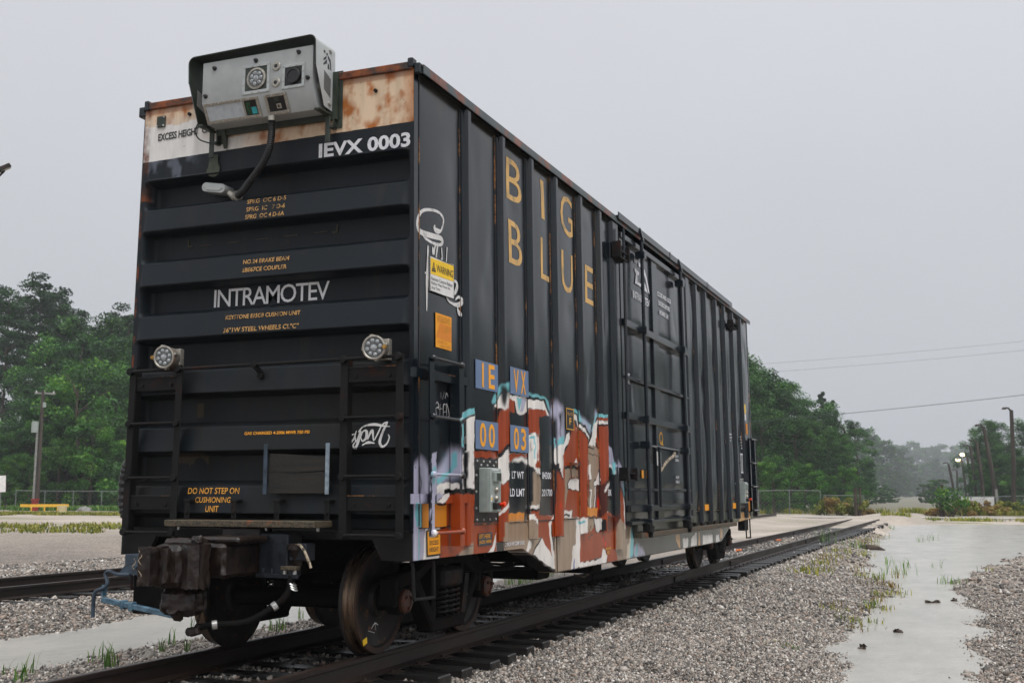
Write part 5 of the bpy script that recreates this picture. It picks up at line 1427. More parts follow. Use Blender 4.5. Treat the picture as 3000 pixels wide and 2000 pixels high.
XS = WS + .021
big = [('B', 2.08, 2.485, 4.375, 4.81), ('I', 3.045, 3.15, 4.382, 4.824), ('G', 3.69, 4.13, 4.366, 4.85), ('B', 2.095, 2.475, 3.706, 4.16), ('L', 3.005, 3.285, 3.704, 4.164), ('U', 3.685, 4.10, 3.688, 4.165), ('E', 4.555, 4.88, 3.688, 4.155)]
for ch, u0, u1, v0, v1 in big: text(ch, 'side', None, u0, u1, v0, v1, M['tbig'], car, 'side_letter', bold=.0)
plates = [('I E', 1.225, 1.765, 2.352, 2.62), ('V X', 2.08, 2.583, 2.37, 2.642), ('0 0', 1.215, 1.757, 1.791, 2.058), ('0 3', 2.065, 2.57, 1.797, 2.059)]
for body, u0, u1, v0, v1 in plates:
    o = decal([(u0, v0), (u1, v0), (u1, v1), (u0, v1)], 'side', XS - .003, M['plateblue'], car, 'number_plate')
    a, b = body.split()
    cw = (u1 - u0) * .27
    for ch, c0 in ((a, u0 + (u1 - u0) * .17), (b, u0 + (u1 - u0) * .56)):
        ww = cw if ch not in 'I' else cw * .28
        text(ch, 'side', XS + .001, c0 + (cw - ww) * .5, c0 + (cw + ww) * .5, v0 + .02, v1 - .018, M['tor'], o, 'plate_numeral', bold=.02)
for body, u0, u1, v0, v1 in (('LT WT', 2.128, 2.446, 1.531, 1.605), ('84300', 2.935, 3.248, 1.539, 1.612), ('LD LMT', 2.07, 2.47, 1.357, 1.434), ('201700', 2.92, 3.275, 1.357, 1.432)):
    text(body, 'side', None, u0, u1, v0, v1, M['tw'], car, 'weight_lettering', bold=.02)
text('2 INCH HF COMP SHOE', 'side', WS + .003, 1.944, 2.452, .878, .918, M['tw'], car, 'stencil_line', bold=.02)
text('50K', 'side', XS, 5.27, 5.42, 1.36, 1.44, M['tw'], car, 'stencil_line', bold=.02)
text('RELEASE', 'side', WS + .003, 5.19, 5.40, .70, .73, M['ty'], car, 'stencil_line', bold=.02)
text('ROD', 'side', WS + .003, 5.24, 5.34, .65, .685, M['ty'], car, 'stencil_line', bold=.02)
o = decal([(3.745, 2.105), (4.005, 2.105), (4.015, 2.347), (3.755, 2.347)], 'side', XS - .002, M['tk'], car, 'plate_sticker')
f = MB()
for (a0, a1, b0, b1) in ((3.745, 4.015, 2.105, 2.115), (3.745, 4.015, 2.337, 2.347), (3.745, 3.757, 2.105, 2.347), (4.003, 4.015, 2.105, 2.347)): f.box(XS, XS + .0012, a0, a1, b0, b1)
f.build('sticker_border', M['ty'], o, True, 0)
text('PLATE', 'side', XS + .002, 3.79, 3.97, 2.27, 2.30, M['tys'], o, 'print', bold=.01); text('F', 'side', XS + .002, 3.85, 3.92, 2.16, 2.24, M['ty'], o, 'print', bold=.02)
# warning sign
o = decal([(.256, 3.096), (.738, 3.108), (.745, 3.414), (.256, 3.400)], 'side', XS + .004, M['sticker_w'], car, 'warning_sign', th=.003)
o['label'] = 'white and yellow warning sign near the corner'
decal([(.268, 3.248), (.728, 3.26), (.732, 3.402), (.268, 3.388)], 'side', XS + .0072, M['sticker_y'], o, 'yellow_field')
decal([(.285, 3.275), (.365, 3.277), (.325, 3.365)], 'side', XS + .009, M['tk'], o, 'triangle_mark')
MB().box(XS + .0106, XS + .0112, .320, .330, 3.302, 3.335).box(XS + .0106, XS + .0112, .320, .330, 3.285, 3.294).build('exclamation_mark', M['sticker_y'], o, True, 0)
text('WARNING', 'side', XS + .010, .378, .715, 3.285, 3.35, M['tk'], o, 'print', spacing=.95, bold=.012, dv=.006)
for i, s_ in enumerate(('Remote Control Railcar', 'Railcar May Move At', 'Any Time')):
    text(s_, 'side', XS + .009, .28, .28 + (.43, .375, .17)[i], 3.198 - i * .042, 3.228 - i * .042, M['tk'], o, 'print', dv=.008)
MB().box(XS + .0075, XS + .009, .256, .742, 3.097, 3.103).box(XS + .0075, XS + .009, .256, .742, 3.403, 3.409).box(XS + .0075, XS + .009, .256, .261, 3.1, 3.405).box(XS + .0075, XS + .009, .735, .741, 3.11, 3.41).build('sign_border', M['tk'], o, True, 0)
# orange handling sticker
o = decal([(.38, 2.63), (.70, 2.63), (.703, 2.931), (.378, 2.929)], 'side', XS - .002, M['sticker_o'], car, 'handling_sticker', th=.001)
decal([(.384, 2.715), (.698, 2.705), (.70, 2.845), (.46, 2.85)], 'side', XS - .0008, M['sticker_o2'], o, 'print_panel', th=.0006)
text('ease', 'side', XS + .001, .41, .675, 2.858, 2.915, M['sticker_o3'], o, 'print', bold=.02); text('up!', 'side', XS + .001, .53, .68, 2.765, 2.845, M['sticker_o3'], o, 'print', bold=.02)
text('Handle Car', 'side', XS + .001, .42, .61, 2.675, 2.705, M['sticker_o3'], o, 'print'); text('with CARE', 'side', XS + .001, .47, .67, 2.64, 2.668, M['sticker_o3'], o, 'print')
# excess height placard, jacking placard, reflective strips
o = decal([(.242, .864), (.504, .866), (.499, 1.082), (.232, 1.08)], 'side', WS + .002, M['tk'], car, 'height_placard')
decal([(.255, .878), (.490, .880), (.487, 1.070), (.247, 1.068)], 'side', WS + .0045, M['sticker_o'], o, 'orange_field')
for i, s_ in enumerate(('THIS CAR', 'EXCESS', 'HEIGHT')): text(s_, 'side', WS + .0068, .285, .455, 1.015 - i * .057, 1.052 - i * .057, M['tk'], o, 'print', bold=.015)
o = decal([(1.30, .908), (1.618, .908), (1.622, 1.026), (1.302, 1.02)], 'side', WS + .002, M['bluesteel'], car, 'jacking_placard')
text('LIFT HERE', 'side', WS + .005, 1.312, 1.575, .974, 1.012, M['tor'], o, 'print', bold=.015); text('JACK HERE', 'side', WS + .005, 1.312, 1.60, .918, .958, M['tor'], o, 'print', bold=.015)
MB().box(WS + .002, WS + .004, 1.66, 1.67, .95, 1.0).build('reflector', M['refl'], car, True, 0)
decal([(.146, 1.103), (.612, 1.104), (.612, 1.297), (.146, 1.30)], 'side', WS + .006, M['refl'], car, 'reflective_strip')
for (y0, y1, z0, z1, mt) in ((13.27, 13.56, 1.115, 1.22, 'sticker_o'), (10.82, 11.14, 1.11, 1.212, 'sticker_o'), (14.95, 15.14, 2.60, 2.83, 'refl'), (14.80, 15.1, 1.05, 1.25, 'refl')):
    decal([(y0, z0), (y1, z0), (y1, z1), (y0, z1)], 'side', WS + .012, M[mt], car, 'reflective_strip')
decal([(14.72, 3.02), (15.0, 3.03), (15.0, 3.22), (14.72, 3.2)], 'side', WS + .012, M['sticker_y'], car, 'warning_sign'); decal([(14.72, 2.88), (15.0, 2.89), (15.0, 3.02), (14.72, 3.01)], 'side', WS + .012, M['sticker_w'], car, 'warning_sign')
# small stencil columns at the far end
for k in range(7): text('IEVX%02d' % (k * 7 % 90), 'side', WS + .012, 13.22 + .03 * k, 13.38 + .03 * k, 2.50 - .058 * k, 2.535 - .058 * k, M['tw'], car, 'stencil_line', bold=.03)
for k in range(5): text('5%dB' % k, 'side', WS + .012, 14.28 + .02 * k, 14.38 + .02 * k, 2.50 - .055 * k, 2.535 - .055 * k, M['tw'], car, 'stencil_line', bold=.03)
for (z, s_) in ((1.56, 'CU FT'), (1.49, '7550'), (1.42, 'IL 50 6'), (1.37, 'IW 9 4')): text(s_, 'side', WS + .012, 13.35, 13.62, z, z + .04, M['tw'], car, 'stencil_line', bold=.03)
f = MB().box(WS + .01, WS + .014, 14.26, 14.29, 1.82, 2.16).box(WS + .01, WS + .014, 14.40, 14.43, 1.80, 2.16).box(WS + .01, WS + .014, 14.24, 14.46, 2.16, 2.19).box(WS + .01, WS + .014, 14.24, 14.46, 1.80, 1.83)
f.build('height_gauge_mark', M['tw'], car, True, 0)
# railcar mark, name and instruction on the door
f = MB()
X0 = WS + .034
for (y0, y1, z0, z1) in ((6.74, 6.86, 4.60, 4.66), (6.95, 7.06, 4.58, 4.64)): f.box(X0, X0 + .002, y0, y1, z0, z1)
f.prism([(6.74, 4.30), (7.06, 4.30), (7.06, 4.345), (6.86, 4.345), (6.86, 4.44), (6.95, 4.46), (6.95, 4.50), (6.74, 4.52), (6.74, 4.47), (6.80, 4.45)], 'yz', X0, X0 + .002)
f.prism([(7.10, 4.64), (7.24, 4.60), (7.36, 4.50), (7.46, 4.36), (7.50, 4.27), (7.42, 4.30), (7.32, 4.45), (7.2, 4.54), (7.10, 4.58)], 'yz', X0, X0 + .002)
f.prism([(7.10, 4.44), (7.24, 4.40), (7.34, 4.32), (7.40, 4.27), (7.10, 4.29)], 'yz', X0, X0 + .002)
f.build('company_mark', M['tw'], D, True, 0)
text('INTRAMOTEV', 'side', X0, 6.62, 7.49, 4.076, 4.186, M['tw'], D, 'lettering', spacing=.88, bold=.012)
for i, s_ in enumerate(('CLOSE AND LOCK', 'DOORS BEFORE', 'MOVING CAR')):
    text(s_, 'side', X0, 7.97 + .05 * i, 8.80 - .1 * i, 4.328 - .135 * i, 4.40 - .135 * i, M['tw'], D, 'stencil_line', bold=.025)
TAG = [[(0.531, 3.73), (0.541, 3.792), (0.463, 3.828), (0.32, 3.821), (0.157, 3.777), (0.078, 3.695), (0.067, 3.62), (0.134, 3.583), (0.319, 3.592), (0.486, 3.606), (0.53, 3.583), (0.486, 3.547), (0.342, 3.533), (0.203, 3.545), (0.157, 3.572)], [(0.531, 3.73), (0.49, 3.675), (0.426, 3.656), (0.366, 3.666), (.375, 3.70)], [(0.402, 3.54), (0.354, 3.45), (.34, 3.50)], [(0.437, 3.537), (0.413, 3.40), (.51, 3.40), (.52, 3.44)], [(0.249, 3.492), (0.237, 3.218), (0.225, 2.92)], [(0.621, 3.553), (0.607, 3.40)], [(0.51, 3.525), (0.534, 3.40)], [(0.191, 3.24), (0.248, 3.261)], [(0.70, 3.253), (0.807, 3.277), (0.846, 3.24), (0.781, 3.163), (0.68, 3.152)], [(0.605, 3.101), (0.679, 3.07), (0.805, 3.063), (0.909, 3.085), (0.961, 3.127), (0.883, 3.147), (0.806, 3.112)], [(0.909, 3.085), (0.856, 3.044), (0.882, 3.004), (0.934, 2.995), (0.928, 2.978)]]
ribbon(TAG, 'side', None, .050, M['twg'], car, 'spray_tag')
SM = [[(.42, 2.02), (.40, 2.10), (.46, 2.12), (.43, 2.16), (.40, 2.14)], [(.47, 2.03), (.49, 2.15)], [(.44, 2.10), (.53, 2.11)], [(.54, 2.02), (.55, 2.14), (.60, 2.15)], [(.55, 2.08), (.60, 2.09)], [(.61, 2.03), (.61, 2.16), (.66, 2.06), (.60, 2.04)], [(.50, 2.20), (.50, 2.25)], [(.53, 2.19), (.57, 2.26)], [(.58, 2.20), (.61, 2.25), (.64, 2.22)]]
ribbon(SM, 'side', None, .010, M['twg'], car, 'spray_tag')

# ------------------------------------------------------------------ sensor unit on the near end of the roof line
SU = empty('sensor_unit', (.03, -.15, 4.66), 'grey sensor housing with hood mounted at the top of the boxcar end', 'sensor unit')
xl, xr = -.542, .606
MB().prism([(-.30, 5.215), (-.30, 4.842), (-.205, 4.672), (-.05, 4.672), (-.05, 5.215)], 'yz', xl, xr).build('housing', M['sensor'], SU)
MB().box(xl + .01, xr - .01, -.29, -.29 + .02, 5.216, 5.222).build('door_gasket', M['blackplastic'], SU)
def hoodsec(off):
    r = .065 - off; x0, x1, zt = -.668 + off, .658 - off, 5.292 - off
    p = [(x0, 4.70)]
    for k in range(7): a = PI - k * PI / 12; p.append((x0 + r + r * math.cos(a), zt - .02 - r + r * math.sin(a)))
    for k in range(7): a = PI / 2 - k * PI / 12; p.append((x1 - r + r * math.cos(a), zt - r + r * math.sin(a)))
    p.append((x1, 4.70)); return p
def hood(off, name, mat):
    sec = hoodsec(off); vs = []
    yb = -.02
    for (x, z) in sec:
        vs.append((x, -.345 + off if z > 4.99 else -.075, z)); vs.append((x, yb, z))
    # side cheeks: slanted lower front edge
    n = len(sec); fs = []
    vs2 = []; 
    ring = []
    def addp(p): vs2.append(p); return len(vs2) - 1
    top = [(addp((x, -.345 + off, z)), addp((x, yb, z))) for (x, z) in sec[1:-1]]
    for i in range(len(top) - 1): fs.append((top[i][0], top[i + 1][0], top[i + 1][1], top[i][1]))
    for sgn, x, T_ in ((0, sec[0][0], top[0]), (1, sec[-1][0], top[-1])):
        a = addp((x, -.335 + off, 5.03)); b_ = addp((x, -.19, 4.70)); c = addp((x, -.06, 4.69)); d_ = addp((x, yb, 4.69))
        fs.append((T_[0], a, b_, c, d_, T_[1]))
    return mkobj(name, vs2, fs, mat, SU, False, 40)
hood(0, 'hood', M['sensor']); hood(.006, 'hood_lining', M['hoodgreen'])
# rolled front edge of the hood
pe = [(x, -.345, z) for (x, z) in hoodsec(.003)[1:-1]]
MB().tube([(pe[0][0], -.335, 5.03)] + pe + [(pe[-1][0], -.335, 5.03)], .006, 6).build('hood_edge', M['hoodgreen'], SU)
f = MB()
for k in range(9):
    z = 5.005 - k * .0195
    f.prism([(-.20, z + .012), (-.09, z - .038), (-.09, z - .046), (-.20, z + .004)], 'yz', .659, .6605)
f.build('vent_slot', M['blackplastic'], SU, smooth=0)
f = MB().box(.659, .6605, -.215, -.19, 5.175, 5.195).box(.659, .6605, -.17, -.15, 5.165, 5.185)
f.prism([(-.215, 5.06), (-.215, 5.075), (-.16, 5.13), (-.16, 5.09)], 'yz', .659, .6605).prism([(-.215, 5.10), (-.215, 5.12), (-.17, 5.155), (-.17, 5.13)], 'yz', .659, .6605)
f.prism([(-.145, 5.17), (-.10, 5.14), (-.085, 5.05), (-.10, 5.055), (-.115, 5.12), (-.145, 5.145)], 'yz', .659, .6605).prism([(-.145, 5.10), (-.125, 5.09), (-.115, 5.05), (-.145, 5.05)], 'yz', .659, .6605)
f.build('company_mark', M['blackplastic'], SU, smooth=0)
f = MB()
for k in range(13):
    z = 5.0 - k * .0115
    f.prism([(-.22, z + .012), (-.08, z - .038), (-.08, z - .043), (-.22, z + .007)], 'yz', -.6615, -.6610)
f.build('vent_slot', M['sticker_w'], SU, smooth=0)
def frame(x0, x1, z0, z1, w_, y, th, mat, name, parent, rows=None):
    f = MB().box(x0, x1, y - th, y, z0, z0 + w_, .001).box(x0, x1, y - th, y, z1 - w_, z1, .001).box(x0, x0 + w_, y - th, y, z0 + w_, z1 - w_, .001).box(x1 - w_, x1, y - th, y, z0 + w_, z1 - w_, .001)
    return f.build(name, mat, parent)
def screws(pts, y, parent, r=.0065):
    for (x, z) in pts: MB().lathe([(0, -.006), (r * .8, -.005), (r, 0)], (x, y, z), (0, 1, 0), 8).build('screw', M['bolt'], parent)
W1 = frame(-.112, .172, 4.858, 5.128, .028, -.301, .008, M['sensor'], 'window_frame', SU)
screws([(x, z) for x in (-.098, -.005, .065, .158) for z in (4.872, 5.114)] + [(x, z) for x in (-.098, .158) for z in (4.95, 5.035)], -.309, W1)
W2 = frame(.302, .528, 4.854, 5.072, .026, -.301, .008, M['sensor'], 'window_frame', SU)
screws([(x, z) for x in (.315, .38, .45, .515) for z in (4.867, 5.059)] + [(x, z) for x in (.315, .515) for z in (4.93, 4.995)], -.309, W2)
MB().box(-.084, .144, -.3025, -.3005, 4.886, 5.10).build('recess', M['hoodgreen'], SU)
MB().box(.328, .502, -.3025, -.3005, 4.88, 5.046).build('recess', M['black_recess'], SU)
HL = MB().lathe([(.078, 0), (.098, -.002), (.098, -.010), (.080, -.014), (.078, 0)], (.036, -.303, 4.992), (0, 1, 0), 28).build('headlight', M['stainless'], SU)
MB().lathe([(.079, -.008), (.06, -.014), (0, -.017)], (.036, -.303, 4.992), (0, 1, 0), 28).build('lens', M['lens'], HL)
for k in range(7):
    a = k * 2 * PI / 7
    MB().lathe([(.02, -.013), (.012, -.020), (0, -.022)], (.036 + .05 * math.cos(a), -.303, 4.992 + .05 * math.sin(a)), (0, 1, 0), 12).build('lamp_cell', M['cell'], HL)
MB().lathe([(.032, -.013), (.02, -.021), (0, -.024)], (.036, -.303, 4.992), (0, 1, 0), 14).build('lamp_cell', M['cell'], HL)
SP = MB().lathe([(.072, 0), (.072, -.012), (.066, -.02), (.052, -.02), (.05, -.014), (0, -.014)], (.415, -.303, 4.963), (0, 1, 0), 24).build('horn', M['blackplastic'], SU)
for z in (5.076, 4.927):
    p = MB().lathe([(0, -.004), (.018, -.004), (.018, -.010), (.038, -.010), (.042, -.006), (.042, 0)], (.237, -.301, z), (0, 1, 0), 20).build('camera_port', M['stainless'], SU)
    MB().lathe([(0, -.011), (.017, -.011)], (.237, -.301, z), (0, 1, 0), 14).build('lens', M['black_recess'], p)
    screws([(.237 + .029 * math.cos(a), z + .029 * math.sin(a)) for a in (.8, 2.36, 3.93, 5.5)], -.311, p, .005)
for (x, z) in ((-.414, 5.15), (.024, 5.159), (.464, 5.171), (-.502, 4.902), (.561, 4.926)):
    MB().lathe([(0, -.026), (.013, -.026), (.016, -.018), (.016, -.01), (.021, -.006), (.021, 0)], (x, -.301, z), (0, 1, 0), 9).build('latch_knob', M['blackplastic'], SU)
# lower, slanted face: axes along x and down the slope
e1 = Vector((1, 0, 0)); e2 = Vector((0, .095, -.170)).normalized(); en = e1.cross(e2).normalized()
if en.y > 0: en = -en
o0 = Vector((0, -.30, 4.842))
def slab(u0, u1, v0, v1, n0, n1, mat, name, parent=SU, b=.001):
    c = o0 + e1 * (u0 + u1) / 2 + e2 * (v0 + v1) / 2 + en * (n0 + n1) / 2
    return MB().obox(c, e1, e2, en, abs(u1 - u0) / 2, abs(v1 - v0) / 2, abs(n1 - n0) / 2, b).build(name, mat, parent)
def slabframe(u0, u1, v0, v1, w_, name):
    f = MB()
    for a0, a1, b0, b1 in ((u0, u1, v0, v0 + w_), (u0, u1, v1 - w_, v1), (u0, u0 + w_, v0 + w_, v1 - w_), (u1 - w_, u1, v0 + w_, v1 - w_)):
        c = o0 + e1 * (a0 + a1) / 2 + e2 * (b0 + b1) / 2 + en * .006
        f.obox(c, e1, e2, en, (a1 - a0) / 2, (b1 - b0) / 2, .006, .001)
    o = f.build(name, M['stainless'], SU)
    n = max(2, int((u1 - u0) / .075))
    for k in range(n + 1):
        for v in (v0 + w_ / 2, v1 - w_ / 2):
            c = o0 + e1 * (u0 + w_ / 2 + (u1 - u0 - w_) * k / n) + e2 * v + en * .012
            MB().lathe([(0, .006), (.006, .004), (.0075, 0)], c, en, 8).build('screw', M['bolt'], o)
    return o
slabframe(-.535, .045, .008, .188, .024, 'window_frame')
slab(-.511, -.122, .032, .164, .001, .006, M['frost'], 'lidar_window')
slab(-.122, -.104, .032, .164, .001, .011, M['stainless'], 'window_bar')
slab(-.104, .021, .032, .164, .001, .003, M['black_recess'], 'instrument_window')
slab(-.095, -.05, .05, .155, .003, .004, M['greenboard'], 'circuit_board')
slab(-.045, .008, .095, .155, .003, .005, M['cyan_glass'], 'optical_filter')
slabframe(.112, .338, .008, .188, .026, 'window_frame')
slab(.138, .312, .034, .162, .001, .003, M['black_recess'], 'instrument_window')
slab(.215, .262, .098, .142, .003, .006, M['stainless'], 'stereo_camera'); slab(.205, .252, .040, .075, .003, .006, M['hoodgreen'], 'stereo_camera')
slab(.226, .244, .108, .130, .006, .008, M['blackplastic'], 'camera_lens')
# side fittings and mounting brackets
for (y, z) in ((-.115, 5.225), (-.095, 5.215), (-.12, 4.745), (-.10, 4.735)):
    MB().lathe([(0, .016), (.011, .014), (.013, 0)], (.659, y, z), (1, 0, 0), 8).build('bolt', M['bolt'], SU)
MB().lathe([(0, .02), (.04, .02), (.05, .01), (.05, 0)], (.607, -.16, 4.88), (1, 0, 0), 16).build('cable_gland', M['stainless'], SU)
for s, x in ((1, .625), (-1, -.60)):
    f = MB().box(x - .025, x + .025, -.075, -.055, 4.41, 4.74, .006).box(x - .03, x + .03, -.25, -.03, 4.655, 4.672, .003)
    f.box(x + .045, x + .055, -.06, -.005, 4.55, 5.03).box(x + .02, x + .11, -.012, -.004, 4.55, 5.07, .002).box(x + .02, x + .055, -.075, -.004, 4.54, 4.56)
    f.build('mounting_bracket', M['hoodgreen'], SU)
MB().box(-.56, .70, -.055, -.02, 4.62, 5.05).build('back_plate', M['hoodgreen'], SU)
MB().prism([(-.075, 4.66), (-.02, 4.50), (-.02, 4.66)], 'yz', -.50, -.46).build('gusset', M['hoodgreen'], SU)
MB().prism([(-.655, 4.46), (-.67, 4.36), (-.69, 4.31), (-.66, 4.265), (-.60, 4.25), (-.555, 4.27), (-.54, 4.33), (-.565, 4.38), (-.57, 4.46)], 'xz', -.012, -.0085).build('paint_patch', pmat('green_overspray', lin(58, 64, 50), lin(76, 82, 66), .6, scale=20), SU)
MB().tube(smoothpath([(-.66, -.20, 4.70), (-.70, -.18, 4.64), (-.68, -.14, 4.575), (-.60, -.08, 4.545)], 5), .006, 6).build('cable', M['blackplastic'], SU)

# ribbed conduit down to the junction box
CH = empty('conduit', (0, -.1, 4.15), 'black ribbed conduit running from the sensor unit to a junction box', 'conduit')
hp = smoothpath([(.135, -.20, 4.672), (.138, -.20, 4.60), (.13, -.19, 4.50), (.10, -.17, 4.40), (.03, -.13, 4.31), (-.08, -.09, 4.22), (-.19, -.05, 4.145), (-.27, -.02, 4.09), (-.36, .02, 4.055)], 14)
MB().tube(hp, [.0285 + .0055 * (k % 2) for k in range(len(hp))], 12).build('hose', M['blackplastic'], CH, smooth=15)
MB().lathe([(.034, -.0), (.036, .0), (.036, .045), (.03, .05)], (.136, -.20, 4.625), (0, 0, 1), 14).build('fitting', M['stainless'], CH)
f = MB().cyl((-.36, .02, 4.055), (-.41, .045, 4.05), .042, .038, n=14).cyl((-.41, .045, 4.05), (-.47, .05, 4.10), .03, n=12).cyl((-.355, .018, 4.056), (-.375, .027, 4.054), .05, n=14)
f.build('elbow', M['stainless'], CH)
jp = []
for k in range(9): a = PI / 2 + k * PI / 8; jp.append((-.70 + .042 * math.cos(a), 4.17 + .042 * math.sin(a)))
for k in range(9): a = -PI / 2 + k * PI / 8; jp.append((-.53 + .042 * math.cos(a), 4.14 + .042 * math.sin(a)))
J = MB().prism(jp, 'xz', .0, ED - .004).build('junction_box', M['sensor'], CH)
jp2 = [((x + .61) * .72 - .61, (z - 4.155) * .6 + 4.155) for x, z in jp]
MB().prism(jp2, 'xz', -.008, .002).build('junction_cover', M['sensor'], CH)
screws([(-.715, 4.172), (-.515, 4.138)], -.001, CH, .008)

# ------------------------------------------------------------------ flood lamps on the end
def flood(x, z, label):
    Fl = empty('flood_lamp', (x, -.15, z - .1), label, 'flood lamp', 'round flood lamps on the boxcar end')
    ax = Vector((.12, -1, -.06)).normalized()
    c = Vector((x, -.20, z))
    def ring(pr, nm, mt, par=Fl, n=28): return MB().lathe(pr, c, ax, n).build(nm, M[mt], par)
    ring([(.0, -.16), (.07, -.16), (.088, -.12), (.094, -.03), (.094, -.012)], 'lamp_body', 'stainless')
    ring([(.096, -.024), (.099, -.018), (.096, -.012)], 'gasket', 'orange_gasket')
    ring([(.094, -.012), (.102, -.008), (.103, .010), (.092, .014), (.084, .008)], 'bezel', 'stainless')
    le = ring([(.086, .006), (.05, .010), (0, .011)], 'lens', 'lens')
    for k in range(8):
        a = k * 2 * PI / 8 + .2; e_1 = ax.orthogonal().normalized(); e_2 = ax.cross(e_1)
        q = c + ax * .009 + (e_1 * math.cos(a) + e_2 * math.sin(a)) * .058
        MB().lathe([(.018, 0), (.011, .006), (0, .008)], q, ax, 10).build('lamp_cell', M['cell'], le)
    MB().lathe([(.032, .008), (.02, .015), (0, .017)], c, ax, 14).build('lamp_cell', M['cell'], le)
    for a in (.9, 2.6, 4.2, 5.6):
        e_1 = ax.orthogonal().normalized(); e_2 = ax.cross(e_1); k = e_1 * math.cos(a) + e_2 * math.sin(a)
        MB().obox(c - ax * .03 + k * .10, k, ax, k.cross(ax), .014, .03, .012, .004).build('clip', M['stainless'], Fl)
    s = -1 if x < 0 else 1
    MB().lathe([(0, .02), (.017, .018), (.019, 0)], c + Vector((s * .115 * (1 if x < 0 else .9), -.01, 0)), ax, 10).build('brass_screw', M['brass'], Fl)
    MB().box(x - .03, x + .06, -.06, -.0, z - .09, z + .09, .005).bar((x + .05, -.03, z), (x + .03, -.12, z), .03, .05).build('mount', M['stainless'], Fl)
    return Fl
flood(-.925, 2.585, 'round silver flood lamp at the left of the boxcar end')
flood(1.195, 2.567, 'round silver flood lamp at the right of the boxcar end')

# ------------------------------------------------------------------ control cabinets on black mounting plates
def cabinet(y0, y1, label, far=False):
    K = empty('control_cabinet', (1.52, (y0 + y1) / 2, 1.21), label, 'control cabinet', 'grey control cabinets on the car side')
    x0, x1 = WS + .03, 1.572
    x0 = (WS + .03) * .995
    MB().box(x0, x1, y0, y1, 1.21, 1.62, .008).build('enclosure', M['cab'], K)
    MB().box(x1, x1 + .014, y0 + .004, y1 - .004, 1.215, 1.615, .005).build('cabinet_door', M['cab'], K)
    pw = .54
    p0 = y0 - .10
    f = MB().box(WS + .012, WS + .03, p0, p0 + pw, 1.118, 1.705, .003)
    P_ = f.build('mounting_plate', M['blackplastic'], K)
    for k in range(4):
        for z in (1.145, 1.68): MB().lathe([(0, .010), (.011, .008), (.013, 0)], (WS + .03, p0 + .05 + k * .147, z), (1, 0, 0), 8).build('bolt', M['bolt'], P_)
    for z in (1.25, 1.4, 1.55): MB().lathe([(0, .010), (.011, .008), (.013, 0)], (WS + .03, p0 + .03, z), (1, 0, 0), 8).build('bolt', M['bolt'], P_)
    for k in range(3): MB().lathe([(0, .010), (.011, .008), (.013, 0)], (WS + .03, p0 + .14 + k * .147, 1.645), (1, 0, 0), 8).build('bolt', M['bolt'], P_)
    xs = x1 + .014
    MB().box(xs, xs + .03, y0 + .06, y0 + .21, 1.49, 1.585, .006).box(xs + .03, xs + .034, y0 + .085, y0 + .195, 1.50, 1.575, .002).build('breaker_window', M['cab'], K)
    MB().box(xs + .034, xs + .036, y0 + .09, y0 + .19, 1.505, 1.57).build('window_pane', M['hoodgreen'], K)
    MB().box(xs, xs + .002, y0 + .05, y0 + .2, 1.597, 1.607).build('label_strip', M['sticker_w'], K)
    for z in (1.418, 1.34):
        MB().lathe([(0, .03), (.02, .03), (.024, .02), (.03, .012), (.03, 0)], (xs, y0 + .135, z), (1, 0, 0), 14).build('gauge_knob', M['stainless'], K)
    MB().box(xs, xs + .002, y0 + .02, y0 + .055, 1.31, 1.37).build('warning_label', M['sticker_w'], K)
    MB().box(xs + .002, xs + .003, y0 + .025, y0 + .05, 1.325, 1.345).build('warning_label_field', M['sticker_y'], K)
    MB().box(xs, xs + .05, y0 + .06, y0 + .17, 1.24, 1.305, .008).build('switch_block', M['blackplastic'], K)
    MB().lathe([(.016, .05), (.016, .075), (.024, .08), (.026, .095), (.018, .10), (0, .10)], (xs, y0 + .135, 1.285), (1, 0, 0), 14).build('stop_button', M['red'], K)
    return K
cabinet(1.31, 1.58, 'grey control cabinet with red button over the graffiti')
cabinet(14.02, 14.32, 'grey control cabinet at the far end of the boxcar side')
# ------------------------------------------------------------------ vegetation
def leafmat(name, c1, c2, c3):
    m, t, b = newmat(name)
    a = t.nodes.new('ShaderNodeAttribute'); a.attribute_name = 'tint'
    oi = t.nodes.new('ShaderNodeObjectInfo')
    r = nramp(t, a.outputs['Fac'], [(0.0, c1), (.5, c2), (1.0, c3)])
    hv = t.nodes.new('ShaderNodeHueSaturation')
    mr = t.nodes.new('ShaderNodeMapRange'); mr.inputs['To Min'].default_value = .72; mr.inputs['To Max'].default_value = 1.25
    t.links.new(oi.outputs['Random'], mr.inputs['Value']); t.links.new(mr.outputs[0], hv.inputs['Value'])
    t.links.new(r.outputs[0], hv.inputs['Color'])
    t.links.new(hv.outputs[0], b.inputs['Base Color']); b.inputs['Roughness'].default_value = .55
    b.inputs['Transmission Weight'].default_value = 0
    tr = t.nodes.new('ShaderNodeBsdfTranslucent'); t.links.new(hv.outputs[0], tr.inputs['Color'])
    ms = t.nodes.new('ShaderNodeMixShader'); ms.inputs[0].default_value = .3
    t.links.new(b.outputs[0], ms.inputs[1]); t.links.new(tr.outputs[0], ms.inputs[2])
    t.links.new(ms.outputs[0], t.nodes['Material Output'].inputs['Surface'])
    return m
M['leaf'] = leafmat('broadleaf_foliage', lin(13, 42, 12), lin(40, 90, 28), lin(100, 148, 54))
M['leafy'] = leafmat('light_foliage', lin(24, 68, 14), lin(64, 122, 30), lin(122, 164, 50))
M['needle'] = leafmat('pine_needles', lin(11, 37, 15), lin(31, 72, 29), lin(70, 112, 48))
M['weed'] = leafmat('weed_foliage', lin(74, 92, 30), lin(132, 140, 44), lin(176, 164, 66))
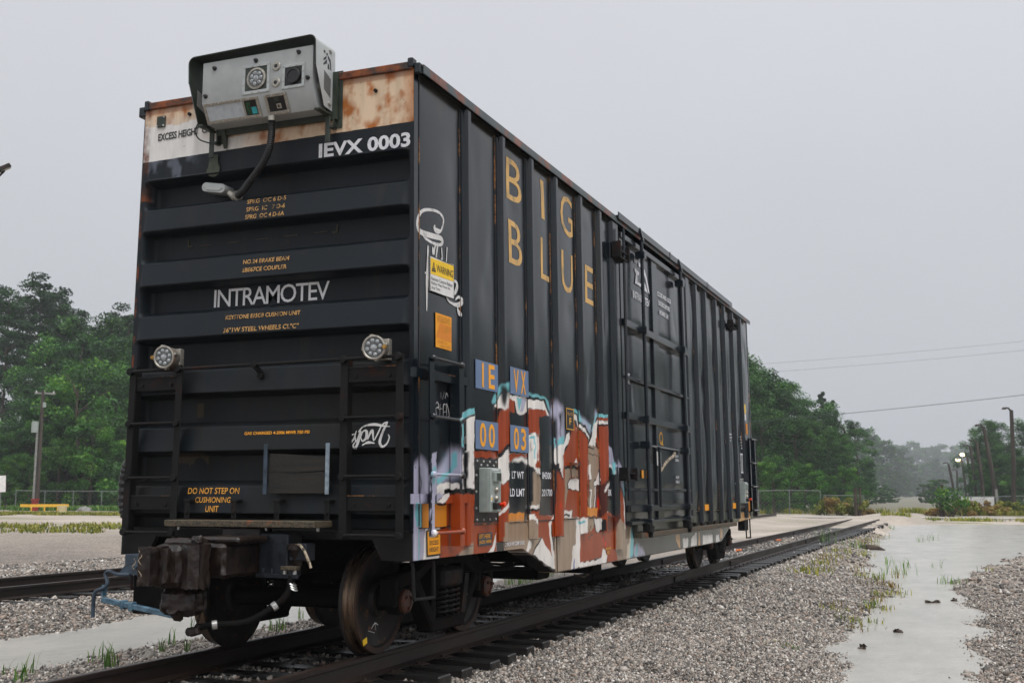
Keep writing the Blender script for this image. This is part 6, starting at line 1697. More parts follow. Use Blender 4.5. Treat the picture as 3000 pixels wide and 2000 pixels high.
M['drygrass'] = leafmat('dry_grass', lin(110, 84, 46), lin(150, 122, 66), lin(146, 150, 64))
M['grass'] = leafmat('grass_blades', lin(46, 86, 30), lin(84, 128, 48), lin(130, 158, 70))
M['bark'] = pmat('bark', lin(44, 36, 30), lin(84, 72, 62), .85, scale=6, stretch=(1, 1, .2), bump=.5, bscale=12)

def leafcloud(centres, radii, per, leaf, seed, flat=1.0, droop=0.0):
    r = np.random.default_rng(seed)
    C = np.repeat(np.array(centres), per, axis=0); R_ = np.repeat(np.array(radii), per)
    n = len(C)
    d = r.normal(size=(n, 3)); d /= np.linalg.norm(d, axis=1)[:, None]
    rad = R_ * r.random(n) ** .45
    d[:, 2] *= flat
    P = C + d * rad[:, None]; P[:, 2] -= droop * rad
    s = leaf * r.uniform(.6, 1.4, n)
    nrm = d * .35 + r.normal(size=(n, 3)) * .7; nrm[:, 2] += .25; nrm /= np.linalg.norm(nrm, axis=1)[:, None]
    a = np.cross(nrm, r.normal(size=(n, 3))); a /= np.linalg.norm(a, axis=1)[:, None]; b = np.cross(nrm, a)
    k = r.uniform(.45, .8, n)[:, None]
    V = np.stack([P - a * s[:, None], P - b * s[:, None] * k, P + a * s[:, None], P + b * s[:, None] * k], 1).reshape(-1, 3)
    F = np.arange(n * 4).reshape(n, 4)
    tint = np.clip(.36 + .20 * d[:, 2] + r.normal(0, .18, n) + np.repeat(r.normal(0, .15, len(centres)), per), 0, 1)  # shading in the colour: clump tops lighter, undersides darker, plus random variation
    return V, F, np.repeat(tint, 4)
def leafmesh(name, V, F, tint, mat):
    me = bpy.data.meshes.new(name)
    me.vertices.add(len(V)); me.vertices.foreach_set('co', V.astype(np.float32).ravel())
    me.loops.add(len(F) * 4); me.loops.foreach_set('vertex_index', F.astype(np.int32).ravel())
    me.polygons.add(len(F)); me.polygons.foreach_set('loop_start', np.arange(0, len(F) * 4, 4, dtype=np.int32))
    me.update(calc_edges=True)
    at_ = me.attributes.new('tint', 'FLOAT', 'POINT'); at_.data.foreach_set('value', tint.astype(np.float32))
    me.materials.append(mat); return me

def trunk_mesh(name, h, r, limbs, seed):
    rr = random.Random(seed); mb = MB()
    n = 7; pts = [(rr.uniform(-.15, .15) * i * .3, rr.uniform(-.15, .15) * i * .3, h * i / n) for i in range(n + 1)]
    mb.tube(pts, [r * (1 - .8 * i / n) for i in range(n + 1)], 8)
    for c in limbs:
        z = min(h * .95, max(h * .25, c[2] - abs(c[0]) * .6 - abs(c[1]) * .5)); b0 = Vector((pts[min(n, int(z / h * n))][0], pts[min(n, int(z / h * n))][1], z))
        mid = b0.lerp(Vector(c), .5) + Vector((0, 0, .15)); mb.tube([b0, mid, Vector(c)], [r * .35, r * .22, r * .08], 5)
    o = mb.build(name, M['bark']); me = o.data
    off = o.location.copy(); me.transform(Matrix.Translation(off)); bpy.data.objects.remove(o); return me

def broadleaf(seed, H=18, W=5.5, base=.12, nc=74, per=300, leaf=.115, mat='leaf'):
    r = np.random.default_rng(seed); cs = []; rs_ = []
    lob = r.uniform(0, 6.28, 4)
    while len(cs) < nc:
        z = r.uniform(base, .97); a = r.uniform(0, 6.28)
        prof = math.sin(PI * min(1, (z - base) / (1 - base) * .82 + .17)) ** .6
        w_ = W * prof * (.75 + .18 * math.sin(2 * a + lob[0]) + .14 * math.sin(3 * a + lob[1]) + .12 * math.sin(7 * z + lob[2]))
        q = r.uniform(.45, 1.0); cs.append((w_ * q * math.cos(a), w_ * q * math.sin(a), H * z)); rs_.append(r.uniform(.09, .21) * W * 1.3)
    V, F, tt = leafcloud(cs, rs_, per, leaf, seed, .75)
    return leafmesh('crown', V, F, tt, M[mat]), trunk_mesh('trunk', H * .82, H * .017 + .05, [cs[i] for i in range(0, nc, 6)], seed)
def pine(seed, H=24, W=3.6, base=.45, nc=34, per=230, leaf=.13):
    r = np.random.default_rng(seed); cs = []; rs_ = []
    for k in range(nc):
        z = base + (1 - base) * (k / nc) ** .9; a = k * 2.4 + r.uniform(-.4, .4)
        w_ = W * (1.05 - .75 * ((z - base) / (1 - base)) ** 1.5) * r.uniform(.35, 1.0)
        cs.append((w_ * math.cos(a), w_ * math.sin(a), H * z + r.uniform(-.3, .3))); rs_.append(r.uniform(.7, 1.35))
    V, F, tt = leafcloud(cs, rs_, per, leaf, seed, .5)
    return leafmesh('crown', V, F, tt, M['needle']), trunk_mesh('trunk', H * .97, .22, cs[::2], seed)
def columnar(seed, H=22, W=3.3, nc=74, per=260, leaf=.115):
    r = np.random.default_rng(seed); cs = []; rs_ = []
    for k in range(nc):
        z = .06 + .92 * (k + r.uniform(0, 1)) / nc; a = r.uniform(0, 6.28)
        w_ = W * min(1, (1.04 - z) ** .62 * 1.05) * (.8 + .2 * math.sin(5 * z * PI + a)); q = r.uniform(.35, 1.0)
        cs.append((w_ * q * math.cos(a), w_ * q * math.sin(a), H * z)); rs_.append((.35 + .75 * (1 - z)) * r.uniform(.8, 1.3))
    V, F, tt = leafcloud(cs, rs_, per, leaf, seed, 1.1, .15)
    return leafmesh('crown', V, F, tt, M['needle']), trunk_mesh('trunk', H * .93, .25, cs[::6], seed)
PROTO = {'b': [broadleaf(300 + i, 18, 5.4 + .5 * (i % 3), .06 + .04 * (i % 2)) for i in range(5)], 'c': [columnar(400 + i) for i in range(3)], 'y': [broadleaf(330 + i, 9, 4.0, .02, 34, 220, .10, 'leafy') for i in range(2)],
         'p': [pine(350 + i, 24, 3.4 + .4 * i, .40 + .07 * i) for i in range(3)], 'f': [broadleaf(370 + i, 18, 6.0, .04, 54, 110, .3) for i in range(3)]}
TREES = []
tr_r = random.Random(77)
def tree(px, d, hgt, kind, label, group, nm=None, zoff=None, wsc=1.0):
    cr, tk = PROTO[kind][tr_r.randrange(len(PROTO[kind]))]
    href = {'b': 18, 'y': 9, 'p': 24, 'f': 18, 'c': 22}[kind]
    p = at(px, d); z = float(ground_h(np.array([p.x]), np.array([p.y]))[0]) - .05
    R_ = empty(nm or {'b': 'broadleaf_tree', 'y': 'young_tree', 'p': 'pine_tree', 'f': 'distant_tree', 'c': 'evergreen_tree'}[kind], (p.x, p.y, z), label, 'tree', group)
    s = hgt / href
    for nm_, me in (('crown', cr), ('trunk', tk)):
        o = bpy.data.objects.new(nm_, me); COL.objects.link(o); o.parent = R_
        o.scale = (s * wsc, s * wsc, s); o.rotation_euler = (0, 0, tr_r.uniform(0, 6.28))
        TREES.append(o)
    return R_
gl = 'woodland trees at the left edge of the yard'
# left wood: tall pines over a broadleaf wall (photo column, distance, tree-top row)
KL = 1.35
for px, d, py, kd in ((5, 100, 905, 'p'), (40, 108, 925, 'p'), (95, 104, 862, 'p'), (130, 112, 890, 'p'), (160, 106, 905, 'p'), (-40, 104, 900, 'p'), (330, 108, 925, 'p'), (205, 114, 940, 'p')):
    d *= KL; tree(px, d, ht(py, d) + .1, kd, 'tall dark pine standing out above the wood at left', gl)
for px, d, py in ((210, 98, 962), (265, 104, 985), (310, 100, 948), (365, 97, 940), (405, 101, 948), (150, 96, 1010), (235, 92, 1010), (300, 93, 1005), (350, 92, 1000), (-30, 95, 1250), (450, 104, 960)):
    d *= KL; tree(px, d, ht(py, d), 'bc'[(px // 5) % 2], 'dense tree in the upper wall of the wood at left', gl)
for px, d, py in ((20, 90, 1265), (70, 92, 1225), (120, 88, 1150), (175, 90, 1080), (240, 87, 1100), (285, 88, 1090), (335, 86, 1110), (385, 88, 1080), (-15, 87, 1280), (45, 85, 1270), (100, 84, 1260), (150, 84, 1230), (205, 84, 1240), (260, 84, 1220), (320, 83, 1250), (375, 84, 1220)):
    d *= KL; tree(px, d, ht(py, d), 'b', 'lower broadleaf tree filling the wood at left', gl, wsc=1.35)
for px, d, py in ((235, 81, 1090), (275, 80, 1240), (340, 80, 1290), (180, 80, 1300), (100, 80, 1340), (30, 80, 1350)):
    d *= KL; tree(px, d, ht(py, d), 'y', 'bright green young tree at the front of the wood at left', gl)
gr = 'trees beyond the fence at right'
for px, d, py in ((2195, 120, 1035), (2225, 128, 1065), (2265, 130, 1100), (2300, 134, 1115), (2340, 138, 1150), (2385, 142, 1165), (2410, 150, 1150), (2440, 150, 1175), (2475, 158, 1215), (2505, 168, 1250), (2235, 112, 1180), (2290, 115, 1200), (2330, 118, 1215), (2370, 122, 1230), (2420, 126, 1250), (2465, 135, 1270), (2180, 116, 1060), (2150, 122, 1010)):
    tree(px, d, ht(py, d), 'bbc'[(px // 5) % 3], 'leafy green tree in the row behind the fence at right', gr, wsc=1.15)
for px, d, py in ((2220, 104, 1340), (2260, 104, 1330), (2310, 106, 1360), (2350, 108, 1345), (2385, 108, 1370), (2425, 112, 1380), (2480, 118, 1360)):
    tree(px, d, ht(py, d), 'y', 'low bright green tree just behind the fence at right', gr)
gh = 'hazy trees down the line'
for px, d, py in ((2510, 230, 1285), (2535, 240, 1265), (2560, 255, 1280), (2590, 265, 1300), (2620, 290, 1325), (2650, 310, 1345), (2545, 215, 1340), (2580, 225, 1365), (2615, 240, 1385), (2645, 260, 1395), (2680, 290, 1400), (2640, 330, 1320), (2490, 210, 1300)):
    d = d * 2.1
    tree(px, d, ht(py, d), 'f', 'hazy grey-green tree down the line beside the far track', gh)
for px, d, py in ((2505, 190, 1405), (2530, 200, 1398), (2556, 210, 1412), (2582, 225, 1418), (2604, 240, 1424), (2700, 235, 1412), (2722, 225, 1405), (2745, 215, 1398)):
    tree(px, d, ht(py, d), 'f', 'low misty thicket tree beside the far road', 'low thicket beside the far road', wsc=1.6)
for i in range(16):
    px = 2630 + i * 21; tree(px, 1080 + (i * 37 % 60), ht(1298 + (i * 13 % 23), 1080), 'f', 'far faint tree on the misty skyline', 'far trees on the misty skyline')
for i in range(12):
    px = 2660 + i * 24; tree(px, 760 + (i * 29 % 50), ht(1345 + (i * 17 % 25), 760), 'f', 'misty tree in the middle distance behind the lamp poles', 'misty trees behind the lamp poles')
for px, d, py in ((2862, 165, 1262), (2895, 160, 1238), (2925, 165, 1250), (2945, 172, 1290), (2872, 150, 1330), (2910, 150, 1320), (2945, 152, 1340), (2978, 158, 1330), (3020, 140, 1225), (3045, 150, 1215)):
    tree(px, d, ht(py, d), 'b', 'dark tree behind the lamp poles at right', 'dark trees behind the lamp poles')
for i in range(16):  # out-of-view trees added to put a dark band in the car side's reflections
    tree(3420 + i * 165, 100 - i * 1.2, 16 + (i * 5 % 5), 'bc'[i % 2], 'unseen tree added beyond the right edge, mirrored dark in the car side', 'unseen trees added beyond the right edge')

# bushes and weeds
def bush(name, loc, w_, h, seed, mat, label, cat='bush', group=None, leaf=.12, per=60, nc=12):
    r = np.random.default_rng(seed); cs = [(r.uniform(-.6, .6) * w_, r.uniform(-.6, .6) * w_, h * r.uniform(.12, .85)) for _ in range(nc)]
    V, F, tt = leafcloud(cs, [h * .28] * nc, per, leaf, seed, .8)
    R_ = empty(name, loc, label, cat, group)
    me = leafmesh('foliage', V, F, tt, M[mat]); o = bpy.data.objects.new('foliage', me); COL.objects.link(o); o.parent = R_
    mb = MB()
    for c in cs[:5]: mb.tube([(c[0] * .2, c[1] * .2, 0), (c[0] * .6, c[1] * .6, c[2] * .6), c], [.03 * h, .02 * h, .01 * h], 5)
    s = mb.build('stems', M['bark'], R_); s.location = (0, 0, 0); s.data.transform(Matrix.Translation(wloc(R_)))
    return R_
def gpt(px, d): 
    p = at(px, d); return (p.x, p.y, float(ground_h(np.array([p.x]), np.array([p.y]))[0]))
bush('bush', gpt(2770, 96), 1.7, 2.3, 1, 'leafy', 'bright green bush beside the right gate post')
for i, (px, d, w_, h, mt) in enumerate(((2410, 100, 1.8, 1.3, 'weed'), (2450, 99, 1.6, 1.5, 'drygrass'), (2490, 98, 1.6, 1.4, 'weed'), (2520, 98, 1.2, 1.0, 'drygrass'), (2725, 98, 1.0, .8, 'drygrass'), (2800, 99, 1.5, 1.2, 'drygrass'), (2835, 100, 1.6, 1.3, 'weed'), (2870, 101, 1.5, 1.2, 'drygrass'), (2905, 102, 1.7, 1.1, 'drygrass'), (2940, 103, 1.6, 1.2, 'weed'), (2980, 104, 1.7, 1.1, 'weed'))):
    bush('weed_clump', gpt(px, d), w_, h, 30 + i, mt, 'rusty and green weeds growing along the far fence', 'weeds', 'weed clumps along the far fence')

def blades(pts, h, n, seed, spread, wd=.006):
    """Tapered bent blades: (V, F, tint)."""
    r = np.random.default_rng(seed); V = []; T_ = []
    for (x, y, z) in pts:
        for k in range(n):
            a = r.uniform(0, 6.28); l = h * r.uniform(.5, 1.15); bx = x + r.normal(0, spread); by = y + r.normal(0, spread); dx, dy = math.cos(a), math.sin(a); ln = l * r.uniform(.2, .75); ww = wd * r.uniform(.7, 1.4)
            p0 = np.array((bx, by, z - .02)); p1 = np.array((bx + dx * ln * .35, by + dy * ln * .35, z + l * .62)); p2 = np.array((bx + dx * ln, by + dy * ln, z + l * .95)); s = np.array((-dy, dx, 0)) * ww
            V += [p0 - s, p0 + s, p1 + s * .8, p1 - s * .8, p1 - s * .8, p1 + s * .8, p2 + s * .1, p2 - s * .1]; t0 = r.uniform(0, 1); T_ += [t0] * 8
    V = np.array(V); return V, np.arange(len(V)).reshape(-1, 4), np.array(T_)
def tuft(x, y, h, n, seed, label, mat='grass', spread=.04, wd=.006, group=None, cat='grass tuft', name='grass_tuft'):
    z = float(ground_h(np.array([x]), np.array([y]))[0])
    V, F, tt = blades([(0, 0, 0)], h, n, seed, spread, wd)
    me = leafmesh(name, V, F, tt, M[mat]); o = bpy.data.objects.new(name, me); COL.objects.link(o); o.location = (x, y, max(z, ZWL if x < 0 else ZWR))
    return tag(o, label, cat, group)
tf = 'grass tufts beside the left rail'
def gz0(px, py, z):
    """ground point under a photo pixel, used once to read off where a tuft grows"""
    dz = (1000.0 - py) / FPX; f = Vector((-math.sin(YAW) * math.cos(PITCH), math.cos(YAW) * math.cos(PITCH), math.sin(PITCH))); r = Vector((math.cos(YAW), math.sin(YAW), 0)); u = r.cross(f)
    d = f + r * ((px - 1500.0) / FPX) + u * dz; t_ = (z - CAM[2]) / d.z; return CAM[0] + d.x * t_, CAM[1] + d.y * t_
for i, (px, py, h, n) in enumerate(((325, 1950, .24, 22), (60, 1995, .2, 12), (75, 1955, .18, 6), (272, 1930, .2, 6), (475, 1905, .18, 7), (505, 1880, .2, 4), (550, 1915, .16, 12), (800, 1850, .2, 16), (825, 1850, .22, 14), (880, 1790, .2, 8), (10, 1965, .22, 5), (560, 1815, .2, 4), (85, 1960, .25, 6))):
    x, y = gz0(px, py, -.36); tuft(x, y, h, n, 500 + i, 'green grass tuft growing beside the left rail', group=tf)
for i, (px, py, h, n) in enumerate(((1500, 1718, .22, 26), (1520, 1712, .3, 18), (1560, 1702, .24, 22), (1600, 1695, .2, 20), (1620, 1690, .18, 18), (1540, 1708, .2, 18))):
    x, y = gz0(px, py, -.36); tuft(x, y, h, n, 540 + i, 'grass tuft seen beneath the boxcar along the far rail', 'grass', .12, group='grass seen beneath the boxcar')
for i, (px, py, h, n, mt) in enumerate(((2355, 1690, .18, 40, 'weed'), (2380, 1680, .2, 40, 'weed'), (2400, 1665, .2, 40, 'weed'), (2420, 1650, .22, 34, 'drygrass'), (2440, 1640, .22, 40, 'weed'), (2465, 1630, .2, 40, 'weed'), (2423, 1605, .55, 20, 'grass'), (2500, 1605, .3, 26, 'grass'), (2515, 1590, .26, 26, 'drygrass'), (2545, 1580, .26, 26, 'weed'), (2575, 1570, .24, 24, 'weed'), (2595, 1545, .3, 26, 'grass'))):
    x, y = gz0(px, py, -.40); tuft(x, y, h, n, 560 + i, 'yellow-green weed in the line along the ballast edge', mt, .22, .012, 'weeds along the ballast edge', 'weeds', 'weed_patch')
for i, (px, py, h, n, mt) in enumerate(((2555, 1760, .14, 24, 'drygrass'), (2575, 1745, .14, 26, 'weed'), (2610, 1720, .16, 24, 'drygrass'), (2545, 1770, .1, 26, 'grass'), (2425, 1790, .12, 14, 'weed'), (2480, 1815, .12, 14, 'grass'), (2420, 1782, .12, 10, 'drygrass'), (2570, 1695, .25, 9, 'grass'), (2610, 1680, .3, 12, 'grass'), (2640, 1680, .3, 12, 'grass'), (2655, 1660, .3, 12, 'grass'), (2600, 1650, .3, 10, 'grass'), (2630, 1690, .24, 10, 'drygrass'), (2790, 1708, .2, 22, 'grass'), (2770, 1706, .2, 12, 'grass'), (2895, 1678, .16, 18, 'weed'), (2750, 1660, .25, 8, 'grass'), (2700, 1585, .35, 14, 'grass'), (2725, 1580, .35, 12, 'grass'), (2280, 1900, .08, 14, 'weed'), (2320, 1910, .08, 12, 'grass'))):
    x, y = gz0(px, py, -.48); tuft(x, y, h, n, 590 + i, 'sparse grass at the margin of the right puddle', mt, .10, .007, 'grass at the puddle margin')
for i, (px, py, h, n, mt) in enumerate(((2520, 1812, .10, 30, 'weed'), (2500, 1830, .08, 20, 'drygrass'), (2565, 1775, .12, 34, 'weed'), (2595, 1735, .14, 34, 'weed'), (2590, 1712, .14, 30, 'drygrass'), (2560, 1700, .16, 26, 'weed'), (2530, 1685, .16, 26, 'weed'), (2500, 1668, .2, 26, 'drygrass'), (2445, 1790, .08, 16, 'weed'), (2490, 1788, .09, 18, 'drygrass'), (2530, 1625, .24, 26, 'weed'), (2548, 1598, .24, 26, 'weed'))):
    x, y = gz0(px, py, -.45); tuft(x, y, h, n, 640 + i, 'low yellow-green weeds on the left shore of the right puddle', mt, .16, .009, 'weeds on the puddle shore', 'weeds', 'weed_patch')
# grass verges far off: not countable
def verge(name, box, n, h, seed, mat, label, polar=False, wd=.03):
    r = np.random.default_rng(seed); P = []
    for _ in range(n):
        x = r.uniform(box[0], box[1]); y = r.uniform(box[2], box[3])
        if polar:
            q_ = at(x, y); x, y = q_.x, q_.y
        if gnoise(np.array([x * .5]), np.array([y * .5]))[0] > -.1: P.append((x, y, float(ground_h(np.array([x]), np.array([y]))[0])))
    V, F, tt = blades(P, h, 7, seed, .18, wd)
    me = leafmesh(name, V, F, tt, M[mat]); o = bpy.data.objects.new(name, me); COL.objects.link(o); return tag(o, label, 'grass', kind='stuff')
verge('grass_verge', (-60, 430, 50, 62), 260, .2, 3, 'weed', 'sparse yellow-green grass across the yard at left', True, .035)
verge('grass_verge', (-60, 430, 82, 87), 1500, .2, 4, 'weed', 'band of grass crossing the yard at left', True, .03)
verge('grass_verge', (-60, 430, 100, 107), 1500, .45, 8, 'grass', 'tall grass before the wood at left', True, .045)
verge('grass_verge', (0, 22, 73, 77), 1000, .28, 5, 'weed', 'grass strip between the puddle and the road')
verge('grass_verge', (-14, 30, 92, 97), 1500, .5, 6, 'weed', 'tall grass along the fence line behind the road')
# driftwood and clods at the puddle
for i, (px, py, s, nm, lb) in enumerate(((2545, 1608, .22, 'driftwood', 'dark piece of driftwood at the puddle edge'), (2720, 1761, .065, 'mud_clod', 'left one of two dark clods in the puddle'), (2742, 1761, .06, 'mud_clod', 'right one of two dark clods in the puddle'), (2795, 1756, .055, 'mud_clod', 'dark clod near the right shore of the puddle'), (2527, 1894, .045, 'mud_clod', 'small dark clod in the near puddle'), (2630, 1847, .04, 'mud_clod', 'small twiggy clod in the middle of the puddle'))):
    x, y = gz0(px, py, -.48); r = np.random.default_rng(700 + i)
    if nm == 'driftwood':
        o = MB().tube([(x - .5, y, -.47), (x - .1, y + .1, -.42), (x + .3, y, -.44), (x + .55, y - .15, -.49)], [.05, .11, .09, .02], 8).build(nm, M['bark'])
    else:
        mb = MB().lathe([(0, -.04), (s * .9, -.02), (s, .01), (s * .6, .03), (0, .04)], (x, y, -.50), (0, 0, 1), 12)
        mb.v = [(a + r.normal(0, .02), b_ + r.normal(0, .02), c + r.normal(0, .012)) for a, b_, c in mb.v]
        o = mb.build(nm, M['bark'])
    tag(o, lb, 'driftwood' if nm == 'driftwood' else 'clod')

# ------------------------------------------------------------------ road, fences, poles, wires
M['road'] = pmat('pale_road', lin(160, 154, 146), lin(184, 178, 170), .35, .6, scale=1.2, bump=.1)
tag(MB().box(-40, 120, 79.5, 84.5, -.36, -.285).build('road', M['road']), kind='structure')
M['mesh_fence'] = pmat('fence_wire', lin(92, 98, 96), lin(124, 128, 124), .5, scale=20)
def fence_run(px0, px1, d0, d1, n, h, label, grp):
    p0, p1 = at(px0, d0), at(px1, d1)
    R_ = empty('chain_link_fence', (p0.x, p0.y, -.3), label, 'fence', grp)
    g = lambda p: float(ground_h(np.array([p.x]), np.array([p.y]))[0])
    P = [p0.lerp(p1, k / n) for k in range(n + 1)]
    for p in P: MB().cyl((p.x, p.y, g(p) - .1), (p.x, p.y, g(p) + h), .04, n=8).build('fence_post', M['mesh_fence'], R_)
    MB().tube([(p.x, p.y, g(p) + h - .06) for p in P], .03, 6).build('top_rail', M['mesh_fence'], R_)
    mb = MB(); st = 34
    for k in range(n):
        a, b_ = P[k], P[k + 1]; L_ = (b_ - a).length; m_ = max(4, int(L_ / .35))
        for q in range(-int(h / .35), m_ + 1):
            for sg in (1, -1):
                s0, s1 = q * .35, q * .35 + h; z0, z1 = 0.0, h - .08
                c0, c1 = max(0, s0), min(L_, s1)
                if c1 - c0 < .1: continue
                f0, f1 = (c0 - s0) / h, (c1 - s0) / h
                if sg < 0: f0, f1 = 1 - f0, 1 - f1
                A_ = a.lerp(b_, c0 / L_); B_ = a.lerp(b_, c1 / L_)
                mb.cyl((A_.x, A_.y, g(a) + .04 + f0 * (h - .1)), (B_.x, B_.y, g(a) + .04 + f1 * (h - .1)), .006, n=3, caps=False)
    mb.build('wire_mesh', M['mesh_fence'], R_, smooth=0)
    return R_
fence_run(2215, 2395, 100, 101, 2, 2.1, 'tall chain-link fence panel right behind the boxcar end', 'fences at right')
fence_run(2405, 2520, 101, 102, 1, 1.7, 'lower chain-link fence section overgrown with weeds', 'fences at right')
fence_run(2750, 2990, 104, 110, 3, 1.6, 'chain-link fence behind the weeds under the lamp poles', 'fences at right')
fence_run(60, 390, 104, 103, 4, 1.7, 'dark chain-link fence before the wood at left', 'fences at left')
def wpost(px, d, h, r, name, label, mat='bark', cat='post'):
    x, y, z = gpt(px, d); return tag(MB().cyl((x, y, z - .2), (x, y, z + h), r, r * .85, n=10).cyl((x, y, z + h - .08), (x, y, z + h + .04), r * 1.1, r * 1.1, n=10).build(name, M[mat]), label, cat)
wpost(2497, 97, 2.2, .14, 'gate_post', 'thick left gate post beside the track')
wpost(2510, 97, 2.3, .10, 'gate_post', 'thin left gate post next to the thick one')
wpost(2742, 97, 2.0, .12, 'gate_post', 'shorter right gate post beside the bush')
wpost(2749, 97, 2.5, .13, 'gate_post', 'taller right gate post beside the bush')
# lamp poles down the road
m, t, b = newmat('lit_lamp'); b.inputs['Emission Color'].default_value = (1.0, .74, .38, 1); b.inputs['Emission Strength'].default_value = 9; M['lit'] = m
M['pole'] = pmat('pole_wood', lin(44, 38, 34), lin(74, 66, 58), .8, scale=4, stretch=(1, 1, .1), bump=.3)
M['palewood'] = pmat('pale_pole_sleeve', lin(112, 112, 110), lin(140, 140, 136), .7, scale=6)
def lamp_pole(bx, tx, d, top, label, lit=False, sleeve=False):
    x, y, z = gpt(bx, d); h = ht(top, d); q = at(tx, d)
    R_ = empty('lamp_pole', (x, y, z), label, 'lamp pole', 'lamp poles along the road at right')
    MB().tube([(x, y, z - .3), ((x + q.x) / 2 + .1, (y + q.y) / 2, (z + h) / 2), (q.x, q.y, h)], [.21, .18, .15], 8).build('pole', M['pole'], R_)
    if sleeve: MB().tube([(x, y, z), ((x * 3 + q.x) / 4 + .07, (y * 3 + q.y) / 4, z + (h - z) * .28)], .20, 8).build('sleeve', M['palewood'], R_)
    u = Vector((math.cos(YAW), math.sin(YAW), 0))
    MB().tube([(q.x, q.y, h - .15), (q.x - u.x * .25, q.y - u.y * .25, h + .18), (q.x - u.x * .45, q.y - u.y * .45, h + .2)], [.09, .08, .08], 6).build('arm', M['pole'], R_)
    c = Vector((q.x - u.x * .6, q.y - u.y * .6, h + .12))
    if lit:
        MB().lathe([(0, .18), (.3, .12), (.36, 0), (.24, -.18), (0, -.24)], c, (0, 0, 1), 12).build('lamp_head', M['lit'], R_)
    else:
        MB().lathe([(0, .14), (.14, .1), (.22, 0), (.2, -.06), (0, -.06)], c, (0, 0, 1), 10).build('lamp_head', M['pole'], R_)
    return R_
lamp_pole(2952, 2964, 105, 1222, 'tallest nearest lamp pole, at far right of the row')
lamp_pole(2907, 2880, 112, 1265, 'lamp pole with pale sleeve at its foot, second from right', sleeve=True)
lamp_pole(2868, 2857, 132, 1305, 'third lamp pole from the right, unlit')
lamp_pole(2848, 2838, 150, 1318, 'fourth lamp pole from the right, unlit')
lamp_pole(2835, 2827, 168, 1342, 'lamp pole with the higher lit lamp', lit=True)
lamp_pole(2819, 2811, 185, 1356, 'lamp pole with the lower lit lamp', lit=True)
lamp_pole(2786, 2772, 175, 1365, 'lamp pole left of the lit lamps, nearer one')
lamp_pole(2790, 2795, 215, 1382, 'faint lamp pole left of the lit lamps, farther one')
# white boards behind the weeds
for i, (px, d, w_, lb) in enumerate(((2823, 108, 1.1, 'small white board behind the weeds at right'), (2868, 107, 1.7, 'wider white board behind the weeds at right'))):
    x, y, z = gpt(px, d); o = empty('white_board', (x, y, z), lb, 'board')
    MB().box(x - w_ / 2, x + w_ / 2, y - .03, y + .03, z + .75, z + 1.5, .02).build('panel', M['sticker_w'], o)
    for s in (-1, 1): MB().cyl((x + s * w_ * .35, y, z - .1), (x + s * w_ * .35, y, z + .8), .03, n=6).build('leg', M['mesh_fence'], o)
# wires strung across the sky
M['wire'] = pmat('wire', (.03, .04, .04), (.04, .05, .05), .6)
def wire(pa, da, pb, db, r, sag, label):
    a = at(pa[0], da, ht(pa[1], da)); b_ = at(pb[0], db, ht(pb[1], db))
    pts = [a.lerp(b_, k / 24) - Vector((0, 0, sag * 4 * (k / 24) * (1 - k / 24))) for k in range(25)]
    return tag(MB().tube(pts, r, 5).build('overhead_wire', M['wire']), label, 'wire', 'overhead wires at right')
wire((2080, 1248), 96, (3150, 1172), 96, .022, .15, 'lowest and thickest overhead wire at right')
wire((2180, 1077), 130, (3150, 1033), 130, .011, .2, 'highest thin overhead wire at right')
wire((2200, 1101), 134, (3150, 1057), 134, .012, .2, 'thin overhead wire just below the highest one')

# ------------------------------------------------------------------ left edge: utility pole, sign, barrier, bucket, stones, yard lamp
x, y, z = gpt(122, 99)
U_ = empty('utility_pole', (x, y, z), 'slim wooden utility pole with crossarm before the wood at left', 'utility pole')
hT = ht(1168, 99); u = Vector((math.cos(YAW + .4), math.sin(YAW + .4), 0))
MB().cyl((x, y, z - .3), (x, y, hT), .18, .13, n=10).build('pole', M['pole'], U_)
MB().bar((x - u.x * .62, y - u.y * .62, hT - .2), (x + u.x * .95, y + u.y * .95, hT - .2), .12, .14).build('crossarm', M['palewood'], U_)
MB().cyl((x - u.x * .38, y - u.y * .38 - .1, hT - 3.4), (x - u.x * .38, y - u.y * .38 - .1, hT - 2.5), .27, n=12).build('transformer', M['cab'], U_)
MB().cyl((x - u.x * .2, y - u.y * .2 - .1, z), (x - u.x * .2, y - u.y * .2 - .1, z + 6.6), .09, n=8).build('conduit', M['palewood'], U_)
for k in (-.5, .1, .8): MB().lathe([(0, .16), (.05, .12), (.03, .06), (.06, .02), (.05, 0)], (x + u.x * k, y + u.y * k, hT - .14), (0, 0, 1), 8).build('insulator', M['sticker_w'], U_)
MB().box(x + u.x * .3 - .1, x + u.x * .3 + .1, y - .1, y + .1, hT - 1.35, hT - .95, .02).build('fuse_box', M['cab'], U_)
b_ = MB().cyl((x, y - .2, z - .1), (x, y - .2, z + .85), .28, .26, n=12); tag(b_.cyl((x, y - .2, z + .85), (x, y - .2, z + .98), .34, .34, n=12).build('bollard', pmat('dark_red_paint', lin(120, 30, 26), lin(146, 42, 36), .5, scale=6)), 'dark red bollard at the foot of the utility pole', 'bollard')
x2, y2, z2 = gpt(145, 97)
R_ = empty('barrier', (x2, y2, z2), 'low yellow barrier rail before the wood at left', 'barrier')
ym = pmat('yellow_paint', lin(212, 160, 40), lin(228, 180, 60), .5, scale=5)
MB().bar((x2 - 1.5, y2 - 1.0, z2 + .42), (x2 + 1.5, y2 + 1.0, z2 + .42), .08, .22).build('rail', ym, R_)
for s in (-.8, 0, .8): MB().cyl((x2 + s, y2 + s * .7, z2 - .1), (x2 + s, y2 + s * .7, z2 + .35), .06, n=8).build('leg', ym, R_)
x3, y3, z3 = gpt(197, 84)
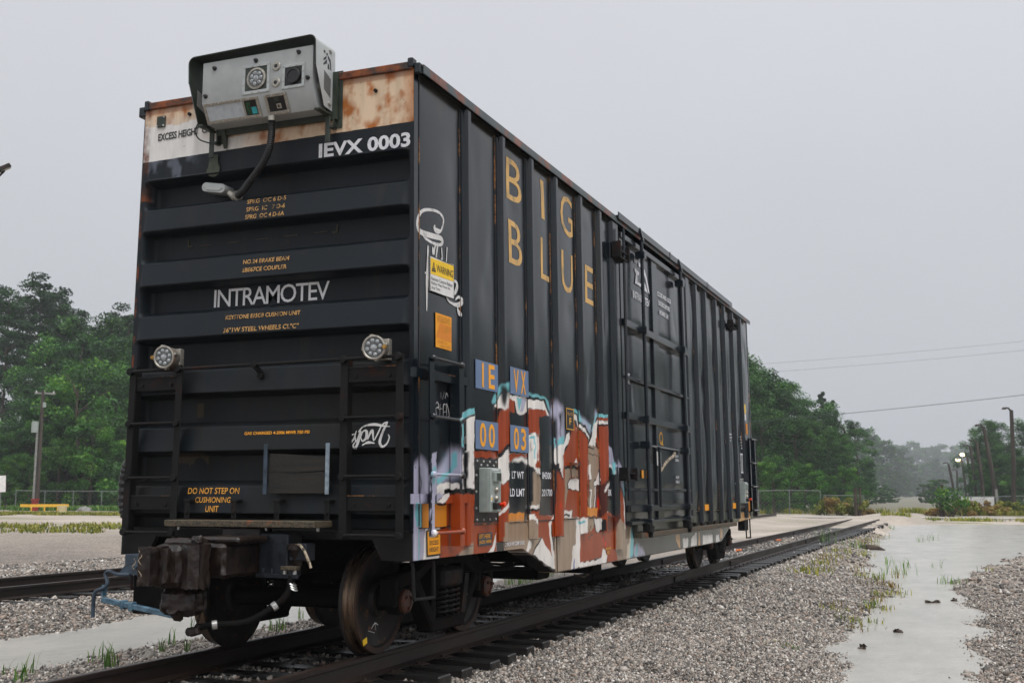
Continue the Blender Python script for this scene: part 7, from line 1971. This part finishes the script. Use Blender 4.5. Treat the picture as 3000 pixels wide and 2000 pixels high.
tag(MB().lathe([(0, 0), (.26, 0), (.32, .6), (.34, .62), (.30, .63), (.25, .08), (0, .08)], (x3, y3, z3), (0, 0, 1), 16).build('bucket', pmat('cream_plastic', lin(214, 196, 150), lin(228, 212, 170), .5, scale=4)), 'cream bucket standing before the yellow barrier', 'bucket')
for i, (px, s) in enumerate(((252, .34), (262, .42), (272, .32), (257, .26))):
    xx, yy, zz = gpt(px, 99 + i * .5); r = np.random.default_rng(800 + i)
    mb = MB().lathe([(0, -.1), (s, 0), (s * .9, s * .5), (s * .4, s * .8), (0, s * .85)], (xx, yy, zz), (0, 0, 1), 9)
    mb.v = [(a + r.normal(0, .06), b2 + r.normal(0, .06), c + r.normal(0, .04)) for a, b2, c in mb.v]
    tag(mb.build('boulder', pmat('pale_boulder%d' % i, lin(120, 119, 114), lin(150, 149, 144), .8, scale=3, bump=.4)), ['leftmost pale boulder in the pile before the wood', 'largest pale boulder in the pile before the wood', 'rightmost pale boulder in the pile before the wood', 'smallest pale boulder in the pile before the wood'][i], 'boulder', 'pale boulders before the wood')
x4, y4, z4 = gpt(5, 84)
R_ = empty('sign', (x4, y4, z4), 'white sign board at the left edge of the yard', 'sign')
uu = Vector((math.cos(YAW + .42), math.sin(YAW + .42), 0))
MB().bar((x4 - uu.x * 1.0, y4 - uu.y * 1.0, ht(1421, 84)), (x4 + uu.x * .5, y4 + uu.y * .5, ht(1419, 84)), .04, 1.1).build('panel', M['sticker_w'], R_)
for s in (-.5, .2): MB().cyl((x4 + uu.x * s, y4 + uu.y * s + .04, z4 - .1), (x4 + uu.x * s, y4 + uu.y * s + .04, ht(1421, 84)), .03, n=6).build('leg', M['mesh_fence'], R_)
# yard lamp whose head shows at the upper left edge
d = 24
hp_ = at(-113, d); zl = ht(578, d)
R_ = empty('yard_lamp', (hp_.x, hp_.y, -.3), 'dark flood lamp on a pole at the upper left edge', 'yard lamp')
MB().cyl((hp_.x, hp_.y, -.4), (hp_.x, hp_.y, zl + .1), .09, .07, n=10).build('pole', M['pole'], R_)
q = at(-33, d, zl); dn = (q - Vector((hp_.x, hp_.y, zl))).normalized(); sd_ = dn.cross(Vector((0, 0, 1)))
ax_ = (dn * .55 + Vector((0, 0, -.75)) + Vector((.25, -.35, 0))).normalized()
MB().tube([(hp_.x, hp_.y, zl - .15), hp_.lerp(q, .8) + Vector((0, 0, zl - .2 - hp_.lerp(q, .8).z)), (q.x, q.y, zl - .06)], .025, 6).build('arm', M['pole'], R_)
e_1 = ax_.cross(sd_).normalized()
MB().obox(q, ax_, sd_, e_1, .05, .085, .12, .01).build('lamp_head', M['frame'], R_)
MB().obox(q + ax_ * .052, ax_, sd_, e_1, .006, .07, .10, .002).build('lamp_glass', M['stainless'], R_)
bw = MB()
wire_l = [((-30, 1222), (140, 1208)), ((-30, 1190), (120, 1181))]
for i, (a_, c_) in enumerate(wire_l):
    a = at(a_[0], 99, ht(a_[1], 99)); b2 = at(c_[0], 99, ht(c_[1], 99))
    tag(MB().tube([a, a.lerp(b2, .5) - Vector((0, 0, .1)), b2], .016, 5).build('overhead_wire', M['wire']), ['lower wire leading to the utility pole at left', 'upper wire leading to the utility pole at left'][i], 'wire')
# small orange scraps between the far rails
for i, (px, py) in enumerate(((2164, 1612), (2280, 1582))):
    x, y = gz0(px, py, -.17); tag(MB().obox((x, y, -.165), (1, .3, .1), (-.3, 1, 0), (0, 0, 1), .09, .06, .035, .02).build('orange_scrap', M['orange_gasket']), ['orange scrap between the rails nearer the far wheels', 'orange scrap between the rails farther along the track'][i], 'scrap')

ORD = ['first', 'second', 'third', 'fourth', 'fifth', 'sixth', 'seventh', 'eighth', 'ninth', 'tenth', 'eleventh', 'twelfth', 'thirteenth', 'fourteenth', 'fifteenth', 'sixteenth', 'seventeenth', 'eighteenth', 'nineteenth', 'twentieth', 'twenty-first']
by = {}
for o in [o for o in bpy.data.objects if o.parent is None and o.get('category') in ('tree', 'weeds', 'grass tuft')]: by.setdefault(o['label'], []).append(o)
for lb, L_ in by.items():
    L_.sort(key=lambda o: math.atan2(o.location.x - CAM[0], o.location.y - CAM[1]))
    if len(L_) > 1 and len(L_) <= 21 and 'beyond the right edge' not in lb:
        for k, o in enumerate(L_): o['label'] = lb + ', ' + ORD[k] + ' from left'


# ------------------------------------------------------------------ rain haze: closed box of even, pale air around everything but the sky
hz = MB().box(-360, 360, -60, 1300, -4, 62).build('haze', None, smooth=0)
m = bpy.data.materials.new('rain_haze'); m.use_nodes = True; t = m.node_tree
for n in list(t.nodes): t.nodes.remove(n)
oo = t.nodes.new('ShaderNodeOutputMaterial'); pv = t.nodes.new('ShaderNodeVolumePrincipled')
pv.inputs['Color'].default_value = (.93, .96, 1.0, 1); pv.inputs['Density'].default_value = .0005; pv.inputs['Anisotropy'].default_value = .2
t.links.new(pv.outputs[0], oo.inputs['Volume'])
hz.data.materials.append(m)
tag(hz, 'pale rain haze filling the air', 'haze', kind='stuff')
